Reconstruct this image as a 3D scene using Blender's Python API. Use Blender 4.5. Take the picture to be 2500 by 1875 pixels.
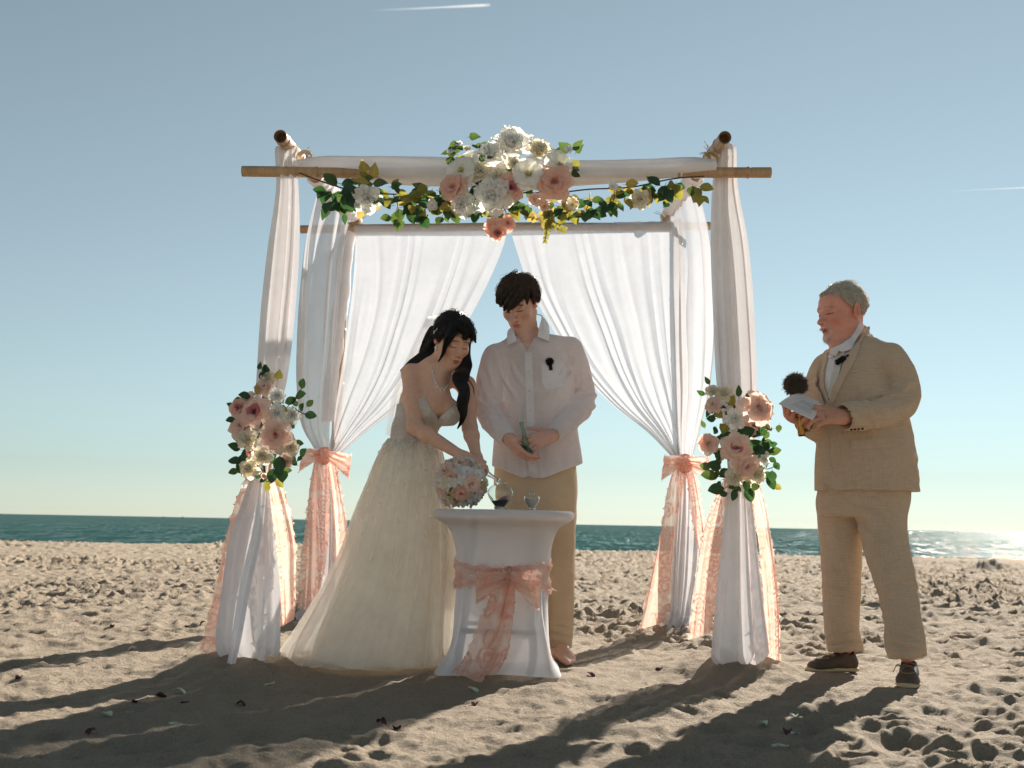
import bpy, bmesh, math, random
import numpy as np
from mathutils import Vector, Matrix

for _o in list(bpy.data.objects):
    bpy.data.objects.remove(_o)
random.seed(7)
RNG = np.random.default_rng(7)
R = math.radians
COL = bpy.context.scene.collection
SC = bpy.context.scene

# ------------------------------------------------------------------ camera
CAM_H = 0.66
FPX, CX, CY = 2712.0, 1250.0, 937.5          # focal length and centre, in photograph pixels
PITCH, ROLL = R(7.14), R(1.06)
_r0 = np.array([1.0, 0, 0]); _f = np.array([0, math.cos(PITCH), math.sin(PITCH)])
_u0 = np.array([0, -math.sin(PITCH), math.cos(PITCH)])
_r = _r0 * math.cos(ROLL) + _u0 * math.sin(ROLL)
_u = _u0 * math.cos(ROLL) - _r0 * math.sin(ROLL)
CAM_P = np.array([0, 0, CAM_H])
cam = bpy.data.cameras.new('camera')
cam.lens = FPX / 2500 * 36
cam.sensor_width = 36
cam.clip_start = 0.05
cam.clip_end = 40000
cam.dof.use_dof = True
cam.dof.focus_distance = 5.3
cam.dof.aperture_fstop = 5.0
camo = bpy.data.objects.new('camera', cam)
m = Matrix.Identity(4)
for i in range(3):
    m[i][0] = _r[i]; m[i][1] = _u[i]; m[i][2] = -_f[i]; m[i][3] = CAM_P[i]
camo.matrix_world = m
COL.objects.link(camo)
SC.camera = camo


def at(x, y, Y):
    """world point seen at photograph position x, y, standing Y metres in front of the camera"""
    d = _r * ((x - CX) / FPX) + _u * ((CY - y) / FPX) + _f
    return CAM_P + d * (Y / d[1])


PX = lambda Y: Y / FPX     # metres per photograph pixel at distance Y

# ------------------------------------------------------------------ light
SUN_AZ, SUN_EL = R(29), R(26)
SUN_DIR = np.array([math.sin(SUN_AZ) * math.cos(SUN_EL), math.cos(SUN_AZ) * math.cos(SUN_EL), math.sin(SUN_EL)])
w = bpy.data.worlds.new('World')
SC.world = w
w.use_nodes = True
nt = w.node_tree
bg = nt.nodes['Background']
sky = nt.nodes.new('ShaderNodeTexSky')
sky.sky_type = 'NISHITA'
sky.sun_disc = False
sky.sun_elevation = SUN_EL
sky.sun_rotation = SUN_AZ
sky.air_density = 1.0
sky.dust_density = 0.0
sky.ozone_density = 5.0
hs = nt.nodes.new('ShaderNodeHueSaturation')
hs.inputs['Saturation'].default_value = 0.50
hs.inputs['Hue'].default_value = 0.487
nt.links.new(sky.outputs[0], hs.inputs['Color'])
tint = nt.nodes.new('ShaderNodeMix')
tint.data_type = 'RGBA'; tint.blend_type = 'MULTIPLY'
tint.inputs[0].default_value = 1.0
tint.inputs[7].default_value = (0.775, 0.84, 0.79, 1)
nt.links.new(hs.outputs[0], tint.inputs[6])
nt.links.new(tint.outputs[2], bg.inputs['Color'])
bg.inputs['Strength'].default_value = 0.05
sl = bpy.data.lights.new('sun', 'SUN')
sl.energy = 5.0
sl.angle = R(0.55)
sl.color = (1.0, 0.93, 0.83)
slo = bpy.data.objects.new('sun', sl)
slo.rotation_euler = Vector(SUN_DIR).to_track_quat('Z', 'Y').to_euler()
slo.location = (6, 10, 8)
COL.objects.link(slo)
SC.view_settings.view_transform = 'Standard'
SC.view_settings.look = 'None'
SC.view_settings.gamma = 1
SC.view_settings.exposure = 1.25
SC.render.engine = 'CYCLES'
SC.cycles.use_denoising = True
SC.cycles.max_bounces = 12
SC.cycles.transparent_max_bounces = 24
SC.cycles.transmission_bounces = 8
SC.cycles.sample_clamp_indirect = 8


# ------------------------------------------------------------------ object helpers
def link(o, parent=None):
    COL.objects.link(o)
    if parent is not None:
        o.parent = parent
    return o


def tag(o, label=None, cat=None, group=None, kind=None):
    if label: o['label'] = label
    if cat: o['category'] = cat
    if group: o['group'] = group
    if kind: o['kind'] = kind
    return o


def empty(name, loc=(0, 0, 0)):
    o = bpy.data.objects.new(name, None)
    o.location = loc
    o.empty_display_size = 0.1
    return link(o)


def mesh_np(name, V, F, mat=None, smooth=True, cols=None, uv=None):
    """mesh from arrays; F is an (n,4) or (n,3) array, or a list of such arrays"""
    Fs = F if isinstance(F, list) else [F]
    Fs = [np.asarray(f, dtype=np.int32) for f in Fs if len(f)]
    me = bpy.data.meshes.new(name)
    V = np.asarray(V, dtype=np.float32)
    me.vertices.add(len(V)); me.vertices.foreach_set('co', V.ravel())
    idx = np.concatenate([f.ravel() for f in Fs])
    tot = np.concatenate([np.full(len(f), f.shape[1], np.int32) for f in Fs])
    st = np.concatenate([[0], np.cumsum(tot)[:-1]]).astype(np.int32)
    me.loops.add(len(idx)); me.loops.foreach_set('vertex_index', idx)
    me.polygons.add(len(tot)); me.polygons.foreach_set('loop_start', st)
    me.polygons.foreach_set('loop_total', tot)
    me.polygons.foreach_set('use_smooth', np.full(len(tot), smooth, dtype=bool))
    me.update(calc_edges=True)
    if cols is not None:
        a = me.attributes.new('Col', 'FLOAT_COLOR', 'POINT')
        c = np.ones((len(V), 4), np.float32); c[:, :3] = cols
        a.data.foreach_set('color', c.ravel())
    if uv is not None:
        l = me.uv_layers.new(name='UVMap')
        l.data.foreach_set('uv', np.asarray(uv, np.float32)[idx].ravel())
    if mat is not None:
        me.materials.append(mat)
    return me


def obj_me(name, me, parent=None, matrix=None):
    o = bpy.data.objects.new(name, me)
    link(o, parent)
    if matrix is not None:
        o.matrix_local = matrix
    return o


class MB:
    """collects shapes into one mesh"""
    def __init__(s):
        s.V = []; s.Q = []; s.T = []; s.UV = []; s.n = 0

    def put(s, V, Q=None, T=None, uv=None):
        V = np.asarray(V, float)
        s.V.append(V)
        s.UV.append(np.zeros((len(V), 2)) if uv is None else np.asarray(uv, float))
        if Q is not None and len(Q): s.Q.append(np.asarray(Q, np.int64) + s.n)
        if T is not None and len(T): s.T.append(np.asarray(T, np.int64) + s.n)
        s.n += len(V)
        return s

    def grid(s, P, wrap=False, uv=None):
        """P[i,j,3]; wrap closes j"""
        a, b = P.shape[:2]
        i, j = np.meshgrid(np.arange(a - 1), np.arange(b if wrap else b - 1), indexing='ij')
        j2 = (j + 1) % b
        q = np.stack([i * b + j, i * b + j2, (i + 1) * b + j2, (i + 1) * b + j], -1).reshape(-1, 4)
        if uv is None:
            uu, vv = np.meshgrid(np.linspace(0, 1, a), np.linspace(0, 1, b), indexing='ij')
            uv = np.stack([vv, uu], -1)
        return s.put(P.reshape(-1, 3), q, uv=np.asarray(uv).reshape(-1, 2))

    def tube(s, pts, rad, seg=10, caps=True, squash=None):
        P = tube_pts(np.asarray(pts, float), rad, seg)
        n0 = s.n
        s.grid(P, wrap=True)
        if caps:
            a, b = P.shape[:2]
            for row, flip in ((0, True), (a - 1, False)):
                c = P[row].mean(0)
                k = s.n
                s.put([c])
                r = n0 + row * b + np.arange(b)
                r2 = np.roll(r, -1)
                t = np.stack([r2, r, np.full(b, k)], 1) if flip else np.stack([r, r2, np.full(b, k)], 1)
                s.T.append(t)
        return s

    def box(s, c, h, M=None):
        c = np.asarray(c, float); h = np.asarray(h, float)
        v = np.array([[x, y, z] for x in (-1, 1) for y in (-1, 1) for z in (-1, 1)], float) * h
        if M is not None: v = v @ np.asarray(M, float).T
        return s.put(v + c, [[0, 1, 3, 2], [4, 6, 7, 5], [0, 4, 5, 1], [2, 3, 7, 6], [0, 2, 6, 4], [1, 5, 7, 3]])

    def lathe(s, prof, seg=24, c=(0, 0, 0), M=None):
        """prof: list of (r, z)"""
        prof = np.asarray(prof, float)
        a = np.linspace(0, 2 * math.pi, seg, endpoint=False)
        P = np.stack([prof[:, 0:1] * np.cos(a), prof[:, 0:1] * np.sin(a), np.repeat(prof[:, 1:2], seg, 1)], -1)
        if M is not None: P = P @ np.asarray(M, float).T
        return s.grid(P + np.asarray(c, float), wrap=True)

    def ball(s, c, r, seg=12, rings=8, M=None):
        r = np.ones(3) * np.asarray(r, float)
        t = np.linspace(0, math.pi, rings + 1)
        a = np.linspace(0, 2 * math.pi, seg, endpoint=False)
        P = np.stack([np.sin(t)[:, None] * np.cos(a), np.sin(t)[:, None] * np.sin(a), np.repeat(np.cos(t)[:, None], seg, 1)], -1) * r
        if M is not None: P = P @ np.asarray(M, float).T
        return s.grid(P + np.asarray(c, float), wrap=True)

    def mesh(s, name, mat, smooth=True):
        F = []
        if s.Q: F.append(np.concatenate(s.Q))
        if s.T: F.append(np.concatenate(s.T))
        return mesh_np(name, np.concatenate(s.V), F, mat, smooth, uv=np.concatenate(s.UV))

    def build(s, name, mat, parent=None, smooth=True):
        return obj_me(name, s.mesh(name, mat, smooth), parent)


def rotm(axis, a): return Matrix.Rotation(a, 4, axis)


def aim(d, roll=0.0):
    """rotation taking +Z to direction d"""
    return Vector(d).to_track_quat('Z', 'Y').to_matrix().to_4x4() @ rotm('Z', roll)


def frames(P):
    """tangent and two normals along a polyline"""
    T = np.gradient(P, axis=0)
    T /= np.linalg.norm(T, axis=1, keepdims=True) + 1e-12
    ref = np.array([0, 0, 1.0]) if abs(T[0, 2]) < 0.8 else np.array([1.0, 0, 0])
    N = np.zeros_like(P)
    n = ref - T[0] * (ref @ T[0])
    for i in range(len(P)):
        n = n - T[i] * (n @ T[i]); n /= np.linalg.norm(n) + 1e-12
        N[i] = n
    return T, N, np.cross(T, N)


def tube_pts(P, rad, seg):
    T, N, B = frames(P)
    rad = np.broadcast_to(np.asarray(rad, float), (len(P),))
    a = np.linspace(0, 2 * math.pi, seg, endpoint=False)
    return P[:, None] + rad[:, None, None] * (np.cos(a)[None, :, None] * N[:, None] + np.sin(a)[None, :, None] * B[:, None])


def spline(pts, n):
    """Catmull-Rom through pts, n samples; works on any number of columns"""
    P = np.asarray(pts, float)
    if len(P) == 2:
        t = np.linspace(0, 1, n)[:, None]
        return P[0] * (1 - t) + P[1] * t
    d = np.concatenate([[0], np.cumsum(np.linalg.norm(np.diff(P[:, :3], axis=0), axis=1) + 1e-9)])
    E = np.vstack([2 * P[0] - P[1], P, 2 * P[-1] - P[-2]])
    s_ = np.linspace(0, d[-1], n)
    k = np.clip(np.searchsorted(d, s_, side='right') - 1, 0, len(P) - 2)
    t = ((s_ - d[k]) / (d[k + 1] - d[k]))[:, None]
    p0, p1, p2, p3 = E[k], E[k + 1], E[k + 2], E[k + 3]
    return 0.5 * (2 * p1 + (p2 - p0) * t + (2 * p0 - 5 * p1 + 4 * p2 - p3) * t ** 2 + (3 * p1 - p0 - 3 * p2 + p3) * t ** 3)


_NT = np.random.default_rng(3).random((32, 32, 32)).astype(np.float32) * 2 - 1


def noise3(p, scale=1.0, off=0.0):
    """value noise in -1..1 for points p[...,3]; scale is the feature size in metres"""
    q = np.asarray(p, np.float32) / np.float32(scale) + np.float32(off)
    i = np.floor(q).astype(np.int32)
    f = q - i
    f = f * f * (3 - 2 * f)
    i &= 31
    j = (i + 1) & 31
    x, y, z = f[..., 0], f[..., 1], f[..., 2]
    g = lambda a, b, c: _NT[a, b, c]
    ix, iy, iz, jx, jy, jz = i[..., 0], i[..., 1], i[..., 2], j[..., 0], j[..., 1], j[..., 2]
    a = g(ix, iy, iz) * (1 - x) + g(jx, iy, iz) * x
    b = g(ix, jy, iz) * (1 - x) + g(jx, jy, iz) * x
    c = g(ix, iy, jz) * (1 - x) + g(jx, iy, jz) * x
    d = g(ix, jy, jz) * (1 - x) + g(jx, jy, jz) * x
    return (a * (1 - y) + b * y) * (1 - z) + (c * (1 - y) + d * y) * z


def noise2(x, y, scale, off=0.0):
    return noise3(np.stack([x, y, np.zeros_like(x)], -1), scale, off)


# ------------------------------------------------------------------ material helpers
class NB:
    """small node-tree builder"""
    def __init__(s, name):
        s.m = bpy.data.materials.new(name)
        s.m.use_nodes = True
        s.t = s.m.node_tree
        s.t.nodes.clear()
        s.out = s.t.nodes.new('ShaderNodeOutputMaterial')

    def n(s, typ, **kw):
        nd = s.t.nodes.new('ShaderNode' + typ)
        for k, v in kw.items():
            if k.startswith('_'):
                setattr(nd, k[1:], v)
        for k, v in kw.items():
            if k.startswith('_'): continue
            key = k.replace('__', ' ')
            if key.isdigit() or (key[0] == 'i' and key[1:].isdigit()):
                key = int(key.strip('i'))
            s.set(nd.inputs[key], v)
        return nd

    def set(s, sock, v):
        if isinstance(v, bpy.types.NodeSocket): s.t.links.new(v, sock)
        elif isinstance(v, bpy.types.Node): s.t.links.new(v.outputs[0], sock)
        else:
            if isinstance(v, (tuple, list)) and len(v) == 3 and sock.type == 'RGBA': v = (*v, 1)
            sock.default_value = v

    def obj(s): return s.n('TexCoord').outputs['Object']
    def uv(s): return s.n('TexCoord').outputs['UV']
    def gen(s): return s.n('NewGeometry').outputs['Position']

    def noise(s, scale, detail=3, rough=.55, vec=None):
        nd = s.n('TexNoise', Scale=scale, Detail=detail, Roughness=rough)
        s.set(nd.inputs['Vector'], vec if vec is not None else s.obj())
        return nd.outputs[0]

    def ramp(s, fac, stops):
        nd = s.n('ValToRGB')
        s.set(nd.inputs[0], fac)
        el = nd.color_ramp.elements
        while len(el) < len(stops): el.new(.5)
        for e, (p, c) in zip(el, stops):
            e.position = p; e.color = (*c, 1) if len(c) == 3 else c
        return nd.outputs[0]

    def math(s, op, a, b=0.0, c=0.0):
        nd = s.n('Math', _operation=op)
        s.set(nd.inputs[0], a); s.set(nd.inputs[1], b); s.set(nd.inputs[2], c)
        return nd.outputs[0]

    def mix(s, f, a, b, blend='MIX'):
        nd = s.n('Mix', _data_type='RGBA', _blend_type=blend)
        s.set(nd.inputs[0], f); s.set(nd.inputs[6], a); s.set(nd.inputs[7], b)
        return nd.outputs[2]

    def bump(s, h, strength=.3, dist=.01, normal=None):
        nd = s.n('Bump', Strength=strength, Distance=dist, Height=h)
        if normal is not None: s.set(nd.inputs['Normal'], normal)
        return nd.outputs[0]

    def mapping(s, vec, scale=(1, 1, 1), rot=(0, 0, 0)):
        nd = s.n('Mapping', Vector=vec)
        nd.inputs['Scale'].default_value = scale
        nd.inputs['Rotation'].default_value = rot
        return nd.outputs[0]

    def finish(s, sh):
        s.set(s.out.inputs[0], sh)
        return s.m


def pbr(name, base, rough=.6, bump=None, var=0.12, vscale=8.0, metallic=0.0, spec=.5, **extra):
    """plain procedural material: base colour with slow variation and fine relief"""
    b = NB(name)
    nz = b.noise(vscale, 4)
    lo = tuple(max(0, c * (1 - var)) for c in base); hi = tuple(c * (1 + var) for c in base)
    col = b.ramp(nz, [(.3, lo), (.7, hi)])
    p = b.n('BsdfPrincipled', Base__Color=col, Roughness=rough, Metallic=metallic)
    p.inputs['Specular IOR Level'].default_value = spec
    for k, v in extra.items():
        b.set(p.inputs[k.replace('__', ' ')], v)
    if bump:
        b.set(p.inputs['Normal'], b.bump(b.noise(bump[0], 4), bump[1], bump[2]))
    return b.finish(p)


def cloth_mat(name, base, opacity=1.0, trans=.45, weave=900.0, rough=.9, var=.05, bumpk=.15, colvar=None):
    """woven cloth: reflects, lets light through, and may be sheer"""
    b = NB(name)
    o = b.obj()
    nz = b.noise(5, 4, .6, o)
    lo = tuple(c * (1 - var) for c in base); hi = tuple(min(1, c * (1 + var)) for c in base)
    col = b.ramp(nz, [(.3, lo), (.7, hi)])
    wv = b.noise(weave, 2, .5, o)
    nrm = b.bump(b.math('ADD', wv, b.math('MULTIPLY', b.noise(40, 3, .6, o), 2.0)), bumpk, .003)
    d = b.n('BsdfDiffuse', Color=col, Normal=nrm)
    t = b.n('BsdfTranslucent', Color=col, Normal=nrm)
    sh = b.n('MixShader', Fac=trans, i1=d, i2=t) if False else b.n('MixShader')
    b.set(sh.inputs[0], trans); b.set(sh.inputs[1], d.outputs[0]); b.set(sh.inputs[2], t.outputs[0])
    res = sh
    if opacity < 1:
        tr = b.n('BsdfTransparent')
        mx = b.n('MixShader')
        # threads: sheerness varies a little over the cloth
        f = b.math('MULTIPLY_ADD', b.noise(14, 3, .6, o), .16, opacity - .08)
        b.set(mx.inputs[0], f); b.set(mx.inputs[1], tr.outputs[0]); b.set(mx.inputs[2], sh.outputs[0])
        res = mx
    return b.finish(res.outputs[0])

# ------------------------------------------------------------------ sand, sea, sky marks
MOUNDS = [(-1.215, 5.12, .30, .085), (1.03, 5.30, .36, .10), (-1.22, 7.1, .4, .10), (1.08, 7.15, .42, .13), (8.4, 19.6, .42, .20),
          (-0.03, 4.9, .5, .03)]
FLATS = [(-0.02, 5.0, .55), (.26, 5.5, .35), (1.62, 5.1, .6), (-.55, 5.4, .8)]


def sand_height(x, y):
    h = 0.024 * noise2(x, y, 2.3, 3.1) + 0.011 * noise2(x, y, .8, 7.7)
    # footprints: one or two dents per cell, near ones evaluated from the nine cells around
    rng = np.random.default_rng(11)
    N = 256
    tab = rng.random((N, N, 6)).astype(np.float32)
    calm = np.clip(.95 + .7 * noise2(x, y, 2.6, 15.0), .45, 1.25)
    for fx, fy, fr in FLATS:
        calm = calm * (1 - .8 * np.exp(-((x - fx) ** 2 + (y - fy) ** 2) / (2 * fr * fr)))
    near = np.clip((y - 5.5) / 3.0, 0, 1); near = near * near * (3 - 2 * near)
    right = np.clip((x - .2) / 1.2, 0, 1) * (1 - near)
    calm = calm * (.22 + .78 * near + .30 * right)
    for C, dep, off in ((.36, .050, 0), (.21, .042, 91), (.125, .020, 57)):
        gx = np.floor(x / C).astype(int); gy = np.floor(y / C).astype(int)
        for dx in (-1, 0, 1):
            for dy in (-1, 0, 1):
                t = tab[(gx + dx + off) % N, (gy + dy + off * 3) % N]
                px = (gx + dx + .1 + .8 * t[..., 0]) * C; py = (gy + dy + .1 + .8 * t[..., 1]) * C
                a = t[..., 2] * 6.283
                ca, sa = np.cos(a), np.sin(a)
                lx = (x - px) * ca + (y - py) * sa; ly = -(x - px) * sa + (y - py) * ca
                L = C * (.25 + .17 * t[..., 3]); W = L * (.48 + .3 * t[..., 5])
                r2 = (lx / L) ** 2 + (ly / W) ** 2
                k = t[..., 4]
                h -= dep * calm * (.35 + .9 * k) * np.where(k > .25, 1, 0) * (np.exp(-r2 * r2 * .8) - .55 * np.exp(-((np.sqrt(r2) - 1.45) / .42) ** 2))
    rid = 1 - np.abs(noise2(x, y, .31, 21.0))
    drag = noise2(x * .35 + .15 * y, y, .10, 12.0)
    h += .007 * drag * (1 - .6 * near)
    h += .012 * (rid - .5) * (.4 + .6 * calm) + .007 * noise2(x, y, .11, 2.0) + .0055 * noise2(x, y, .045, 9.0) + .0024 * noise2(x, y, .02, 5.0)
    lump = noise2(x, y, .05, 31.0)
    h += .010 * np.clip(lump - .55, 0, 1) * 2
    for mx, my, mr, mh in MOUNDS:
        h += mh * np.exp(-((x - mx) ** 2 + (y - my) ** 2) / (2 * (mr * .55) ** 2)) * (1 + .25 * noise2(x, y, .12, 1.5))
    # the berm falls away to the water
    edge = 25.5 + 1.2 * noise2(x, y * 0, 5.0, 4.0)
    h = h - np.clip((y - edge), 0, None) * .07 + .05 * np.exp(-((y - edge + 1.2) / 1.6) ** 2)
    return h


def build_sand():
    nr, nc = 820, 800
    ys = 1.3 * (46 / 1.3) ** np.linspace(0, 1, nr)
    ts = np.linspace(-.78, .78, nc)
    y = np.repeat(ys[:, None], nc, 1); x = ys[:, None] * ts[None, :]
    z = sand_height(x, y)
    b = NB('sand_material')
    pos = b.gen()
    n1 = b.noise(1.3, 4, .6, pos); n2 = b.noise(420, 3, .7, pos); n3 = b.noise(60, 4, .65, pos)
    col = b.ramp(n1, [(.25, (.32, .255, .185)), (.75, (.43, .345, .255))])
    col = b.mix(.45, col, b.ramp(n2, [(.3, (.20, .152, .105)), (.5, (.39, .31, .23)), (.75, (.62, .53, .415))]))
    spk = b.ramp(b.noise(160, 2, .5, pos), [(.0, (.6, .6, .6)), (.36, (.75, .75, .75)), (.45, (1, 1, 1))])
    col = b.mix(1.0, col, spk, 'MULTIPLY')
    nrm = b.bump(b.math('ADD', b.math('MULTIPLY', n3, 1.0), b.math('MULTIPLY', n2, .35)), 1.0, .020)
    p = b.n('BsdfPrincipled', Base__Color=col, Roughness=.95, Normal=nrm)
    p.inputs['Specular IOR Level'].default_value = .15
    m = b.finish(p)
    mb = MB(); mb.grid(np.stack([x, y, z], -1))
    # the beach going on around and behind, as a coarser skirt of the same sheet
    bx = np.array([-70, -30, -12, -4, 0, 4, 12, 30, 70.]); by = np.array([-60, -25, -8, -2, 1.2, 3, 8, 16, 26.0, 46])
    X, Y = np.meshgrid(bx, by)
    Z = -.12 - np.clip(Y - 25.5, 0, None) * .07
    mb.grid(np.stack([X, Y, Z], -1))
    o = mb.build('sand', m)
    tag(o, 'trampled pale beach sand with footprints', kind='structure')


build_sand()


def build_sea():
    b = NB('sea_material')
    pos = b.gen()
    wv = b.mapping(pos, (.35, 1, 1))
    n1 = b.noise(.9, 5, .62, wv); n2 = b.noise(4.0, 3, .6, wv); n3 = b.noise(.12, 3, .6, b.mapping(pos, (.2, 1, 1)))
    col = b.ramp(n3, [(.3, (.018, .056, .055)), (.7, (.028, .080, .075))])
    yy = b.n('SeparateXYZ', Vector=pos).outputs[1]
    shoal = b.n('MapRange', Value=yy); shoal.inputs[1].default_value = 52; shoal.inputs[2].default_value = 84
    col = b.mix(shoal.outputs[0], (.008, .050, .034), col)
    n4 = b.noise(.16, 3, .6, wv)
    nrm = b.bump(b.math('ADD', b.math('ADD', n1, b.math('MULTIPLY', n4, 3.0)), b.math('MULTIPLY', n2, .22)), 1.0, .7)
    df = b.n('BsdfDiffuse', Color=col, Normal=nrm)
    gl = b.n('BsdfAnisotropic', Color=(.9, .95, .95), Roughness=.06, Normal=nrm)
    mx = b.n('MixShader'); n5 = b.noise(1.0, 4, .7, b.mapping(pos, (1.6, .09, 1)))
    b.set(mx.inputs[0], b.math('MULTIPLY', b.ramp(n5, [(.50, (.10, .10, .10)), (.64, (1, 1, 1))]), .5)); b.set(mx.inputs[1], df.outputs[0]); b.set(mx.inputs[2], gl.outputs[0])
    m = b.finish(mx.outputs[0])
    nr, nc = 300, 220
    ys = np.concatenate([30 * (500 / 30) ** np.linspace(0, 1, nr), [800, 1500, 4000, 12000, 30000]])
    ts = np.linspace(-1.2, 1.2, nc)
    y = np.repeat(ys[:, None], nc, 1); x = ys[:, None] * ts
    amp = np.clip(1 - y / 450, 0, 1)
    ph = y / 9.0 + .6 * noise2(x, y, 24.0, 2.0)
    z = -1.45 + amp * (.12 * noise2(x * .4, y, 5.0, 1.0) + .06 * noise2(x * .6, y, 1.7, 6.0))
    z += amp * .10 * np.clip(np.sin(ph * 2 * math.pi), 0, 1) ** 2
    z += .55 * np.exp(-((y - 57 - 2 * noise2(x, y * 0, 16, 8.0)) / 2.6) ** 2) * np.clip(.55 - x / 40, .15, 1.0)
    mb = MB(); mb.grid(np.stack([x, y, z], -1))
    tag(mb.build('sea', m), 'calm teal sea up to the horizon', kind='structure')


build_sea()

# contrails: long thin sheets of ice cloud high over the sea
def contrail(name, x0, y0, x1, y1, Y, w0, w1, label, fade):
    b = NB(name + '_vapour')
    u = b.n('SeparateXYZ', Vector=b.uv())
    n = b.noise(9, 4, .7, b.mapping(b.uv(), (14, 1, 1)))
    a = b.math('MULTIPLY', b.ramp(u.outputs[0], [(0, (0, 0, 0)), (fade, (.25, .25, .25)), (.93, (.95, .95, .95)), (1, (.3, .3, .3))]), b.ramp(n, [(.2, (.5, .5, .5)), (.7, (1, 1, 1))]))
    v = b.ramp(u.outputs[1], [(0, (0, 0, 0)), (.5, (1, 1, 1)), (1, (0, 0, 0))])
    a = b.math('MULTIPLY', a, .30)
    d = b.n('BsdfDiffuse', Color=(.95, .95, .95)); t = b.n('BsdfTranslucent', Color=(.95, .95, .95))
    s = b.n('MixShader'); b.set(s.inputs[0], .5); b.set(s.inputs[1], d.outputs[0]); b.set(s.inputs[2], t.outputs[0])
    mx = b.n('MixShader'); b.set(mx.inputs[0], a); b.set(mx.inputs[1], b.n('BsdfTransparent').outputs[0]); b.set(mx.inputs[2], s.outputs[0])
    mat = b.finish(mx.outputs[0])
    p0, p1 = at(x0, y0, Y), at(x1, y1, Y)
    n = 60
    t = np.linspace(0, 1, n)[:, None]
    P = p0 * (1 - t) + p1 * t
    ww = (w0 + (w1 - w0) * t[:, 0])
    wob = noise3(P, 260.0)[:, None] * np.array([0, 0, 1.0]) * w1 * .12
    T = tube_pts(P + wob, ww * (1 + .25 * noise3(P, 90.0)), 10)
    mb = MB()
    U = np.stack([np.repeat(t, 10, 1), np.repeat(np.linspace(0, 1, 10)[None], n, 0)], -1)
    mb.grid(T, wrap=True, uv=U)
    o = mb.build('contrail', mat)
    tag(o, label, 'contrail')


contrail('long', 905, 26, 1197, 12, 6000, 5, 8.5, 'short bright contrail at the top of the sky above the arbour', .3)
contrail('faint', 2290, 468, 2640, 452, 6000, 3, 4.5, 'thin faint contrail in the sky on the right', .35)

# two fishing boats far out, a few pixels each
def boat(x, Y, L, label):
    p = at(x, 1262, Y); z = -1.45
    root = empty('boat', (p[0], Y, z))
    tag(root, label, 'boat', 'boats on the horizon')
    s = L / 2
    sec = [(-1, .55, .9), (-.6, .8, .75), (0, .9, .7), (.6, .7, .85), (1, .05, 1.15)]
    rows = []
    for t, wv, hz in sec:
        rows.append([[t * s, -wv * s * .3, hz * s * .22], [t * s * .96, 0, -.3], [t * s, wv * s * .3, hz * s * .22]])
    mb = MB(); mb.grid(np.array(rows, float)); mb.grid(np.array(rows, float)[:, [0, 2]])
    mb.build('hull', BOATM, root)
    mb = MB(); mb.box((-.15 * s, 0, .38 * s), (.22 * s, .16 * s, .2 * s)); mb.build('cabin', BOATM, root, False)
    mb = MB(); mb.tube([(.1 * s, 0, .2 * s), (.1 * s, 0, .95 * s)], .02 * s, 6); mb.build('mast', BOATM, root)


BOATM = pbr('boat_paint', (.10, .12, .14), .6)
boat(400, 3200, 11, 'tiny dark boat on the horizon, nearer the frame edge of two')
boat(446, 3600, 14, 'tiny dark boat on the horizon, nearer the arbour of two')

# ------------------------------------------------------------------ arbour of bamboo
def bamboo_mat():
    b = NB('bamboo')
    o = b.obj()
    n = b.noise(3, 4, .6, o); f = b.noise(60, 3, .6, b.mapping(o, (1, 1, .05)))
    col = b.ramp(n, [(.3, (.36, .205, .095)), (.7, (.52, .33, .17))])
    col = b.mix(.35, col, b.ramp(f, [(.3, (.22, .12, .05)), (.7, (.60, .41, .23))]))
    p = b.n('BsdfPrincipled', Base__Color=col, Roughness=.42, Normal=b.bump(f, .15, .003))
    return b.finish(p)


BAMBOO = bamboo_mat()
BAMBOO_IN = pbr('bamboo_hollow', (.16, .085, .04), .8)
TWINE = pbr('twine', (.55, .42, .27), .95, (300, .5, .003))


def pole(name, a, b, r, parent, nodes=.36, hollow=True, off=.2):
    """bamboo culm with swollen node rings and open ends"""
    a = np.asarray(a, float); b = np.asarray(b, float)
    L = np.linalg.norm(b - a)
    t = [0.0, L]; rr = {0.0: 1.0, L: 1.0}
    k = off
    while k < L - .02:
        for dz, f in ((-.018, .99), (-.008, 1.0), (-.004, 1.10), (0, 1.13), (.004, 1.08), (.007, .95), (.02, .99)):
            if 0 < k + dz < L: rr[k + dz] = f
        k += nodes * (.85 + .3 * random.random())
    for q in np.linspace(0, L, int(L / .12) + 2): rr.setdefault(float(q), 1.0)
    ts = np.array(sorted(rr)); rad = np.array([rr[q] for q in ts]) * r
    P = a + (b - a) * (ts / L)[:, None]
    P = P + .006 * np.stack([noise3(P, .7, 1), noise3(P, .7, 5), noise3(P, .7, 9)], -1)
    mb = MB(); mb.tube(P, rad, 16, caps=False)
    o = mb.build(name, BAMBOO, parent)
    d = (b - a) / L
    for e, s in ((P[0], 1), (P[-1], -1)):
        q = np.array([e, e + d * s * .001, e + d * s * .05, e + d * s * .051])
        m2 = MB(); m2.tube(q, np.array([1.0, .8, .78, .01]) * r, 16, caps=False)
        m2.build('cut_end', BAMBOO_IN, o)
    return o


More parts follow.
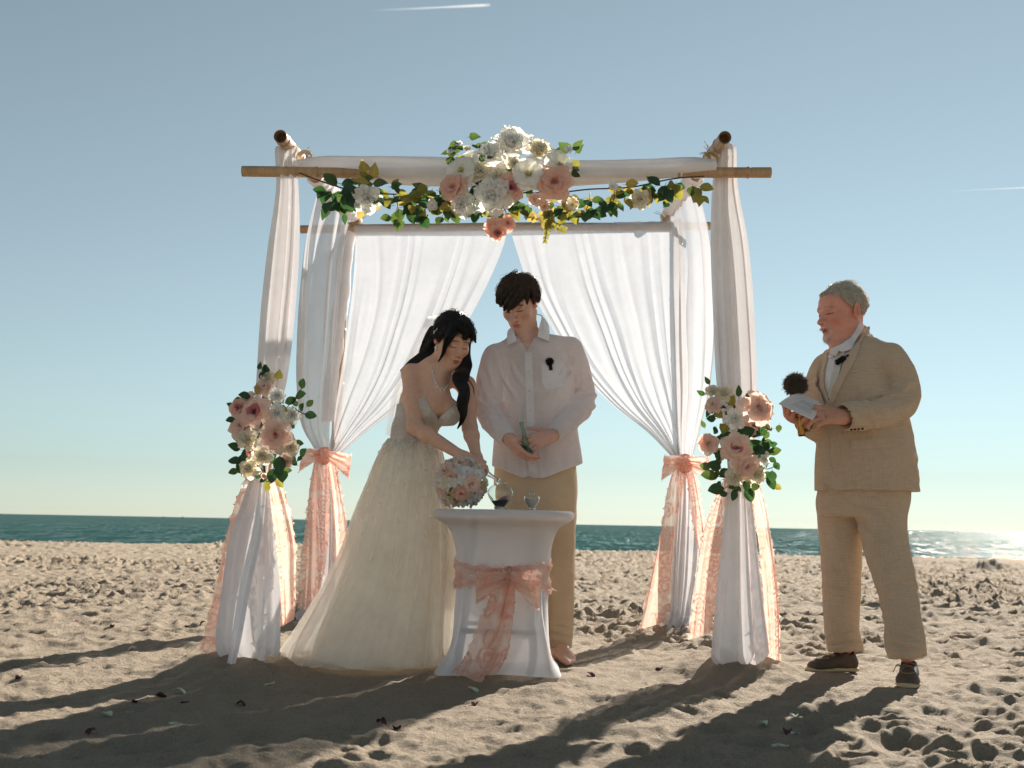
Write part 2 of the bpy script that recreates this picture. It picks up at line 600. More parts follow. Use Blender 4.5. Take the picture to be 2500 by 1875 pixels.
YF, YR = 5.12, 7.1
ARB = empty('arbour', (0, 6.1, 0))
tag(ARB, 'square bamboo wedding arbour standing on the sand', 'arbour')
ARB.location = (0, 0, 0)
LF0, LF1 = at(612, 1600, YF), at(702, 352, YF)
RF0, RF1 = at(1812, 1622, YF + .1), at(1772, 355, YF + .1)
LR0, LR1 = at(790, 1520, YR), at(850, 560, YR)
RR0, RR1 = at(1668, 1525, YR), at(1655, 550, YR)
for p in (LF0, RF0, LR0, RR0): p[2] = -.15
FBZ = at(1250, 421, YF - .05)
pole('post', LF0, LF1, .030, ARB); pole('post', RF0, RF1, .030, ARB)
pole('post', LR0, LR1 + (0, 0, .04), .030, ARB); pole('post', RR0, RR1 + (0, 0, .04), .028, ARB)
FB0, FB1 = at(590, 420, YF - .06), at(1880, 421, YF - .02)
pole('front_beam', FB0, FB1, .0255, ARB, off=.35)
RB0, RB1 = at(735, 559, YR - .03), at(1732, 551, YR - .03)
pole('rear_beam', RB0, RB1, .027, ARB, off=.3)
SL0, SL1 = at(683, 334, YF - .2), at(873, 541, YR + .13)
SR0, SR1 = at(1769, 336, YF - .2), at(1622, 531, YR + .34)
pole('side_beam', SL0, SL1, .031, ARB, off=.06); pole('side_beam', SR0, SR1, .030, ARB, off=.16)


def twine_tie(c, ax, r, ends, parent, n=5):
    """a few turns of twine round a joint and loose frayed ends"""
    mb = MB()
    c = np.asarray(c, float); ax = np.asarray(ax, float) / np.linalg.norm(ax)
    u = np.cross(ax, (0, 0, 1.0)); u /= np.linalg.norm(u); v = np.cross(ax, u)
    t = np.linspace(0, n * 2 * math.pi, n * 14)
    P = c + r * (np.cos(t)[:, None] * u + np.sin(t)[:, None] * v) + ax * ((t / t[-1] - .5) * .05)[:, None]
    mb.tube(P, .0042, 5)
    for e in ends:
        e = np.asarray(e, float)
        P = spline([c + v * r, c + e * .4 + (0, .0, .02), c + e], 9)
        for k in range(3):
            mb.tube(P + np.linspace(0, 1, 9)[:, None] * RNG.normal(0, .012, 3), np.linspace(.0035, .0012, 9), 4)
    mb.build('twine_tie', TWINE, parent)


twine_tie(at(866, 553, YR), (1, .4, .3), .036, [(.1, -.03, -.01), (.07, -.02, .06), (.05, -.02, -.04)], ARB)
twine_tie(at(1628, 543, YR), (1, -.4, .3), .036, [(-.07, -.02, .07), (-.05, -.02, -.04), (-.03, -.02, -.05)], ARB)
twine_tie(at(745, 388, YF), (0, 1, 0), .036, [(.02, -.02, .05), (.06, -.02, .01)], ARB)
twine_tie(at(1735, 390, YF), (0, 1, 0), .036, [(-.03, -.02, .07), (-.05, -.02, .02)], ARB)

# ------------------------------------------------------------------ drapes
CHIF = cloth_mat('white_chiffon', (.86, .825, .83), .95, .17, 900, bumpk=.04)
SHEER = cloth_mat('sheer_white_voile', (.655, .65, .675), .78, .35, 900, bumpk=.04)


def sheet(secs, nu, nv, folds, fold_amp, seed, jitter=1.0, fade=None, tw=0.0, flat=False):
    """hanging cloth. secs: list of (left point, right point); folds run along the length"""
    A = np.array([np.concatenate([np.asarray(a, float), np.asarray(b, float)]) for a, b in secs])
    S = spline(A, nv)
    L, Rr = S[:, :3], S[:, 3:]
    rng = np.random.default_rng(seed)
    u = np.linspace(0, 1, nu)
    v = np.linspace(0, 1, nv)
    # uneven fold spacing
    warp = u + .05 * jitter * np.sin(2 * math.pi * (u * 1.3 + rng.random())) + .03 * jitter * np.sin(2 * math.pi * (u * 2.7 + rng.random()))
    ph = 2 * math.pi * folds * warp[None, :] + .9 * jitter * noise2(np.repeat(u[None], nv, 0) * 6 + seed, np.repeat(v[:, None], nu, 1) * 2.2, 1.0, seed)
    prof = np.sin(ph) + .22 * np.sin(2.3 * ph + 1.1) + .45 * np.sin(.47 * ph + .3)
    wid = Rr - L
    wl = np.linalg.norm(wid, axis=1, keepdims=True)
    wn = wid / (wl + 1e-9)
    T = np.gradient((L + Rr) / 2, axis=0); T /= np.linalg.norm(T, axis=1, keepdims=True) + 1e-9
    N = np.cross(wn, T); N /= np.linalg.norm(N, axis=1, keepdims=True) + 1e-9
    amp = np.interp(v, np.linspace(0, 1, len(fold_amp)), fold_amp)
    big = .9 + .5 * noise2(np.repeat(u[None], nv, 0) * 4, np.repeat(v[:, None], nu, 1) * 1.5, 1.0, seed + 3)
    P = L[:, None] + wid[:, None] * u[None, :, None]
    P = P + N[:, None] * (amp[:, None] * prof * big)[..., None]
    P = P + wn[:, None] * (amp[:, None] * .45 * np.cos(ph) * big)[..., None]
    return P


def drape(name, layers, mat, label, cat='drape', group=None, part=None):
    root = empty(name, (0, 0, 0))
    for P in layers:
        mb = MB(); mb.grid(P); mb.build(part or 'panel', mat, root)
    tag(root, label, cat, group)
    return root


def rows(Y, pts):
    """pts: (xl, yl, xr, yr[, dY]) photograph positions -> left/right world points at depth Y"""
    out = []
    for q in pts:
        d = q[4] if len(q) > 4 else 0
        out.append((at(q[0], q[1], Y + d), at(q[2], q[3], Y + d)))
    return out


def wrap_rows(a, b, r, Y0, n=6):
    """cloth going over a beam: points from behind the beam over its top to the front"""
    a = np.asarray(a, float); b = np.asarray(b, float)
    out = []
    for k in range(n):
        t = R(-20 + 200 * k / (n - 1))
        d = np.array([0, math.cos(t) * r, math.sin(t) * r])
        out.append((a + d, b + d))
    return out


# front posts: cloth comes over the beam corner, hangs to the flowers, then flares to the sand
def front_left():
    a, b = at(676, 385, YF), at(727, 385, YF)
    up = wrap_rows(a, b, .062, YF)
    L1 = sheet(up + rows(YF, [(672, 460, 730, 460, -.07), (652, 600, 732, 600, -.09), (634, 760, 722, 760, -.1), (623, 930, 702, 930, -.1), (613, 1060, 668, 1060, -.085), (612, 1165, 655, 1165, -.075)]), 90, 120, 2.6, [.006, .009, .010, .014, .014, .012], 3)
    L2 = sheet(rows(YF, [(690, 400, 724, 400, .06), (665, 600, 720, 600, .07), (640, 800, 700, 800, .07), (628, 980, 684, 980, .06), (618, 1165, 652, 1165, .05)]), 50, 60, 3, [.006, .016, .016, .012], 5)
    B1 = sheet(rows(YF, [(612, 1160, 656, 1160, -.08), (588, 1230, 662, 1230, -.09), (556, 1316, 672, 1320, -.12), (536, 1450, 685, 1440, -.15), (525, 1545, 686, 1550, -.16), (530, 1590, 684, 1592, -.14), (556, 1618, 676, 1606, -.11)]), 110, 90, 2.6, [.010, .012, .014, .014, .012], 9)
    B2 = sheet(rows(YF, [(616, 1170, 652, 1170, .05), (590, 1330, 662, 1330, .09), (566, 1480, 672, 1480, .10), (566, 1580, 672, 1580, .09)]), 60, 50, 3, [.012, .02, .02, .02], 19)
    strip = sheet(rows(YF, [(634, 1165, 652, 1165, -.12), (616, 1290, 640, 1300, -.17), (584, 1420, 612, 1430, -.20), (562, 1560, 588, 1560, -.21), (552, 1622, 574, 1620, -.17)]), 24, 60, 1.2, [.006, .007, .008, .006], 12)
    return [L1, L2, B1, B2, strip]


def front_right():
    Y = YF + .1
    a, b = at(1745, 385, Y), at(1792, 385, Y)
    up = wrap_rows(a, b, .062, Y)
    L1 = sheet(up + rows(Y, [(1738, 460, 1803, 460, -.07), (1734, 600, 1829, 600, -.09), (1739, 760, 1843, 760, -.1), (1748, 930, 1848, 930, -.1), (1768, 1060, 1843, 1060, -.085), (1779, 1175, 1832, 1175, -.075)]), 90, 120, 2.6, [.006, .009, .010, .014, .014, .012], 23)
    L2 = sheet(rows(Y, [(1748, 400, 1790, 400, .06), (1744, 600, 1820, 600, .07), (1758, 800, 1836, 800, .07), (1772, 980, 1838, 980, .06), (1782, 1175, 1828, 1175, .05)]), 50, 60, 3, [.006, .016, .016, .012], 25)
    B1 = sheet(rows(Y, [(1778, 1175, 1830, 1175, -.08), (1768, 1250, 1840, 1250, -.09), (1757, 1366, 1853, 1366, -.12), (1742, 1500, 1868, 1500, -.15), (1734, 1580, 1877, 1580, -.16), (1736, 1612, 1874, 1605, -.14), (1768, 1634, 1838, 1628, -.1)]), 110, 90, 3.0, [.01, .011, .013, .013, .012], 29)
    B2 = sheet(rows(Y, [(1782, 1175, 1828, 1175, .05), (1764, 1330, 1846, 1330, .09), (1752, 1480, 1862, 1480, .10), (1752, 1600, 1862, 1600, .09)]), 60, 50, 3, [.012, .02, .02, .02], 31)
    return [L1, L2, B1, B2]


drape('post_drape', front_left(), CHIF, 'white chiffon drape over the front post on the bride\'s side', 'drape', 'white drapes of the arbour')
drape('post_drape', front_right(), CHIF, 'white chiffon drape over the front post beside the officiant', 'drape', 'white drapes of the arbour')


# valance wrapped along the front beam
def valance():
    n, seg = 150, 44
    t = np.linspace(0, 1, n)
    xs = 726 + (1746 - 726) * t
    top = np.interp(t, [0, .06, .2, .5, .75, .95, 1], [392, 380, 381, 391, 392, 384, 392])
    bot = np.interp(t, [0, .06, .25, .45, .6, .8, .93, 1], [418, 428, 450, 456, 453, 443, 430, 420])
    k = np.ones(9) / 9
    pad = lambda a: np.convolve(np.pad(a, 4, 'edge'), k, 'valid')
    top, bot = pad(top), pad(bot)
    a = np.linspace(0, 2 * math.pi, seg, endpoint=False)
    P = np.zeros((n, seg, 3))
    for i in range(n):
        p0, p1 = at(xs[i], top[i], YF - .03), at(xs[i], bot[i], YF - .03)
        c = (p0 + p1) / 2; h = np.linalg.norm(p1 - p0) / 2
        fold = 1 + .05 * np.sin(5 * a + 5 * t[i] + 1.5 * math.sin(7 * t[i])) + .04 * np.sin(9 * a - 8 * t[i]) + .03 * noise2(a * 2, np.full(seg, t[i] * 9), 1.0, 4)
        P[i, :, 0] = c[0]
        P[i, :, 1] = c[1] + np.cos(a) * max(.042, h * .85) * fold
        P[i, :, 2] = c[2] + np.sin(a) * h * fold
    return P


mb = MB(); mb.grid(valance(), wrap=True)
tag(mb.build('valance', CHIF), 'white cloth wrapped along the front beam behind the flowers', 'drape', 'white drapes of the arbour')


# side beams: cloth wound spirally round the rear half, panel hanging from it and gathered at the rear post
def spiral(a, b, r, turns, seed):
    n, seg = 130, 26
    t = np.linspace(0, 1, n)
    C = a + (b - a) * t[:, None]
    P = tube_pts(C, r, seg)
    ang = np.linspace(0, 2 * math.pi, seg, endpoint=False)
    w = np.sin(ang[None] + turns * 2 * math.pi * t[:, None] + .6 * np.sin(9 * t[:, None])) 
    w2 = np.abs(((turns * t[:, None] * 1.0 + ang[None] / (2 * math.pi)) % 1) - .5) * 2
    disp = .010 * (w2 ** 2) + .003 * noise2(np.repeat(ang[None], n, 0), np.repeat(t[:, None] * 20, seg, 1), .7, seed)
    d = P - C[:, None]
    return C[:, None] + d * (1 + disp / r)[..., None]


for a, b, lab, sd in ((SL0, SL1, 'white cloth wound round the side beam over the bride', 2), (SR0, SR1, 'white cloth wound round the side beam on the officiant\'s side', 6)):
    mb = MB(); mb.grid(spiral(a + (b - a) * .36, a + (b - a) * .90, .042, 11, sd), wrap=True)
    tag(mb.build('beam_wrap', CHIF), lab, 'drape', 'white drapes of the arbour')


def side_panel(side):
    """hung along the rear half of the side beam, gathered to the rear post at the sash, then down to the sand"""
    if side < 0:
        b0, b1 = SL0 + (SL1 - SL0) * .40, SL0 + (SL1 - SL0) * .88
        post = lambda y: at(np.interp(y, [560, 1100, 1520], [846, 800, 790]), y, YR)
        L = [(b0, b1), (at(741, 600, 6.0), at(838, 640, 6.95)), (at(727, 800, 6.2), at(820, 830, 6.98)), (at(724, 950, 6.45), at(812, 960, 6.98)), (at(735, 1040, 6.7), at(806, 1050, 6.98)), (at(772, 1104, 6.95), at(806, 1110, 6.98))]
        D = [(at(770, 1104, 6.95), at(808, 1108, 6.98)), (at(757, 1200, 6.95), at(826, 1200, 6.97)), (at(752, 1350, 6.93), at(832, 1350, 6.95)), (at(742, 1470, 6.9), at(826, 1470, 6.95)), (at(722, 1505, 6.85), at(800, 1512, 6.9)), (at(716, 1520, 6.8), at(780, 1520, 6.85))]
    else:
        b0, b1 = SR0 + (SR1 - SR0) * .86, SR0 + (SR1 - SR0) * .40
        L = [(b0, b1), (at(1650, 620, 6.95), at(1729, 600, 6.0)), (at(1652, 800, 6.98), at(1737, 800, 6.2)), (at(1656, 950, 6.98), at(1727, 950, 6.45)), (at(1656, 1040, 6.98), at(1708, 1040, 6.7)), (at(1660, 1112, 6.98), at(1692, 1110, 6.93))]
        D = [(at(1655, 1110, 6.98), at(1694, 1110, 6.95)), (at(1650, 1220, 6.95), at(1708, 1220, 6.95)), (at(1640, 1380, 6.93), at(1706, 1380, 6.93)), (at(1636, 1470, 6.9), at(1694, 1470, 6.9)), (at(1630, 1510, 6.85), at(1690, 1512, 6.85)), (at(1622, 1537, 6.75), at(1676, 1532, 6.8))]
    A = sheet(L, 90, 90, 3.2, [.01, .022, .03, .028, .02, .008], 41 + side)
    B = sheet(D, 70, 60, 5, [.012, .02, .026, .03], 51 + side)
    return [A, B]


q_ = LR0 + (LR1 - LR0) * .45
mb = MB(); wp = spiral(LR1 + (0, 0, .02), at(803, 1030, YR), .047, 3, 8); mb.grid(wp, wrap=True)
tag(mb.build('post_wrap', CHIF), 'white cloth sleeve round the rear post behind the bride', 'drape', 'white drapes of the arbour')
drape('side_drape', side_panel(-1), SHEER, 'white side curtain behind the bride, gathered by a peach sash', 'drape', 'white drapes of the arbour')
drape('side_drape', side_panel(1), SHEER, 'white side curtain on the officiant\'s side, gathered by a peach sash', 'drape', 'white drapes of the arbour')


# back curtains: hung from the rear beam, swept to the rear posts
def back_curtain(side):
    if side < 0:
        top = [(866, 562), (1238, 562)]
        low = [(868, 600), (1228, 602)], [(862, 700), (1187, 700)], [(850, 800), (1135, 800)], [(836, 900), (1070, 900)], [(822, 980), (990, 985)], [(812, 1050), (900, 1052)], [(802, 1104), (832, 1108)]
    else:
        top = [(1246, 562), (1648, 552)]
        low = [(1258, 602), (1652, 600)], [(1292, 700), (1655, 700)], [(1346, 800), (1658, 800)], [(1410, 900), (1660, 900)], [(1490, 985), (1662, 985)], [(1580, 1055), (1664, 1055)], [(1636, 1112), (1668, 1112)]
    a, b = at(*top[0], YR - .03), at(*top[1], YR - .03)
    secs = wrap_rows(a, b, .034, YR)
    for k, ((lx, ly), (rx, ry)) in enumerate(low):
        q = .02 * k
        secs.append((at(lx, ly, YR - .06 + (.0 if side < 0 else .0)), at(rx, ry, YR - .06)))
    amps = [.001, .002, .004, .007, .009, .011, .012, .012, .009]
    P = sheet(secs, 240, 150, 6, amps, 61 + side, jitter=2.8)
    return P


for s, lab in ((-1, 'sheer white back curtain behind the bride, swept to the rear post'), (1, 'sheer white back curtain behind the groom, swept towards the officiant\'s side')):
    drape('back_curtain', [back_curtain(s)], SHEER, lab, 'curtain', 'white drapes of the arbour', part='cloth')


# ------------------------------------------------------------------ peach rosette sashes
def rosette_mat():
    b = NB('peach_rosette_organza')
    uv = b.mapping(b.obj(), (1, 1, 1))
    o = b.obj()
    vo = b.n('TexVoronoi', _feature='F1', Scale=10.5, Randomness=.5)
    b.set(vo.inputs['Vector'], b.n('VectorMath', _operation='ADD', i0=o, i1=b.n('VectorMath', _operation='SCALE', i0=b.n('TexNoise', Scale=9.0).outputs[1], Scale=.035).outputs[0]).outputs[0])
    d = vo.outputs['Distance']
    ring = b.math('SINE', b.math('MULTIPLY', d, 30.0))
    ringm = b.math('MULTIPLY', b.math('ADD', ring, 1.0), .5)
    edge = b.ramp(d, [(.0, (1, 1, 1)), (.52, (1, 1, 1)), (.66, (0, 0, 0))])
    r = b.math('MULTIPLY', ringm, edge)
    col = b.mix(r, (.93, .68, .57), (.94, .52, .41))
    nrm = b.bump(b.math('ADD', b.math('MULTIPLY', r, 1.0), b.math('MULTIPLY', b.noise(120, 3), .5)), .6, .008)
    df = b.n('BsdfDiffuse', Color=col, Normal=nrm); tl = b.n('BsdfTranslucent', Color=col, Normal=nrm)
    s = b.n('MixShader'); b.set(s.inputs[0], .5); b.set(s.inputs[1], df.outputs[0]); b.set(s.inputs[2], tl.outputs[0])
    mx = b.n('MixShader')
    b.set(mx.inputs[0], b.math('MULTIPLY_ADD', r, .26, .70))
    b.set(mx.inputs[1], b.n('BsdfTransparent').outputs[0]); b.set(mx.inputs[2], s.outputs[0])
    return b.finish(mx.outputs[0])


PEACH = rosette_mat()
FRAY = cloth_mat('peach_fringe', (.92, .68, .58), .9, .5)


def fringe(mb, line, out, n_per=130, L=.008, seed=0):
    """frayed threads along a cloth edge"""
    rng = np.random.default_rng(seed)
    d = np.concatenate([[0], np.cumsum(np.linalg.norm(np.diff(line, axis=0), axis=1))])
    n = int(d[-1] * n_per)
    s = rng.random(n) * d[-1]
    p = np.stack([np.interp(s, d, line[:, k]) for k in range(3)], 1)
    o = np.stack([np.interp(s, d, out[:, k]) for k in range(3)], 1)
    o = o / (np.linalg.norm(o, axis=1, keepdims=True) + 1e-9) + rng.normal(0, .55, (n, 3))
    e = p + o * (L * (.4 + rng.random(n)))[:, None]
    w = rng.normal(0, .0022, (n, 3))
    V = np.stack([p - w, p + w, e], 1).reshape(-1, 3)
    mb.put(V, T=np.arange(3 * n).reshape(-1, 3))


def tail(parent, secs, folds, amp, seed, nu=40, nv=80, name='tail'):
    P = sheet(secs, nu, nv, folds, amp, seed, jitter=1.2)
    # ruffled outer edges
    e = .012
    v = np.linspace(0, 1, nv)
    for col, sgn in ((0, -1), (-1, 1)):
        P[:, col] += np.stack([noise2(v * 40, v * 0 + seed, 1.0, 2), noise2(v * 40, v * 0 + seed, 1.0, 5), noise2(v * 40, v * 0, 1.0, 7)], 1) * e * .6
    mb = MB(); mb.grid(P)
    o = mb.build(name, PEACH, parent)
    f = MB()
    fringe(f, P[:, 0], P[:, 0] - P[:, 1], seed=seed); fringe(f, P[:, -1], P[:, -1] - P[:, -2], seed=seed + 1)
    f.build('frayed_edge', FRAY, o)['kind'] = 'stuff'
    return o


def loop(parent, c, d, up, L, W, seed, name='bow_loop'):
    """a bow loop: strip leaving the knot along d, turning back, pinched at the knot"""
    c = np.asarray(c, float); d = np.asarray(d, float) / np.linalg.norm(d)
    up = np.asarray(up, float); up = up - d * (up @ d); up /= np.linalg.norm(up)
    n = np.cross(d, up)
    t = np.linspace(0, 1, 40)
    a = t * math.pi
    x = np.sin(a) ** .8 * L
    y = np.cos(a) * W * .42 * np.sin(a) ** .25
    wid = W * (.30 + .75 * np.sin(a) ** .8)
    u = np.linspace(-.5, .5, 26)
    P = c + d * x[:, None, None] + n * y[:, None, None] + up * (u[None, :, None] * wid[:, None, None])
    fold = np.sin(u * 17 + seed)[None] * .010 * (1.2 - np.sin(a)[:, None] * .6)
    P = P + n * (fold + .012 * noise2(np.repeat(t[:, None] * 5, 26, 1), np.repeat(u[None] * 5, 40, 0), 1.0, seed))[..., None]
    P = P + np.array([0, 0, -1.0]) * (x[:, None, None] ** 2 / max(L, .01) * .35)
    mb = MB(); mb.grid(P); o = mb.build(name, PEACH, parent)
    f = MB(); fringe(f, P[:, 0], P[:, 0] - P[:, 1], seed=seed); fringe(f, P[:, -1], P[:, -1] - P[:, -2], seed=seed + 1)
    f.build('frayed_edge', FRAY, o)['kind'] = 'stuff'
    return o


def knot(parent, c, r, seed):
    mb = MB()
    t = np.linspace(0, math.pi, 18); a = np.linspace(0, 2 * math.pi, 30, endpoint=False)
    D = np.stack([np.sin(t)[:, None] * np.cos(a), np.sin(t)[:, None] * np.sin(a), np.repeat(np.cos(t)[:, None], 30, 1)], -1)
    f = 1 + .13 * np.sin(7 * a[None] + 2 * np.cos(t)[:, None] * 2 + seed) + .1 * noise3(D, .5, seed)
    P = np.asarray(c, float) + D * f[..., None] * np.asarray(r, float)
    mb.grid(P, wrap=True)
    return mb.build('knot', PEACH, parent)


S = empty('sash'); tag(S, 'peach rosette sash hanging in two tails from the bride-side front post flowers', 'sash', 'peach sashes')
tail(S, rows(YF, [(606, 1150, 640, 1150, -.03), (572, 1225, 622, 1225, -.05), (548, 1320, 592, 1330, -.07), (522, 1440, 566, 1450, -.07), (486, 1585, 524, 1612, -.09)]), 1.2, [.008, .012, .014, .012], 71)
tail(S, rows(YF, [(640, 1150, 676, 1150, -.03), (654, 1220, 702, 1225, -.02), (668, 1310, 726, 1336, 0), (676, 1420, 724, 1430, 0), (684, 1532, 718, 1512, 0)]), 1.4, [.008, .012, .014, .012], 75)
S = empty('sash'); tag(S, 'peach rosette sash hanging in two tails from the front post flowers beside the officiant', 'sash', 'peach sashes')
Y2 = YF + .1
tail(S, rows(Y2, [(1770, 1165, 1800, 1165, -.03), (1744, 1220, 1782, 1225, -.05), (1712, 1310, 1766, 1320, -.06), (1692, 1440, 1754, 1440, -.06), (1680, 1564, 1736, 1545, -.07)]), 1.6, [.008, .014, .018, .014], 81)
tail(S, rows(Y2, [(1815, 1165, 1846, 1165, -.03), (1830, 1220, 1866, 1220, -.02), (1850, 1330, 1884, 1320, -.01), (1862, 1460, 1902, 1460, 0), (1872, 1616, 1906, 1620, 0)]), 1.2, [.008, .012, .014, .010], 85)
S = empty('sash'); tag(S, 'peach sash tied in a bow on the rear post behind the bride', 'sash', 'peach sashes')
kc = at(792, 1112, 6.86)
knot(S, kc, (.045, .05, .05), 1)
loop(S, kc, (-1, -.1, .10), (0, 0, 1), .145, .13, 1); loop(S, kc, (1, -.1, -.08), (0, 0, 1), .165, .13, 4)
tail(S, rows(6.88, [(770, 1115, 800, 1115), (752, 1200, 808, 1200, -.02), (738, 1330, 806, 1330, -.03), (728, 1420, 790, 1430, -.03), (724, 1486, 774, 1494, -.03)]), 1.5, [.01, .016, .018, .014], 91)
tail(S, rows(6.92, [(790, 1115, 818, 1115), (806, 1200, 832, 1200, -.02), (808, 1290, 848, 1290, -.02), (808, 1380, 848, 1380, -.02), (806, 1450, 836, 1450)]), 1.3, [.01, .016, .018, .014], 95)
S = empty('sash'); tag(S, 'peach sash tied in a bow on the rear post between groom and officiant', 'sash', 'peach sashes')
kc = at(1672, 1132, 6.86)
knot(S, kc, (.05, .05, .055), 2)
loop(S, kc, (-1, -.1, .12), (0, 0, 1), .14, .14, 2); loop(S, kc, (1, -.1, .12), (0, 0, 1), .155, .14, 7)
tail(S, rows(6.86, [(1652, 1125, 1682, 1125), (1632, 1180, 1672, 1180, -.02), (1606, 1320, 1650, 1310, -.03), (1576, 1450, 1638, 1440, -.04), (1555, 1536, 1580, 1552, -.05)][:4] + [(1556, 1540, 1630, 1515, -.05)]), 1.5, [.01, .016, .018, .014], 101)
tail(S, rows(6.9, [(1668, 1125, 1690, 1125), (1676, 1180, 1706, 1180, -.02), (1690, 1290, 1722, 1270, -.02), (1704, 1340, 1726, 1330, -.02)]), 1.6, [.01, .018, .018, .014], 105)

# ------------------------------------------------------------------ flowers
def petal_mat(name, tip, base, trans=.54):
    b = NB(name)
    v = b.n('SeparateXYZ', Vector=b.uv()).outputs[1]
    n = b.noise(60, 3)
    col = b.ramp(v, [(.05, base), (.55, tuple(.35 * p + .65 * q for p, q in zip(base, tip))), (1, tip)])
    col = b.mix(.10, col, b.ramp(n, [(.3, tuple(c * .7 for c in tip)), (.7, (1, 1, 1))]))
    vein = b.noise(8, 2, .5, b.mapping(b.uv(), (9, .6, 1)))
    nr = b.bump(vein, .25, .002)
    d = b.n('BsdfDiffuse', Color=col, Normal=nr); t = b.n('BsdfTranslucent', Color=col)
    s = b.n('MixShader'); b.set(s.inputs[0], trans); b.set(s.inputs[1], d.outputs[0]); b.set(s.inputs[2], t.outputs[0])
    return b.finish(s.outputs[0])


PM = {
    'white': petal_mat('petal_white', (.93, .92, .90), (.92, .90, .80)),
    'cream': petal_mat('petal_cream', (.92, .87, .75), (.86, .76, .50)),
    'blush': petal_mat('petal_blush', (.93, .77, .67), (.89, .54, .42)),
    'peach': petal_mat('petal_peach', (.93, .68, .55), (.84, .38, .28)),
    'rose': petal_mat('petal_rose', (.72, .30, .30), (.42, .08, .10)),
    'pale': petal_mat('petal_pale', (.92, .90, .92), (.87, .82, .76)),
    'yellow': petal_mat('petal_yellow', (.86, .78, .48), (.72, .58, .20)),
}


def leaf_mat(name, c, tr):
    b = NB(name)
    sp = b.n('SeparateXYZ', Vector=b.uv())
    n = b.noise(25, 4)
    col = b.ramp(n, [(.3, tuple(q * .65 for q in c)), (.7, tuple(q * 1.3 for q in c))])
    mid = b.math('ABSOLUTE', b.math('SUBTRACT', sp.outputs[0], .5))
    rib = b.math('SINE', b.math('MULTIPLY', b.math('ADD', sp.outputs[1], b.math('MULTIPLY', mid, -1.1)), 46.0))
    vein = b.ramp(mid, [(.0, (1, 1, 1)), (.05, (0, 0, 0))])
    col = b.mix(b.math('MULTIPLY', vein, .6), col, tuple(min(1, q * 2.6) for q in c))
    nr = b.bump(b.math('ADD', b.math('MULTIPLY', rib, .3), vein), .35, .002)
    p = b.n('BsdfPrincipled', Base__Color=col, Roughness=.5, Normal=nr)
    t = b.n('BsdfTranslucent', Color=tr)
    s = b.n('MixShader'); b.set(s.inputs[0], .42); b.set(s.inputs[1], p.outputs[0]); b.set(s.inputs[2], t.outputs[0])
    return b.finish(s.outputs[0])


LM = {
    'dark': leaf_mat('leaf_dark', (.025, .065, .035), (.05, .13, .03)),
    'green': leaf_mat('leaf_green', (.04, .08, .03), (.12, .19, .035)),
    'olive': leaf_mat('leaf_olive', (.16, .15, .03), (.42, .38, .06)),
    'gold': leaf_mat('leaf_gold', (.34, .26, .06), (.62, .48, .12)),
}
STEM = pbr('flower_stem', (.06, .07, .03), .7)
TWIG = pbr('brown_twig', (.07, .045, .03), .8)
_pc = {}


def petal_mesh(kind, mat, k):
    key = (kind, mat, k)
    if key in _pc: return _pc[key]
    rng = np.random.default_rng(hash((kind, k)) % 10000 + 5)
    n, m = 8, 7
    v = 1 - (1 - np.linspace(0, 1, n)[:, None]) ** 1.7; u = np.linspace(-1, 1, m)[None]
    if kind == 'rose': W, cup, curl, ruf = .62, .55, .30, .03
    elif kind == 'peony': W, cup, curl, ruf = .50, .65, -.05, .09
    elif kind == 'open': W, cup, curl, ruf = .66, .30, .12, .05
    elif kind == 'thin': W, cup, curl, ruf = .22, .4, .15, .02
    else: W, cup, curl, ruf = .60, .5, .1, .04
    prof = (.12 + .88 * v ** .6) * np.sqrt(np.clip(1 - v ** 6, 0.02, 1))
    x = u * W * prof
    z = v * (1 - .10 * u * u) + .03 * np.sin(u * 5 + k) * v ** 3
    y = -cup * (x ** 2) - .18 * np.sin(v * math.pi) + curl * v ** 3 + ruf * np.sin(u * 6.5 + k * 1.7) * v ** 2
    y = y + .05 * noise2(np.repeat(v, m, 1) * 3 + k, np.repeat(u, n, 0) * 2, 1.0, k)
    P = np.stack([x + 0 * v, y + 0 * u, z + 0 * u], -1)
    mb = MB(); mb.grid(P)
    _pc[key] = mb.mesh('petal', PM[mat])
    return _pc[key]




_core = {}


def core_mesh(mat, kind):
    if (mat, kind) in _core: return _core[(mat, kind)]
    mb = MB()
    if kind == 'stamen':
        for i in range(40):
            a = random.random() * 6.28; r = .22 * math.sqrt(random.random())
            mb.tube([(0, 0, 0), (r * math.cos(a) * .6, r * math.sin(a) * .6, .12), (r * math.cos(a), r * math.sin(a), .2 + .05 * random.random())], [.012, .010, .024], 4)
    else:   # rolled heart of a bloom
        for k in range(3):
            n = 60
            t = np.linspace(0, 2.3 * math.pi, n) + k * 2.1
            r = np.linspace(.05, .34 - .03 * k, n)
            h = np.linspace(.62, .42, n)
            P = np.zeros((n, 3, 3))
            for j, (rs, z) in enumerate(((.75, 0), (1.05, .6), (.95, 1.0))):
                P[:, j] = np.stack([r * rs * np.cos(t), r * rs * np.sin(t), h * z + .03 * np.sin(t * 3)], 1)
            mb.grid(P)
    me = mb.mesh('heart', PM[mat])
    _core[(mat, kind)] = me
    return me


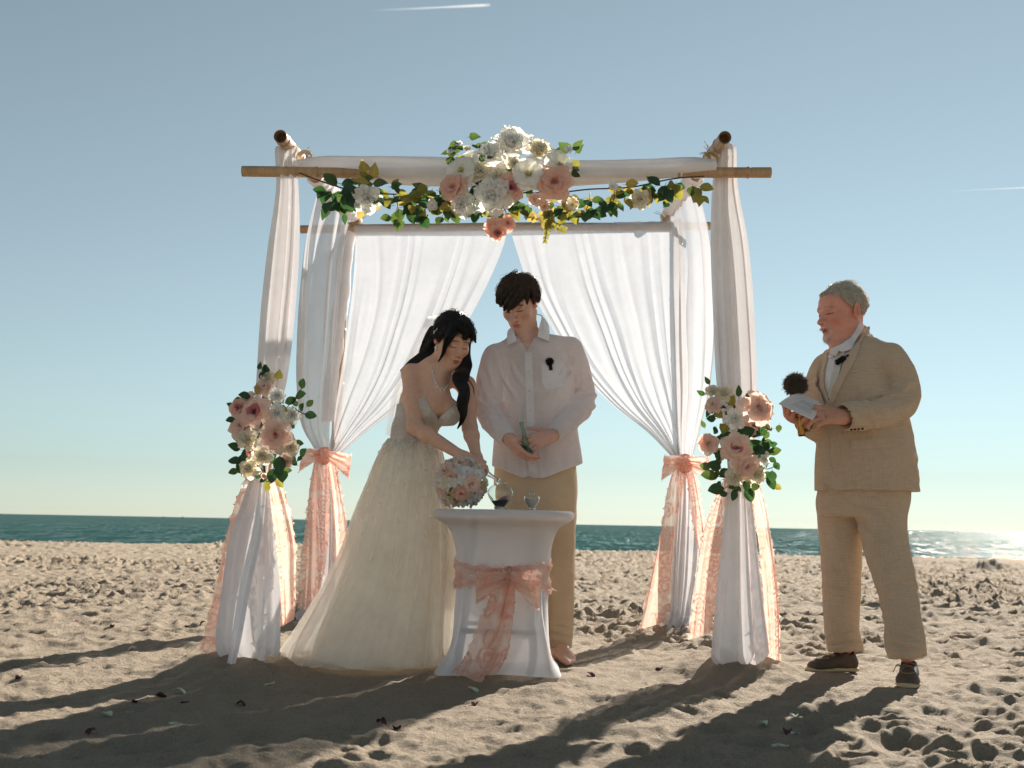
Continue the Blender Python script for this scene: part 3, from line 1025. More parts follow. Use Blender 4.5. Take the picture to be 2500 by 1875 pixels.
def bloom(parent, pos, d, R_, kind, mat, heart=None, name=None, rnd=None):
    """one flower: a heart mesh carrying petal objects"""
    rnd = rnd or random
    M = Matrix.Translation(Vector(pos)) @ aim(d, rnd.random() * 6.28)
    heart = heart or mat
    hm = core_mesh('yellow', 'stamen') if kind == 'open' else core_mesh(heart, 'roll')
    o = obj_me(name or {'rose': 'rose', 'peony': 'peony', 'open': 'anemone', 'bud': 'bud'}[kind], hm, parent, M @ Matrix.Scale(R_, 4))
    if kind == 'rose': lay = [(4, .16, 8, .80), (5, .22, 24, .86), (5, .26, 44, .92), (6, .28, 66, .95)]
    elif kind == 'peony': lay = [(5, .10, 10, .76), (6, .16, 26, .82), (6, .20, 48, .90), (6, .2, 74, .96)]
    elif kind == 'open': lay = [(5, .08, 58, .92), (6, .08, 76, 1.0)]
    else: lay = [(4, .10, 6, .85), (5, .16, 22, .9)]
    for li, (n, r, tilt, s) in enumerate(lay):
        for i in range(n):
            a = (i + .5 * (li % 2) + .25 * rnd.random()) / n * 2 * math.pi
            t = R(tilt + rnd.uniform(-7, 9))
            mm = mat if li > 0 or heart == mat else (heart if rnd.random() < .6 else mat)
            me = petal_mesh('rose' if kind == 'bud' else kind, mm, rnd.randrange(4))
            # petal: base at radius r, leaning outwards by t
            q = rotm('Z', a) @ Matrix.Translation((0, r * .8, 0)) @ rotm('X', -t) @ rotm('Z', rnd.uniform(-.2, .2)) @ Matrix.Scale(s * rnd.uniform(.9, 1.08), 4)
            obj_me('petal', me, o, q)
    return o


_lc = {}


def leaf_mesh(kind, mat, k):
    key = (kind, mat, k)
    if key in _lc: return _lc[key]
    n, m = 9, 5
    v = np.linspace(0, 1, n)[:, None]; u = np.linspace(-1, 1, m)[None]
    if kind == 'oval': W, p = .36, .85
    elif kind == 'ivy': W, p = .40, .55
    else: W, p = .27, .7
    prof = np.sin(math.pi * v ** p) ** (.8 if kind == 'oval' else 1.0)
    if kind == 'ivy': prof = prof * (1 + .18 * np.abs(np.sin(v * 9)))
    x = u * W * prof
    z = v + 0 * u
    y = .22 * np.abs(x) + (.12 + .06 * k) * np.sin(v * 2.4) * v - .03 * np.sin(v * 8 + k) * np.abs(u) + 0 * u
    P = np.stack([x, y + 0 * v, z], -1)
    mb = MB(); mb.grid(P)
    mb.tube([(0, 0, -.22), (0, .01, 0.02)], [.012, .016], 4, caps=False)
    _lc[key] = mb.mesh('leaf', LM[mat])
    return _lc[key]


def leaf(parent, pos, ang, L, kind='oval', mat='green', tilt=None, rnd=random, name='leaf'):
    """leaf whose blade runs along picture angle ang (0 = right, 90 = up), roughly facing the viewer"""
    a = R(ang)
    d = Vector((math.cos(a), rnd.uniform(-.5, .35) if tilt is None else tilt, math.sin(a))).normalized()
    face = Vector((rnd.uniform(-.5, .5), -1, rnd.uniform(-.2, .7)))
    y = (face - d * face.dot(d)).normalized()
    x = y.cross(d)
    M = Matrix(((x.x, y.x, d.x), (x.y, y.y, d.y), (x.z, y.z, d.z))).to_4x4()
    return obj_me(name, leaf_mesh(kind, mat, rnd.randrange(4)), parent, Matrix.Translation(Vector(pos)) @ M @ Matrix.Scale(L, 4))




# --- centre-piece and garland on the front beam
YG = 4.96
G = empty('flower_garland'); tag(G, 'garland of white and peach flowers with leaves across the front beam', 'garland')
rg = random.Random(5)
cen = [  # x, y, diameter px, kind, mat, heart, depth, face dx, face dz
    (1249, 362, 92, 'peony', 'white', None, .00, .0, .5), (1205, 385, 78, 'peony', 'white', None, .02, -.3, .5),
    (1290, 428, 84, 'open', 'white', None, -.10, .05, .1), (1354, 452, 78, 'rose', 'peach', 'peach', -.10, .05, .15),
    (1203, 482, 86, 'peony', 'white', None, -.10, -.1, -.1), (1238, 462, 62, 'rose', 'peach', 'rose', -.09, .4, .0),
    (1112, 462, 60, 'rose', 'peach', None, -.06, -.4, .1), (1128, 420, 84, 'open', 'white', None, -.04, -.35, .3),
    (1316, 375, 62, 'peony', 'cream', None, -.01, .2, .6), (1363, 405, 78, 'open', 'white', None, -.05, .45, .4),
    (1132, 496, 60, 'peony', 'white', None, -.06, -.2, -.5), (1172, 425, 56, 'peony', 'cream', None, -.03, -.3, .3),
    (1150, 395, 62, 'open', 'white', None, .01, -.3, .6), (1216, 438, 50, 'peony', 'cream', None, -.07, -.2, .2),
    (898, 484, 66, 'peony', 'white', None, -.03, .1, -.3), (1055, 500, 38, 'bud', 'white', None, -.03, .1, -.3),
    (1492, 460, 36, 'bud', 'white', None, -.02, .2, .2), (1384, 372, 30, 'bud', 'white', None, 0, .2, .6),
    (1122, 358, 26, 'bud', 'white', None, 0, -.1, .7), (1103, 372, 24, 'bud', 'white', None, 0, -.4, .4), (1140, 368, 24, 'bud', 'cream', None, -.01, .2, .5),
    (1398, 498, 34, 'open', 'cream', None, -.05, .1, -.2), (1330, 500, 40, 'bud', 'blush', None, -.03, -.1, -.5),
    (1560, 485, 44, 'peony', 'cream', None, -.02, .1, -.4), (1255, 405, 40, 'peony', 'cream', None, -.08, .0, .3), (1305, 485, 44, 'bud', 'blush', None, -.06, 0, -.4),
    (1206, 552, 38, 'rose', 'peach', None, -.08, -.3, -.3), (1236, 546, 34, 'rose', 'peach', None, -.08, .4, -.1), (1214, 566, 34, 'rose', 'peach', 'rose', -.1, 0, -.5),
]
for x, y, D, k, mt, ht, dy, fx, fz in cen:
    p = at(x, y, YG + dy)
    bloom(G, p, (fx + rg.uniform(-.1, .1), -1, fz), D / 2 * PX(YG) * (1.20 if k != 'open' else 1.08), k, mt, ht, rnd=rg)
# main stem of the garland
GP = [(730, 422), (800, 448), (880, 470), (960, 474), (1060, 478), (1150, 470), (1250, 470), (1360, 470), (1440, 462), (1540, 457), (1640, 437), (1720, 430)]
gs = spline([at(x, y, YG + .05) for x, y in GP], 120)
mb = MB(); mb.tube(gs, .0035, 6); mb.build('garland_stem', TWIG, G)
def gx(t): return np.array([np.interp(t, np.linspace(0, 1, 120), gs[:, k]) for k in range(3)])
clusters = [(815, 470, 50, 12, 'dark'), (855, 460, 42, 7, 'green'), (850, 500, 38, 5, 'dark'), (905, 455, 45, 7, 'gold'), (900, 505, 30, 3, 'gold'), (950, 470, 40, 6, 'olive'),
            (985, 490, 45, 8, 'dark'), (975, 515, 40, 6, 'green'), (1015, 490, 40, 7, 'gold'), (1030, 520, 38, 7, 'dark'), (1060, 470, 40, 8, 'olive'), (1085, 490, 34, 9, 'dark'), (1090, 520, 36, 7, 'green'),
            (1110, 500, 30, 5, 'gold'), (1170, 510, 34, 8, 'dark'), (1240, 508, 34, 9, 'olive'), (1275, 500, 34, 8, 'green'), (1310, 520, 34, 7, 'gold'), (1370, 505, 34, 8, 'dark'), (1400, 520, 36, 9, 'olive'),
            (1425, 495, 34, 6, 'gold'), (1440, 510, 36, 8, 'dark'), (1485, 500, 36, 8, 'dark'), (1500, 490, 34, 6, 'olive'), (1520, 470, 32, 7, 'gold'), (1560, 470, 42, 8, 'gold'), (1600, 465, 36, 5, 'olive'),
            (1625, 460, 40, 8, 'dark'), (1655, 450, 42, 6, 'olive'), (1690, 455, 44, 6, 'olive'), (1150, 455, 34, 7, 'dark'), (1180, 470, 34, 6, 'dark'), (1270, 400, 36, 5, 'gold'), (1330, 410, 36, 6, 'olive'),
            (1165, 380, 32, 6, 'green'), (1395, 385, 36, 8, 'green'), (1390, 420, 32, 6, 'dark'), (1105, 365, 30, 5, 'green'), (1135, 355, 30, 4, 'green'), (1225, 520, 26, 6, 'green'), (1215, 535, 24, 4, 'olive')]
for cx_, cy_, L, n, mt in clusters:
    L *= .88
    for i in range(int(n * 1.3)):
        x = cx_ + rg.gauss(0, L * .42); y = cy_ + rg.gauss(0, L * .32)
        near = gs[np.argmin(np.linalg.norm(gs - at(x, y, YG), axis=1))]
        p = at(x, y, YG + rg.uniform(-.05, .07))
        a = math.degrees(math.atan2(-(y - cy_) - 12, x - cx_)) + rg.uniform(-50, 50)
        m2 = mt if rg.random() < .75 else rg.choice(['green', 'olive', 'dark'])
        leaf(G, p, a, L * PX(YG) * rg.uniform(.75, 1.2), rg.choice(['oval', 'oval', 'ivy', 'pointed']), m2, rnd=rg)
# hanging fern sprig
fp = spline([at(x, y, YG - .03) for x, y in [(1333, 490), (1340, 530), (1336, 560), (1330, 590)]], 20)
mb = MB(); mb.tube(fp, .0022, 5); mb.build('sprig_stem', STEM, G)
for i in range(3, 20):
    for s in (-1, 1):
        leaf(G, fp[i], -90 + s * 48, .030 * (1.25 - i / 26), 'pointed', 'olive', rnd=rg, name='fern_leaflet')
fp = spline([at(x, y, YG - .05) for x, y in [(1338, 535), (1352, 550), (1378, 562)]], 12)
for i in range(12):
    for s in (-1, 1):
        leaf(G, fp[i], -25 + s * 60, .022, 'pointed', 'olive', rnd=rg, name='fern_leaflet')
mb = MB()
for a, b_ in (((1225, 500), (1212, 560)), ((1228, 500), (1236, 545)), ((1060, 478), (1030, 520)), ((960, 474), (972, 520)), ((1440, 470), (1430, 515)), ((1500, 465), (1490, 505))):
    mb = MB(); mb.tube(spline([at(*a, YG), at((a[0] + b_[0]) / 2 + 4, (a[1] + b_[1]) / 2, YG - .03), at(*b_, YG - .04)], 8), .002, 5); mb.build('twig', STEM, G)


# --- posies on the front posts
def posy(name, label, Y, blooms, leaves, S, seed, spine):
    rr = random.Random(seed)
    g = empty(name); tag(g, label, 'flowers', 'post flower arrangements')
    c = np.mean([[b[0], b[1]] for b in blooms], axis=0)
    for x, y, D, k, mt, ht, dy in blooms:
        X, Yp = S(x, y)
        cx2, cy2 = S(*c)
        fx, fz = (X - cx2) / 110, -(Yp - cy2) / 170
        bloom(g, at(X, Yp, Y + dy), (fx * .8 + rr.uniform(-.15, .15), -1, fz * .7 + rr.uniform(-.1, .2)), D * .5063 / 2 * PX(Y) * (1.20 if k != 'open' else 1.05), k, mt, ht, rnd=rr)
    for q in leaves:
        x, y, a, L, mt = q[:5]
        kind = q[5] if len(q) > 5 else 'oval'
        leaf(g, at(*S(x, y), Y + rr.uniform(-.06, .03)), a, L * .5063 * PX(Y), kind, mt, rnd=rr)
    # filler foliage behind the blooms
    for i in range(70):
        b = rr.choice(blooms)
        x, y = b[0] + rr.gauss(0, 34), b[1] + rr.gauss(0, 34)
        leaf(g, at(*S(x, y), Y + rr.uniform(0, .05)), rr.uniform(0, 360), rr.uniform(38, 56) * .5063 * PX(Y), rr.choice(['oval', 'pointed']), rr.choice(['dark', 'dark', 'green']), rnd=rr)
    mb = MB(); mb.tube(spline([at(*S(x, y), Y + .06) for x, y in spine], 24), .006, 6); mb.build('posy_stem', STEM, g)
    for (x0, y0, x1, y1) in [(470, 270, 560, 150), (500, 260, 590, 300)] if seed == 1 else [(560, 610, 440, 560), (700, 560, 790, 540)]:
        mb = MB(); mb.tube(spline([at(*S(x0, y0), Y), at(*S((x0 + x1) / 2, (y0 + y1) / 2 + 12), Y - .03), at(*S(x1, y1), Y - .03)], 10), .002, 5); mb.build('twig', TWIG, g)
    return g


SL = lambda x, y: (460 + x * .5063, 860 + y * .5063)
posy('post_flowers', 'tall cluster of peach roses and cream peonies on the bride-side front post', 4.93, [
    (385, 132, 72, 'peony', 'cream', None, .03), (372, 178, 86, 'rose', 'blush', None, .02), (428, 216, 76, 'peony', 'white', None, -.02), (332, 298, 122, 'rose', 'blush', 'rose', -.06),
    (250, 275, 80, 'rose', 'peach', 'rose', .01), (292, 232, 70, 'rose', 'blush', None, .0), (424, 300, 88, 'peony', 'white', None, -.05), (494, 306, 78, 'peony', 'white', None, -.01), (262, 360, 104, 'rose', 'blush', None, -.03),
    (424, 402, 128, 'rose', 'blush', 'peach', -.07), (295, 425, 98, 'peony', 'cream', None, -.06), (488, 456, 78, 'peony', 'cream', None, -.02), (358, 494, 88, 'peony', 'cream', None, -.06),
    (303, 556, 92, 'peony', 'cream', None, -.04), (306, 478, 44, 'rose', 'peach', 'rose', -.04), (470, 520, 60, 'rose', 'blush', None, .0), (370, 590, 40, 'bud', 'blush', None, -.04)],
    [(300, 215, 175, 60, 'dark'), (225, 322, 195, 45, 'dark'), (255, 420, 130, 60, 'dark'), (250, 470, 160, 65, 'dark'), (255, 525, 185, 65, 'dark'), (242, 570, 200, 50, 'green'),
     (465, 245, 20, 60, 'dark'), (515, 215, 10, 65, 'dark'), (545, 175, 70, 55, 'dark'), (570, 262, 50, 45, 'green'), (540, 285, 60, 50, 'dark'), (560, 300, 350, 60, 'dark'), (525, 262, 120, 40, 'green'),
     (440, 500, 270, 85, 'dark'), (410, 560, 265, 75, 'dark'), (455, 570, 280, 75, 'dark'), (480, 490, 300, 60, 'green'), (355, 560, 250, 60, 'dark'), (400, 620, 230, 50, 'olive'), (430, 610, 300, 50, 'olive'),
     (335, 205, 100, 55, 'gold', 'pointed'), (360, 215, 20, 65, 'gold', 'pointed'), (340, 235, 320, 60, 'gold', 'pointed'), (430, 130, 80, 50, 'olive', 'ivy'), (445, 260, 330, 60, 'gold', 'pointed'), (450, 350, 10, 50, 'gold', 'pointed'),
     (330, 370, 200, 60, 'dark'), (370, 370, 60, 60, 'dark'), (300, 390, 120, 55, 'dark'), (300, 510, 180, 60, 'dark'), (400, 470, 300, 60, 'dark'), (270, 520, 240, 60, 'dark'), (390, 640, 260, 40, 'olive')],
    SL, 1, [(380, 120), (350, 300), (360, 450), (370, 620)])
SR_ = lambda x, y: (1500 + x * .5063, 860 + y * .5063)
posy('post_flowers', 'tall cluster of blush roses and dark leaves on the front post beside the officiant', 5.03, [
    (475, 196, 68, 'peony', 'cream', None, .02), (532, 206, 78, 'peony', 'cream', None, .0), (480, 258, 68, 'rose', 'blush', None, .0), (678, 276, 138, 'rose', 'blush', None, -.05), (578, 324, 92, 'peony', 'white', None, -.05),
    (655, 356, 88, 'rose', 'blush', None, -.02), (455, 444, 104, 'open', 'blush', None, -.02), (584, 460, 112, 'rose', 'blush', 'rose', -.07), (624, 545, 116, 'rose', 'blush', 'blush', -.06), (575, 600, 84, 'peony', 'cream', None, -.06),
    (680, 588, 80, 'peony', 'cream', None, -.05), (716, 520, 52, 'peony', 'white', None, -.03), (726, 490, 36, 'bud', 'white', None, -.03), (520, 490, 50, 'rose', 'peach', None, .0), (560, 640, 46, 'bud', 'peach', None, -.04), (735, 360, 34, 'peony', 'cream', None, .0)],
    [(600, 215, 95, 60, 'dark', 'pointed'), (630, 212, 20, 45, 'green'), (510, 250, 220, 60, 'olive', 'ivy'), (550, 255, 60, 60, 'olive', 'ivy'), (520, 290, 200, 60, 'olive', 'ivy'), (535, 345, 250, 60, 'olive', 'ivy'), (490, 320, 180, 50, 'dark'),
     (600, 400, 20, 85, 'dark'), (655, 410, 50, 85, 'dark'), (700, 405, 60, 70, 'dark'), (640, 470, 30, 85, 'dark'), (670, 450, 320, 70, 'dark'), (700, 470, 40, 70, 'dark'), (745, 485, 10, 62, 'green'), (720, 470, 60, 60, 'green'),
     (745, 510, 330, 40, 'dark'), (760, 570, 270, 60, 'dark'), (770, 530, 300, 45, 'dark'), (740, 600, 290, 70, 'dark'), (765, 640, 330, 45, 'olive'), (640, 650, 285, 75, 'dark'), (580, 660, 260, 60, 'dark'), (600, 640, 200, 55, 'green'),
     (500, 600, 180, 85, 'green'), (530, 655, 195, 85, 'dark'), (515, 560, 160, 75, 'dark'), (465, 555, 170, 55, 'green'), (510, 520, 120, 60, 'dark'), (545, 410, 190, 60, 'dark'), (520, 405, 10, 55, 'dark'), (690, 630, 240, 55, 'green'),
     (720, 560, 200, 50, 'green'), (545, 560, 230, 60, 'dark'), (640, 620, 250, 60, 'dark'), (690, 480, 200, 60, 'dark'), (490, 360, 240, 50, 'dark')],
    SR_, 2, [(560, 200), (600, 350), (600, 500), (610, 640)])

# ------------------------------------------------------------------ table with stretch cover
YT = 5.0
TC = at(1230, 1255, YT)           # centre of the table top
TZ = TC[2] + .022
TABLE = empty('cocktail_table', (0, 0, 0)); tag(TABLE, 'low round cocktail table in a white stretch cover', 'table')


def cover_mat():
    b = NB('white_spandex')
    o = b.obj()
    n = b.noise(700, 2, .5, o)
    st = b.noise(5, 3, .6, b.mapping(o, (1, 1, .25)))
    col = b.ramp(b.noise(4, 4), [(.3, (.90, .88, .90)), (.7, (.93, .915, .93))])
    nr = b.bump(b.math('ADD', n, b.math('MULTIPLY', st, 4.0)), .12, .004)
    d = b.n('BsdfDiffuse', Color=col, Normal=nr); t = b.n('BsdfTranslucent', Color=col)
    s = b.n('MixShader'); b.set(s.inputs[0], .50); b.set(s.inputs[1], d.outputs[0]); b.set(s.inputs[2], t.outputs[0])
    mx = b.n('MixShader'); b.set(mx.inputs[0], .90); b.set(mx.inputs[1], b.n('BsdfTransparent').outputs[0]); b.set(mx.inputs[2], s.outputs[0])
    return b.finish(mx.outputs[0])


SPANDEX = cover_mat()
prof = [  # y in picture, half width m, squareness, centre shift
    (1246, .300, 2.0, 0), (1250, .312, 2.0, 0), (1262, .313, 2.0, 0), (1270, .300, 2.0, 0), (1281, .262, 2.0, 0), (1296, .238, 2.1, 0), (1325, .219, 2.3, 0), (1360, .208, 2.6, 0), (1400, .204, 3.0, 0), (1460, .205, 3.6, -.001),
    (1520, .209, 4.5, -.003), (1570, .216, 5.5, -.005), (1600, .226, 6.5, -.007), (1625, .243, 7.0, -.009), (1650, .272, 8.0, -.011)]
A_ = np.array(prof)
nz, na = 90, 192
tt = np.linspace(0, 1, nz)
PR = spline(np.column_stack([A_[:, 0] / 100, A_[:, 1], A_[:, 2] * .1, A_[:, 3]]), nz)
ang = np.linspace(0, 2 * math.pi, na, endpoint=False)
Pt = np.zeros((nz, na, 3))
for i in range(nz):
    y, hw, e, sh = PR[i, 0] * 100, PR[i, 1], PR[i, 2] * 10, PR[i, 3]
    c, s = np.cos(ang), np.sin(ang)
    rr = hw / (np.abs(c) ** e + np.abs(s) ** e) ** (1 / e)
    z = at(1230, y, YT if y < 1500 else YT - .22 * (y - 1500) / 150)[2]
    low = np.clip((y - 1560) / 90, 0, 1)
    zz = max(z, .012) + low * .010 * np.abs(np.cos(2 * ang)) ** 1.2
    wr = .0042 * np.sin(ang * 19 + 2.5 * np.sin(ang * 3)) * np.exp(-((y - 1392) / 38) ** 2) + .002 * np.sin(ang * 7 + y * .035) * np.clip((y - 1300) / 80, 0, 1) + .0015 * noise2(ang * 4, np.full(na, i * .1), 1.0, 3)
    # sags inward between the corners of the frame
    sag = -.008 * np.clip((y - 1420) / 150, 0, 1) * np.abs(np.cos(2 * ang)) ** 1.5
    Pt[i] = np.stack([TC[0] + sh + (rr + wr + sag) * c, YT + (rr + wr + sag) * s, zz], -1)
mb = MB(); mb.grid(Pt, wrap=True)
top = Pt[0]
n0 = mb.n
ring = [top, TC + (top - TC) * .6 + np.array([0, 0, .001]), np.repeat(top.mean(0)[None] + (0, 0, .001), na, 0)]
for r_ in ring: r_[:, 2] = top[0, 2] + .0
ring[1][:, 2] += .0015; ring[2][:, 2] += .0018
mb.grid(np.array(ring), wrap=True)
mb.build('stretch_cover', SPANDEX, TABLE)
METAL = pbr('grey_metal', (.35, .36, .38), .4, metallic=.8)
for sx in (-1, 1):
    for sy in (-1, 1):
        mb = MB(); mb.tube([(TC[0] + sx * .13, YT + sy * .13, TZ - .05), (TC[0] - .004 + sx * .15, YT + sy * .15, .3), (TC[0] - .01 + sx * .185, YT + sy * .185, .015)], .013, 10); mb.build('table_leg', METAL, TABLE)
for sy in (-1, 1):
    zb = at(1230, 1543, YT - .2)[2]
    mb = MB(); mb.tube([(TC[0] - .165, YT + sy * .186, zb), (TC[0] + .15, YT + sy * .186, zb)], .011, 8); mb.build('crossbar', METAL, TABLE)
mb = MB(); mb.lathe([(0, 0), (.296, 0), (.300, -.01), (.296, -.022), (0, -.022)], 48, (TC[0], YT, top[0, 2] - .003)); mb.build('table_top', pbr('table_wood', (.3, .22, .15), .6), TABLE)
# seams of the cover
for sx, px in ((-1, 1130), (1, 1322)):
    pts = [at(px + (-1 if sx < 0 else 1) * d, y, YT - dy) for y, d, dy in ((1440, 0, .212), (1500, 2, .214), (1560, 12, .225), (1600, 22, .236))]
    mb = MB(); mb.tube(spline(pts, 14), .0016, 5); mb.build('seam', SPANDEX, TABLE)

# sash round the table with bow
TS = empty('table_sash'); tag(TS, 'peach rosette sash tied in a big bow round the white table', 'sash', 'peach sashes')
nb = 96
a = np.linspace(0, 2 * math.pi, nb, endpoint=False)
rw = []
zt, zb = at(1230, 1384, YT - .2)[2], at(1230, 1432, YT - .2)[2]
for j in range(9):
    f = j / 8
    e = 3.2
    rr = (.212 + .006 * math.sin(f * 9)) / (np.abs(np.cos(a)) ** e + np.abs(np.sin(a)) ** e) ** (1 / e)
    rr = rr + .004 * noise2(a * 5, np.full(nb, f * 5), 1.0, 6) + .003 * np.sin(f * 20 + a * 3)
    side = np.abs(np.cos(a)) ** 2
    zz = (zt + .02 * side) * (1 - f) + (zb - .015 * side) * f + .006 * noise2(a * 6, np.full(nb, f), 1.0, 2)
    rw.append(np.stack([TC[0] + rr * np.cos(a), YT + rr * np.sin(a), zz], -1))
P = np.array(rw)
mb = MB(); mb.grid(P, wrap=True); band = mb.build('band', PEACH, TS)
f = MB(); fringe(f, np.vstack([P[0], P[0][:1]]), np.vstack([P[0] - P[1], (P[0] - P[1])[:1]]), 240, .012, 5); fringe(f, np.vstack([P[-1], P[-1][:1]]), np.vstack([P[-1] - P[-2], (P[-1] - P[-2])[:1]]), 240, .012, 6)
f.build('frayed_edge', FRAY, band)['kind'] = 'stuff'
kc = at(1243, 1406, YT - .245)
knot(TS, kc, (.030, .035, .038), 3)
loop(TS, kc, (-1, -.18, -.05), (0, -.2, 1), .14, .125, 3); loop(TS, kc, (1, -.18, -.12), (0, -.2, 1), .135, .14, 8)
tail(TS, rows(YT - .26, [(1224, 1400, 1256, 1405), (1196, 1450, 1250, 1460, -.02), (1160, 1540, 1232, 1545, -.04), (1128, 1610, 1200, 1620, -.06), (1100, 1640, 1178, 1668, -.08)]), 1.6, [.008, .014, .018, .016], 111)
tail(TS, rows(YT - .25, [(1234, 1400, 1258, 1405), (1226, 1470, 1258, 1470, -.02), (1212, 1550, 1250, 1550, -.03), (1196, 1610, 1236, 1610, -.05), (1176, 1650, 1212, 1648, -.06)]), 1.4, [.008, .014, .018, .016], 115)

# ------------------------------------------------------------------ glassware
def glass_mat(name, tint=(1, 1, 1), rough=.02):
    b = NB(name)
    g = b.n('BsdfGlass', Color=tint, Roughness=rough, IOR=1.46)
    g.inputs['Color'].default_value = (*tint, 1)
    w_ = b.bump(b.noise(30, 2), .04, .002)
    b.set(g.inputs['Normal'], w_)
    return b.finish(g.outputs[0])


GLASS = glass_mat('clear_glass', (.97, .985, .98))
GREENGLASS = glass_mat('green_tinted_glass', (.80, .93, .87))


def sand_mat(name, c): return pbr(name, c, .95, (500, .6, .002), var=.35, vscale=300)


GREY_S = sand_mat('dark_grey_sand', (.07, .075, .085)); PINK_S = sand_mat('pink_sand', (.62, .30, .42)); TEAL_S = sand_mat('teal_sand', (.05, .13, .14)); WHITE_S = sand_mat('pale_sand', (.62, .55, .48))


def vessel(root, prof, th, mat, name='glass_body', seg=40, flat=1.0):
    """closed glass wall: outer profile and an inner one th inside it"""
    o = np.array(prof, float)
    i = o.copy(); i[:, 0] = np.maximum(o[:, 0] - th, .0004); i[0, 1] = o[0, 1] + th * 1.6; i[:, 1] = np.maximum(i[:, 1], i[0, 1])
    full = np.vstack([[[0, o[0, 1]]], o, i[::-1], [[0, i[0, 1]]]])
    mb = MB(); mb.lathe(full, seg)
    for v in mb.V: v[:, 1] *= flat
    return mb.build(name, mat, root)


s = PX(4.95)
V1 = empty('heart_vase', at(1221, 1241, 4.95)); tag(V1, 'clear heart-shaped glass jar holding grey and pink sand on the table', 'jar')
V1.location[2] = TZ - .0
hp = [(13, 0), (15, 2), (14, 7), (19, 14), (26, 24), (31, 34), (31.5, 42), (28, 50), (20, 56), (14, 58.5), (12.5, 61), (13.5, 64), (14.5, 66), (14, 67)]
hp = [(r_ * s, z_ * s) for r_, z_ in spline(np.array(hp, float), 44)]
vessel(V1, hp, .0032, GLASS, flat=.72)
inner = [(r_ - .005, z_) for r_, z_ in hp if .006 < z_ < .040]
def fill(root, name, lo, hi, mat, tilt, flat=.72):
    pr = [(max(r_ - .0048, .001), z_) for r_, z_ in hp if lo <= z_ <= hi]
    mb = MB(); mb.lathe([(0, pr[0][1])] + pr + [(0, pr[-1][1])], 32)
    for v in mb.V:
        v[:, 1] *= flat
        k = np.clip((v[:, 2] - lo) / (hi - lo), 0, 1)
        v[:, 2] += k * tilt * v[:, 0] + k * .003 * noise3(v, .012)
    return mb.build(name, mat, root)
fill(V1, 'grey_sand', .006, .040, GREY_S, .12)
mb = MB(); mb.ball((.012, 0, .046), (.024, .016, .008), 20, 10, Matrix.Rotation(R(-24), 3, 'Y')); mb.build('pink_sand', PINK_S, V1)
for q in range(3):
    an = q * 2.094 + .5
    mb = MB(); mb.ball((.022 * math.cos(an), .016 * math.sin(an), .003), (.005, .005, .004)); mb.build('foot', GLASS, V1)
V2 = empty('small_heart_vase', at(1298, 1241, 4.97)); tag(V2, 'small clear heart-shaped glass jar of pale sand on the table', 'jar')
V2.location[2] = TZ
h2 = [(7.5, 0), (8.5, 2), (8.5, 5), (13, 11), (18, 20), (19.5, 27), (18, 32), (12, 35), (8.5, 36.5), (8, 38), (9.5, 40), (9.5, 41)]
h2 = [(r_ * s, z_ * s) for r_, z_ in spline(np.array(h2, float), 36)]
vessel(V2, h2, .003, GLASS, flat=.7)
pr = [(max(r_ - .0045, .001), z_) for r_, z_ in h2 if .008 <= z_ <= .052]
mb = MB(); mb.lathe([(0, pr[0][1])] + pr + [(0, pr[-1][1])], 28)
for v in mb.V: v[:, 1] *= .7
mb.build('pale_sand', WHITE_S, V2)
for q in range(3):
    an = q * 2.094 + .3
    mb = MB(); mb.ball((.015 * math.cos(an), .011 * math.sin(an), .002), (.004, .004, .004)); mb.build('foot', GLASS, V2)


def bottle(name, label, neck, base, Rb, Rn, glass, sand=None):
    """slim bottle lying along neck->base"""
    neck, base = np.asarray(neck, float), np.asarray(base, float)
    L = np.linalg.norm(neck - base)
    root = empty(name)
    tag(root, label, 'bottle')
    root.matrix_world = Matrix.Translation(Vector(base)) @ aim(Vector(neck - base))
    pf = spline(np.array([(Rb * .9, 0), (Rb, .004), (Rb, L * .30), (Rb * .92, L * .38), (Rn * 1.35, L * .56), (Rn, L * .70), (Rn, L * .955), (Rn * 1.35, L * .965), (Rn * 1.35, L * .995), (Rn * 1.2, L)]), 44)
    vessel(root, pf, .0022, glass)
    if sand:
        pr = [(max(r_ - .003, .001), z_) for r_, z_ in pf if .005 < z_ < L * .34]
        mb = MB(); mb.lathe([(0, pr[0][1])] + pr + [(0, pr[-1][1])], 24); mb.build('coloured_sand', sand, root)
    return root


C7 = lambda x, y: (1040 + x * .1718, 1000 + y * .1718)
bottle('sand_bottle', 'slim green-tinted glass bottle of teal sand held by the groom', at(*C7(1356, 180), 5.16), at(*C7(1455, 668), 5.20), .0195, .0085, GREENGLASS, TEAL_S)
bottle('sand_bottle', 'slim clear glass bottle tilted by the bride over the heart jar', at(*C7(1042, 1010), 4.95), at(*C7(690, 800), 5.05), .018, .0088, GLASS)

# ------------------------------------------------------------------ bouquet ball on the table
BQ = empty('bouquet'); tag(BQ, 'round bouquet of white, cream and blush blossoms lying on the table', 'bouquet')
rb = random.Random(21)
bc = at(1124, 1184, 4.92); bR = 63 * PX(4.92)
bc[2] = TZ + bR * .96
mb = MB(); mb.ball(bc, bR * .80, 24, 16); mb.build('bouquet_core', LM['gold'], BQ)
_fl = {}


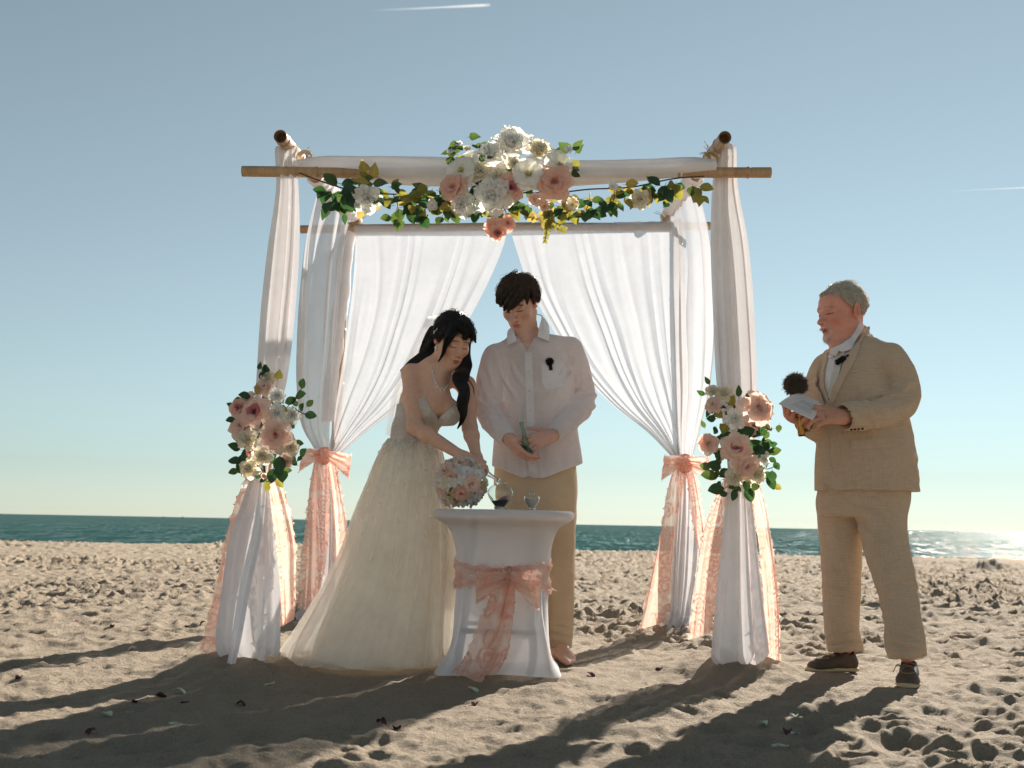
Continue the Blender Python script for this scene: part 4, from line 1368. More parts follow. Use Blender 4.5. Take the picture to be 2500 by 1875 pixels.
def floret_mesh(mat, k):
    if (mat, k) in _fl: return _fl[(mat, k)]
    mb = MB()
    n = 4 if k % 2 else 5
    for i in range(n):
        a0 = i / n * 6.283 + .2 * k
        v = np.linspace(0, 1, 5)[:, None]; u = np.linspace(-1, 1, 5)[None]
        x = u * .52 * np.sin(math.pi * v ** .55 * .92 + .1) ** .7; y = v * .95 + 0 * u; z = .10 + .30 * v ** 2 - .25 * x * x * 2 + .06 * np.sin(u * 4 + k + i)
        ca, sa = math.cos(a0), math.sin(a0)
        P = np.stack([x * ca - y * sa, x * sa + y * ca, z + 0 * x], -1)
        mb.grid(P)
    me = mb.mesh('floret', PM[mat]); _fl[(mat, k)] = me
    return me


spots = []
N = 150
for i in range(N):
    zq = 1 - 2 * (i + .5) / N
    ph = i * 2.39996
    d = np.array([math.sqrt(1 - zq * zq) * math.cos(ph), math.sqrt(1 - zq * zq) * math.sin(ph), zq])
    spots.append(d)
big = [((-.62, -.62, .48), .42, 'blush'), ((.45, -.82, -.05), .46, 'blush'), ((.08, -.9, -.48), .38, 'peach'), ((-.35, -.88, .22), .34, 'peach'), ((.30, -.82, .42), .34, 'pale'), ((-.75, -.6, -.3), .36, 'blush'), ((.72, -.6, .35), .36, 'pale'), ((.0, -.5, .85), .36, 'blush'), ((.02, -.99, .06), .22, 'yellow'), ((-.2, -.9, -.55), .24, 'yellow')]
for d, f_, mt in big:
    d = np.array(d) / np.linalg.norm(d)
    bloom(BQ, bc + d * bR * .80, d, bR * f_ * .85, 'rose', mt, None, rnd=rb)
for d in spots:
    if d[2] < -.85: continue
    if any(np.linalg.norm(d - np.array(q[0]) / np.linalg.norm(q[0])) < q[1] * .75 for q in big): continue
    d = d + np.array([rb.gauss(0, .06) for _ in range(3)])
    d /= np.linalg.norm(d)
    mt = rb.choices(['white', 'pale', 'cream', 'blush', 'yellow'], [5, 5, 3, 3, 1])[0]
    M = Matrix.Translation(Vector(bc + d * bR * rb.uniform(.86, .96))) @ aim(d, rb.random() * 6) @ Matrix.Scale(bR * rb.uniform(.20, .27), 4)
    obj_me('floret', floret_mesh(mt, rb.randrange(4)), BQ, M)

# ------------------------------------------------------------------ smooth solid modelling for figures and clothes
from mathutils.bvhtree import BVHTree
from concurrent.futures import ThreadPoolExecutor


def unit(v):
    v = np.asarray(v, float)
    return v / np.linalg.norm(v)


def axes(fwd, up=(0, 0, 1), roll=0.0):
    """columns x, y(forward), z(up)"""
    f = unit(fwd); u = np.asarray(up, float); u = unit(u - f * (u @ f))
    x = np.cross(f, u)
    if roll:
        c, s = math.cos(roll), math.sin(roll)
        x, u = x * c + u * s, u * c - x * s
    return np.stack([x, f, u], 1)


class Solid:
    """union of rounded shapes with soft joins, meshed on a sparse grid"""
    def __init__(s):
        s.ops = []
        s.frame()

    def frame(s, o=(0, 0, 0), A=np.eye(3), sc=1.0):
        s.o = np.asarray(o, np.float32); s.A = np.asarray(A, np.float32); s.sc = float(sc)
        return s

    def _put(s, fn, c, rad, k, mode):
        o, A, sc = s.o.copy(), s.A.copy(), s.sc
        c = np.asarray(c, np.float32)
        wc = o + A @ (c * sc)
        f = lambda p: fn((p - o) @ A / sc) * sc
        s.ops.append((mode, f, wc, rad * sc, k * sc))

    def ell(s, c, r, rot=None, k=.02, mode='add'):
        c = np.asarray(c, np.float32); r = np.asarray(r, np.float32) * np.ones(3, np.float32)
        M = np.asarray(rot, np.float32) if rot is not None else None

        def fn(p):
            q = p - c
            if M is not None: q = q @ M
            k0 = np.sqrt(((q / r) ** 2).sum(-1)) + 1e-9
            k1 = np.sqrt(((q / (r * r)) ** 2).sum(-1)) + 1e-9
            return k0 * (k0 - 1) / k1
        s._put(fn, c, float(r.max()), k, mode)

    def cap(s, a, b, r1, r2=None, k=.02, mode='add', flat=None):
        """tapered limb from a to b; flat=(axis, factor) squeezes the section"""
        a = np.asarray(a, np.float32); b = np.asarray(b, np.float32)
        r2 = r1 if r2 is None else r2
        ba = b - a; L2 = float(ba @ ba) + 1e-12

        def fn(p):
            h = np.clip(((p - a) @ ba) / L2, 0, 1)
            q = p - a - h[..., None] * ba
            if flat is not None:
                ax = np.asarray(flat[0], np.float32)
                q = q + ((q @ ax) * (flat[1] - 1))[..., None] * ax
            return np.sqrt((q * q).sum(-1)) - (r1 + (r2 - r1) * h)
        s._put(fn, (a + b) / 2, float(math.sqrt(L2)) / 2 + max(r1, r2), k, mode)

    def chain(s, pts, rads, k=.02, mode='add', flat=None):
        for i in range(len(pts) - 1):
            s.cap(pts[i], pts[i + 1], rads[i], rads[i + 1], k, mode, flat)

    def limb(s, pts, rads, n=9, k=.02, mode='add'):
        Q = spline(np.column_stack([np.asarray(pts, float), np.asarray(rads, float)]), n)
        s.chain(Q[:, :3], Q[:, 3], k, mode)

    def loft(s, secs, e=2.2, k=.02, mode='add'):
        """secs: (z, cx, cy, rx, ry) stacked along local z"""
        S_ = np.array(secs, float)
        zz = np.linspace(S_[0, 0], S_[-1, 0], 80)
        T = spline(S_, 200)
        o = np.argsort(T[:, 0]); T = T[o]
        tab = [np.interp(zz, T[:, 0], T[:, j]).astype(np.float32) for j in range(1, 5)]
        z0, z1 = float(zz[0]), float(zz[-1])

        def fn(p):
            z = np.clip(p[..., 2], z0, z1)
            t = (z - z0) / (z1 - z0) * 79
            i = np.minimum(t.astype(np.int32), 78); f = t - i
            g = lambda a: a[i] * (1 - f) + a[i + 1] * f
            cx, cy, rx, ry = (g(a) for a in tab)
            x, y = p[..., 0] - cx, p[..., 1] - cy
            k0 = (np.abs(x / rx) ** e + np.abs(y / ry) ** e) ** (1 / e) + 1e-6
            L = np.sqrt(x * x + y * y)
            d = np.where(L > 1e-4, L * (1 - 1 / k0), -np.minimum(rx, ry))
            d = np.maximum(d, -np.minimum(rx, ry))
            dz = p[..., 2] - z
            cap_ = np.maximum(z0 - p[..., 2], p[..., 2] - z1)
            return np.where(dz != 0, np.sqrt(np.maximum(d, 0) ** 2 + dz * dz), np.maximum(d, cap_))
        c = [S_[:, 1].mean(), S_[:, 2].mean(), (z0 + z1) / 2]
        rad = math.hypot((z1 - z0) / 2, max(np.abs(S_[:, 1] - c[0]) + S_[:, 3]) + max(np.abs(S_[:, 2] - c[1]) + S_[:, 4]))
        s._put(fn, c, rad, k, mode)

    def cut(s, p0, n, k=.004):
        """remove the half space on the side n points to"""
        p0 = np.asarray(p0, np.float32); n = np.asarray(unit(n), np.float32)
        s._put(lambda p: -((p - p0) @ n), p0, 50.0, k, 'sub')

    def prism(s, poly, d0, d1, A, o, k=.003, mode='sub'):
        """convex polygon (u, v) in the plane of A's x and z at o, from depth d0 to d1 along A's y"""
        P = np.asarray(poly, float)
        ar = sum(P[i][0] * P[(i + 1) % len(P)][1] - P[(i + 1) % len(P)][0] * P[i][1] for i in range(len(P)))
        if ar < 0: P = P[::-1]
        A = np.asarray(A, np.float32); o = np.asarray(o, np.float32)

        def fn(p):
            q = (p - o) @ A
            d = np.maximum(d0 - q[..., 1], q[..., 1] - d1)
            for i in range(len(P)):
                a, b = P[i], P[(i + 1) % len(P)]
                e = b - a; n = np.array([e[1], -e[0]]) / np.linalg.norm(e)
                d = np.maximum(d, (q[..., 0] - a[0]) * n[0] + (q[..., 2] - a[1]) * n[1])
            return d
        c = o + A @ np.array([P[:, 0].mean(), (d0 + d1) / 2, P[:, 1].mean()], np.float32)
        rad = math.hypot(np.abs(P - P.mean(0)).max() * 1.5, (d1 - d0) / 2)
        s._put(fn, c, rad, k, mode)

    def disp(s, fn, c, rad):
        s.ops.append(('disp', fn, np.asarray(c, np.float32), float(rad), 0.0))

    def _eval(s, pts, bc, br):
        d = np.full(pts.shape[:2], 1.0, np.float32)
        kmax = max(o_[4] for o_ in s.ops)
        for mode, f, c, rad, k in s.ops:
            m = np.nonzero(((bc - c) ** 2).sum(1) < (rad + br + 1.5 * kmax + .012) ** 2)[0]
            if len(m) == 0: continue
            p = pts[m]
            v = f(p.reshape(-1, 3)).reshape(p.shape[:2]).astype(np.float32)
            a = d[m]
            if mode == 'add':
                h = np.maximum(k - np.abs(a - v), 0) / k
                d[m] = np.minimum(a, v) - h * h * k * .25
            elif mode == 'sub':
                v = -v
                h = np.maximum(k - np.abs(a - v), 0) / k
                d[m] = np.maximum(a, v) + h * h * k * .25
            else:
                d[m] = a + v
        return d

    def mesh(s, h):
        B = 8
        adds = [(c, rad) for mode, f, c, rad, k in s.ops if mode == 'add']
        lo = np.min([c - r_ for c, r_ in adds], 0) - 3 * h; hi = np.max([c + r_ for c, r_ in adds], 0) + 3 * h
        bs = B * h
        nb = np.ceil((hi - lo) / bs).astype(int)
        g = np.stack(np.meshgrid(*[np.arange(n) for n in nb], indexing='ij'), -1).reshape(-1, 3)
        bc = (lo + (g + .5) * bs).astype(np.float32)
        near = np.zeros(len(g), bool)
        br = bs * .8661
        for c, rad in adds: near |= ((bc - c) ** 2).sum(1) < (rad + br + .02) ** 2
        g, bc = g[near], bc[near]
        d = s._eval(bc[:, None, :], bc, br)[:, 0]
        act = np.abs(d) < br * 2.3 + .008
        g, bc = g[act], bc[act]
        loc = np.stack(np.meshgrid(*[np.arange(B + 1)] * 3, indexing='ij'), -1).reshape(-1, 3)
        NY, NZ = int(nb[1]) * B + 4, int(nb[2]) * B + 4
        ids, VV, E0 = [], [], []
        co = np.array([[i, j, k] for i in (0, 1) for j in (0, 1) for k in (0, 1)])
        ed = [(a, b) for a in range(8) for b in range(8) if a < b and np.abs(co[a] - co[b]).sum() == 1]
        def work(st):
            gg, cc = g[st:st + 400], bc[st:st + 400]
            pts = (lo + (gg[:, None] * B + loc[None]) * h).astype(np.float32)
            D = s._eval(pts, cc, br).reshape(-1, B + 1, B + 1, B + 1)
            cor = np.stack([D[:, i:B + i, j:B + j, k:B + k] for i, j, k in co], -1)
            neg = (cor < 0).sum(-1)
            w_ = np.nonzero((neg > 0) & (neg < 8))
            if len(w_[0]) == 0: return None
            v = cor[w_].astype(np.float64)
            ci = gg[w_[0]] * B + np.stack(w_[1:], 1)
            acc = np.zeros((len(v), 3)); cnt = np.zeros(len(v))
            for a, b in ed:
                x = (v[:, a] < 0) != (v[:, b] < 0)
                t = np.where(x, v[:, a] / (v[:, a] - v[:, b] + 1e-20), 0)
                acc += np.where(x[:, None], co[a] + t[:, None] * (co[b] - co[a]), 0); cnt += x
            return (lo + (ci + acc / cnt[:, None]) * h, (ci[:, 0].astype(np.int64) * NY + ci[:, 1]) * NZ + ci[:, 2],
                    np.stack([v[:, 0] < 0, v[:, 4] < 0, v[:, 2] < 0, v[:, 1] < 0], 1))
        with ThreadPoolExecutor(4) as ex:
            for r_ in ex.map(work, range(0, len(g), 400)):
                if r_ is not None: VV.append(r_[0]); ids.append(r_[1]); E0.append(r_[2])
        ids = np.concatenate(ids); V = np.concatenate(VV); E0 = np.concatenate(E0)
        o = np.argsort(ids); ids, V, E0 = ids[o], V[o], E0[o]
        st = {0: NY * NZ, 1: NZ, 2: 1}
        F = []
        for ax in range(3):
            m = np.nonzero(E0[:, 0] != E0[:, ax + 1])[0]
            e1, e2 = st[(ax + 1) % 3], st[(ax + 2) % 3]
            q = np.stack([ids[m], ids[m] - e1, ids[m] - e1 - e2, ids[m] - e2], 1)
            k = np.minimum(np.searchsorted(ids, q), len(ids) - 1)
            ok = (ids[k] == q).all(1)
            k, inside = k[ok], E0[m][ok, 0]
            k[~inside] = k[~inside][:, ::-1]
            F.append(k)
        return V, np.concatenate(F)


def relax(V, F, it=1, lam=.5):
    n = len(V)
    e = np.concatenate([F[:, [0, 1]], F[:, [1, 2]], F[:, [2, 3]], F[:, [3, 0]]])
    for _ in range(it):
        acc = np.zeros_like(V); cnt = np.bincount(e[:, 0], minlength=n) + np.bincount(e[:, 1], minlength=n)
        for j in range(3):
            acc[:, j] = np.bincount(e[:, 0], V[e[:, 1], j], n) + np.bincount(e[:, 1], V[e[:, 0], j], n)
        V = V + lam * (acc / np.maximum(cnt, 1)[:, None] - V)
    return V


class Surf:
    """finds the surface seen at a photograph position, to lay trimmings on it"""
    def __init__(s, V, F):
        s.t = BVHTree.FromPolygons([tuple(v) for v in V], [tuple(f) for f in F])

    def hit(s, x, y, off=0.0):
        p = at(x, y, 1.0) - CAM_P
        d = p / np.linalg.norm(p)
        loc, nrm, i, dist = s.t.ray_cast(Vector(CAM_P), Vector(d))
        if loc is None: return None, None
        n = np.array(nrm)
        if n @ d > 0: n = -n
        return np.array(loc) + n * off, n

    def near(s, q):
        loc, nrm, i, dist = s.t.find_nearest(Vector(q))
        return np.array(loc), np.array(nrm)


def patch(surf, left, right, off, th, nu=10, nv=16, fallback=None, smooth=2, edge=0.0):
    """raised strip of cloth lying on a surface, between two picture curves"""
    L = spline(np.array([(x, y, 0) for x, y in left], float), nv)[:, :2]; Rr = spline(np.array([(x, y, 0) for x, y in right], float), nv)[:, :2]
    P = np.zeros((nv, nu, 3)); N = np.zeros((nv, nu, 3)); okm = np.zeros((nv, nu), bool)
    for i in range(nv):
        for j in range(nu):
            q = L[i] + (Rr[i] - L[i]) * j / (nu - 1)
            p, n = surf.hit(q[0], q[1], off)
            if p is None:
                continue
            P[i, j], N[i, j], okm[i, j] = p, n, True
    # rays that miss take the depth of their nearest neighbour
    good = np.argwhere(okm)
    for i, j in np.argwhere(~okm):
        a, b = good[np.argmin(((good - (i, j)) ** 2).sum(1))]
        q = L[i] + (Rr[i] - L[i]) * j / (nu - 1)
        P[i, j] = at(q[0], q[1], P[a, b][1]); N[i, j] = N[a, b]
    for _ in range(smooth):
        D = P[:, :, 1].copy()
        pad = np.pad(D, 1, 'edge')
        D2 = (pad[:-2, 1:-1] + pad[2:, 1:-1] + pad[1:-1, :-2] + pad[1:-1, 2:] + 2 * D) / 6
        P[:, :, 1] = D2
    N = N / (np.linalg.norm(N, axis=-1, keepdims=True) + 1e-9)
    back = P - N * th
    mb = MB()
    uu, vv = np.meshgrid(np.linspace(0, 1, nu), np.linspace(0, 1, nv))
    mb.grid(P, uv=np.stack([uu, vv], -1))
    rim = np.concatenate([P[0], P[1:, -1], P[-1, -2::-1], P[-2:0:-1, 0]]); rimb = np.concatenate([back[0], back[1:, -1], back[-1, -2::-1], back[-2:0:-1, 0]])
    mb.grid(np.stack([rim, rimb]), wrap=True)
    return mb


def skin_mat(name, sss=.12, rough=.48):
    b = NB(name)
    c = b.n('Attribute', _attribute_name='Col').outputs['Color']
    o = b.obj()
    n = b.noise(55, 4, .65, o)
    col = b.mix(1.0, c, b.ramp(n, [(.25, (.90, .86, .85)), (.75, (1.06, 1.04, 1.03))]), 'MULTIPLY')
    p = b.n('BsdfPrincipled', Base__Color=col, Roughness=rough, Normal=b.bump(b.noise(420, 3, .6, o), .10, .0015))
    p.inputs['Subsurface Weight'].default_value = sss
    p.inputs['Subsurface Radius'].default_value = (1.0, .35, .18)
    p.inputs['Subsurface Scale'].default_value = .008
    p.inputs['Specular IOR Level'].default_value = .35
    return b.finish(p)


SKIN = skin_mat('skin')


def head(S_, o, A, sc, p):
    """face forward along local +y; p tunes the features"""
    S_.frame(o, A, sc)
    w = p.get('w', 1.0); jw = p.get('jaw', 1.0); j = p.get('jowl', 0.0); nz = p.get('nose', 1.0)
    S_.ell((0, -.016, .034), (.074 * w, .094, .086), k=.02)
    S_.ell((0, .030, -.018), (.064 * w, .066, .078), k=.03)
    S_.ell((0, .034, -.070), (.050 * jw, .050, .044), k=.03)
    for x in (-1, 1):
        S_.cap((x * .055 * jw, -.010, -.052), (x * .018, .068, -.100), .016 + j, .014 + j, k=.03)
        S_.ell((x * .042 * w, .058, -.026), (.024, .022, .022), k=.025)
    S_.ell((0, .080, -.104), (.020 * jw, .016, .016), k=.022)
    S_.ell((0, .062, .052), (.056, .028, .036), k=.03)
    S_.cap((-.040, .080, .024), (.040, .080, .024), .0105 * p.get('brow', 1), k=.016)
    for x in (-1, 1):
        S_.ell((x * .031, .102, .004), (.0185, .016, .0115), k=.012, mode='sub')
        S_.ell((x * .031, .0795, .0030), (.0165, .0125, .0118), k=.004)           # closed or lowered lid over the eye
        S_.cap((x * .019, .0895, -.0065), (x * .043, .0845, -.0065), .0026, k=.006)
    S_.cap((0, .086, .016), (0, .113 * nz, -.030), .0075, .0105 * nz, k=.014)
    S_.ell((0, .116 * nz, -.034), (.0125 * nz, .012, .0105), k=.008)
    for x in (-1, 1):
        S_.ell((x * .0135 * nz, .102, -.037), (.0085 * nz, .011, .0085), k=.007)
        S_.ell((x * .0062, .1085, -.0445), (.004, .005, .003), k=.003, mode='sub')
    S_.ell((0, .089, -.058), (.026, .014, .014), k=.016)
    mw = p.get('mouth', 1.0)
    S_.ell((0, .0985, -.0635), (.0235 * mw, .0085, .0056), k=.006)
    S_.ell((0, .0965, -.0745), (.0195 * mw, .0095, .0070), k=.006)
    S_.ell((0, .107, -.0688), (.0235 * mw, .0105, .0011 + p.get('open', 0)), k=.004, mode='sub')
    for x in (-1, 1):
        B_ = axes((x * .35, 1, 0), (0, -.25, 1))
        ea = p.get('ear', 1.0)
        S_.ell((x * .0790 * w, -.014, -.001), (.0085 * ea, .0195 * ea, .0335 * ea), B_, k=.007)
        S_.ell((x * .0885 * w, -.008, .003), (.0065, .0105 * ea, .020 * ea), B_, k=.004, mode='sub')
        S_.ell((x * .0765 * w, -.002, -.020), (.006, .008, .010), k=.008)
    S_.frame()


def smooth01(x, a, b): return np.clip((x - a) / (b - a), 0, 1) ** 2 * (3 - 2 * np.clip((x - a) / (b - a), 0, 1))


def paint_head(V, C, o, A, sc, p):
    q = (V - np.asarray(o)) @ A / sc
    near = np.nonzero((np.abs(q) < .15).all(1) & (q[:, 1] > -.05))[0]
    q = q[near]

    def put(c, ctr, r, soft=.5, amt=1.0):
        d = np.sqrt((((q - np.asarray(ctr)) / np.asarray(r)) ** 2).sum(1))
        k = np.nonzero(d < 1)[0]
        w_ = ((1 - smooth01(d[k], soft, 1.0)) * amt)[:, None]
        C[near[k]] = C[near[k]] * (1 - w_) + np.asarray(c) * w_
    for x in (-1, 1):
        put(p['flush'], (x * .045, .07, -.035), (.035, .05, .032), .1, p.get('fl', .5))
    put(p['flush'], (0, .115, -.032), (.02, .025, .018), .2, p.get('fl', .5))
    for x in (-1, 1): put(p['flush'], (x * .08, -.01, -.005), (.02, .03, .04), .3, .45)
    put(p['lip'], (0, .105, -.0635), (.0245 * p.get('mouth', 1), .02, .0062), .65, .8)
    put(p['lip'], (0, .102, -.0745), (.0215 * p.get('mouth', 1), .02, .0080), .65, .8)
    put((.10, .03, .03), (0, .100, -.0688), (.0245 * p.get('mouth', 1), .016, .0018 + p.get('open', 0)), .5, .7)
    for x in (-1, 1):
        # lash line along the lid's lower edge, crease above, eyebrow
        for t in np.linspace(-1, 1, 9):
            put((.018, .012, .010), (x * (.031 + .0145 * t), .0905 - .003 * t * t, -.0045 + .0012 * t * t + p.get('lash', 0)), (.0055, .012, .0030), .35, .95)
            put(p['brow_c'], (x * (.032 + .019 * t), .088, .0255 + .0030 * (1 - t * t) - .003 * (t if x else 0)), (.0065, .016, .0052), .35, p.get('brow_a', .85))
        put(tuple(np.asarray(p['skin']) * .72), (x * .031, .092, .0115), (.017, .012, .0022), .3, .5)
        if p.get('eye'):
            put((.02, .016, .014), (x * .031, .092, -.0005), (.0085, .010, .0030), .5, .9)
    if p.get('beard'):
        put(p['beard'], (0, .095, -.098), (.022, .03, .022), .5, .85)
        put(p['beard'], (0, .106, -.0545), (.030, .016, .0062), .5, .75)
        for x in (-1, 1): put(p['beard'], (x * .026, .088, -.075), (.0075, .02, .024), .4, .7)
    return C


def hand(S_, W, d, n, sc=1.0, curls=((10, 25, 20),) * 4, spread=6.0, thumb=None, thumb_curl=(20, 20), k=.010, chir=1):
    """W wrist, d towards the knuckles, n out of the palm; the thumb lies on the side chir * cross(d, n)"""
    W = np.asarray(W, float); d = unit(d); n = np.asarray(n, float); n = unit(n - d * (n @ d)); l = np.cross(d, n) * chir
    s = sc
    tips = []
    offs = [.030, .010, -.010, -.028]; Ls = [(.046, .027, .021), (.051, .030, .022), (.047, .028, .021), (.036, .021, .019)]
    kd = [.090, .094, .089, .080]
    S_.cap(W, W + d * .02 * s, .026 * s, .029 * s, k=.02, flat=(n, 1.35))
    for i in range(4):
        K = W + d * kd[i] * s + l * offs[i] * s - n * .004 * s * (1 if i in (1, 2) else 0)
        S_.cap(W + d * .012 * s + l * offs[i] * .55 * s, K, .0150 * s, .0115 * s, k=.018)
        f = d * 1.0 + l * math.tan(R(spread)) * (offs[i] / .03)
        f = unit(f)
        c = curls[i] if len(curls) > 1 else curls[0]
        P = K
        r_ = (.0100, .0088, .0078, .0062)
        ang_ = 0
        ax = np.cross(f, n)
        for j in range(3):
            ang_ += R(c[j])
            dd = f * math.cos(ang_) + n * math.sin(ang_)
            Q = P + dd * Ls[i][j] * s
            S_.cap(P, Q, r_[j] * s, r_[j + 1] * s, k=.005)
            P = Q
        tips.append(P)
    # thumb leaves the side of the palm near its base
    T0 = W + d * .022 * s + l * .022 * s + n * .006 * s
    td = unit(thumb) if thumb is not None else unit(d * .72 + l * .62 + n * .25)
    T1 = T0 + td * .042 * s
    S_.cap(T0, T1, .0150 * s, .0120 * s, k=.016)
    t2 = unit(td * math.cos(R(thumb_curl[0])) + d * math.sin(R(thumb_curl[0])))
    T2 = T1 + t2 * .032 * s
    S_.cap(T1, T2, .0108 * s, .0095 * s, k=.006)
    t3 = unit(t2 * math.cos(R(thumb_curl[1])) + d * math.sin(R(thumb_curl[1])))
    S_.cap(T2, T2 + t3 * .026 * s, .0092 * s, .0070 * s, k=.005)
    return tips


# ------------------------------------------------------------------ hair
def hair_mat(name, c, c2, rough=.42, trans=.0):
    b = NB(name)
    n = b.noise(90, 3, .6, b.obj())
    col = b.ramp(n, [(.3, c), (.7, c2)])
    p = b.n('BsdfPrincipled', Base__Color=col, Roughness=rough)
    p.inputs['Specular IOR Level'].default_value = .4
    if trans:
        t = b.n('BsdfTranslucent', Color=tuple(min(1, q * 2.2) for q in c2))
        s = b.n('MixShader'); b.set(s.inputs[0], trans); b.set(s.inputs[1], p.outputs[0]); b.set(s.inputs[2], t.outputs[0])
        return b.finish(s.outputs[0])
    return b.finish(p)


def strands(mb, P, r0, r1=.0003):
    """P[s, n, 3] -> three-sided tapering hairs"""
    s_, n = P.shape[:2]
    T = np.gradient(P, axis=1); T /= np.linalg.norm(T, axis=2, keepdims=True) + 1e-12
    ref = np.array([.31, -.52, .8])
    N = np.cross(T, ref); N /= np.linalg.norm(N, axis=2, keepdims=True) + 1e-12
    B = np.cross(T, N)
    t = np.linspace(0, 1, n)
    rad = (np.asarray(r0).reshape(-1, 1) * (1 - t ** 2.2)[None] + r1)[..., None]
    rings = np.stack([P + rad * (math.cos(a) * N + math.sin(a) * B) for a in (0, 2.094, 4.189)], 2)   # s n 3 3
    base = (np.arange(s_)[:, None, None] * n + np.arange(n - 1)[None, :, None]) * 3
    j = np.arange(3)[None, None]; j2 = (j + 1) % 3
    q = np.stack([base + j, base + j2, base + 3 + j2, base + 3 + j], -1).reshape(-1, 4)
    mb.put(rings.reshape(-1, 3), q)


def hair_cap(mb, o, A, sc, ctr, rad, pole, zend, n=1800, ln=(.5, 1.0), lift=.006, r0=.0016, seed=1, sweep=0.0, base=True, clump=.006, thick=1.0, curl=0.0):
    rng = np.random.default_rng(seed)
    c = unit(pole)
    e1 = unit(np.array([0, 1.0, 0]) - c * c[1]); e2 = np.cross(c, e1)
    ctr = np.asarray(ctr); rad = np.asarray(rad)

    def point(al, ph, out):
        dv = np.cos(al)[..., None] * c + np.sin(al)[..., None] * (np.cos(ph)[..., None] * e1 + np.sin(ph)[..., None] * e2)
        rr = 1 / np.sqrt(((dv / rad) ** 2).sum(-1))
        cl = clump * noise3(dv * np.array([1, 1, 1.0]) , .22, seed * 1.3) + .5 * clump * noise3(dv, .09, seed)
        return ctr + dv * (rr * 1.0 + out + cl)[..., None], dv

    def world(q): return np.asarray(o) + (q * sc) @ A.T
    M = 48
    nph = 120
    ph = np.linspace(0, 2 * math.pi, nph, endpoint=False)
    al = np.linspace(.01, 2.75, M)
    PH, AL = np.meshgrid(ph, al)       # M x nph
    Q, D = point(AL, PH, np.zeros_like(AL))
    inside = Q[..., 2] > zend(Q[..., 0], Q[..., 1])
    if base:
        end = np.where(inside.all(0), M - 1, np.argmin(inside, 0))
        end = np.maximum(end, 1)
        aend = al[end]
        k = 22
        tt_ = np.linspace(0, 1, k)[:, None]
        AA = .005 + (aend[None] - .005) * tt_ ** .8
        Qb, _ = point(AA, np.repeat(ph[None], k, 0) + sweep * tt_ ** 2, -.004 * np.ones_like(AA))
        # tuck the rim in
        Qb[-1] = ctr + (Qb[-1] - ctr) * .955
        mb.grid(world(Qb.reshape(-1, 3)).reshape(k, nph, 3), wrap=True)
    # hairs
    ns = 9
    u = rng.random(n) * 2 * math.pi
    a_all = np.linspace(.02, 2.7, M)
    Pq, _ = point(np.repeat(a_all[None], n, 0), np.repeat(u[:, None], M, 1), np.zeros((n, M)))
    ins = Pq[..., 2] > zend(Pq[..., 0], Pq[..., 1])
    first = np.argmax(ins, 1); ok = ins.any(1)
    last = np.array([np.nonzero(r_)[0][-1] if r_.any() else 0 for r_ in ins])
    # last contiguous index from first
    for i in range(n):
        if ok[i]:
            z = np.nonzero(~ins[i, first[i]:])[0]
            if len(z): last[i] = first[i] + z[0]
    a0 = a_all[first]; a1 = a_all[last]
    f = rng.random(n) ** 1.0 * .75
    s0 = a0 + (a1 - a0) * f
    s1 = np.minimum(s0 + (ln[0] + (ln[1] - ln[0]) * rng.random(n)), a1 + rng.normal(.03, .03, n))
    keep = ok & (s1 > s0 + .08)
    s0, s1, u = s0[keep], s1[keep], u[keep]
    t = np.linspace(0, 1, ns)[None]
    al_ = s0[:, None] + (s1 - s0)[:, None] * t
    ph_ = u[:, None] + sweep * (al_ / 2.0) ** 2 + rng.normal(0, .05, len(u))[:, None] * t
    lf = (lift * (.2 + rng.random(len(u)))[:, None]) * np.sin(np.clip(t * 1.25, 0, 1) * math.pi) ** .7 + .0015
    Qs, _ = point(al_, ph_, lf)
    if curl:
        Qs = Qs + curl * np.stack([noise3(Qs, .03, 3), noise3(Qs, .03, 9), noise3(Qs, .03, 15)], -1)
    W_ = world(Qs.reshape(-1, 3)).reshape(Qs.shape)
    strands(mb, W_, r0 * sc * (.6 + .8 * rng.random(len(u))))


def bundle(mb, pts, rads, n, r0=.0012, seed=0, wave=.006, ns=26, wl=.07):
    """a lock of hair following a path with the given half-thickness"""
    rng = np.random.default_rng(seed)
    Q = spline(np.column_stack([np.asarray(pts, float), np.asarray(rads, float)]), ns)
    T, N, B = frames(Q[:, :3])
    a = rng.random(n) * 2 * math.pi; rr = np.sqrt(rng.random(n))
    tw = rng.normal(0, .4, n)
    t = np.linspace(0, 1, ns)
    aa = a[:, None] + tw[:, None] * t[None] * 2
    P = Q[None, :, :3] + (rr[:, None] * Q[None, :, 3])[..., None] * (np.cos(aa)[..., None] * N[None] + np.sin(aa)[..., None] * B[None])
    P = P + wave * np.stack([noise3(P, wl, seed + 1), noise3(P, wl, seed + 5), noise3(P, wl, seed + 9)], -1)
    s_ = rng.random(n) * .12
    strands(mb, P, r0 * (.6 + .8 * rng.random(n)))


def person(label):
    o = empty('person'); tag(o, label, 'person')
    return o


def cloth_solid(name, S_, h, mat, parent, it=1):
    V, F = S_.mesh(h)
    V = relax(V, F, it, .5)
    o = obj_me(name, mesh_np(name, V, F, mat), parent)
    return V, F, o


def creases(amp, wl, axis, c, rad, seed, warp=.03):
    """soft diagonal folds: a displacement for clothes, strongest at c"""
    ax = unit(axis); c = np.asarray(c, np.float32)

    def fn(p):
        q = p - c
        w_ = np.exp(-(q * q).sum(-1) / (rad * .6) ** 2)
        ph = (p @ ax.astype(np.float32)) / wl * 6.283 + noise3(p, .09, seed) * 2.6
        return amp * w_ * (np.sin(ph) + .5 * np.sin(ph * 1.9 + 1))
    return fn, c, rad * 1.5


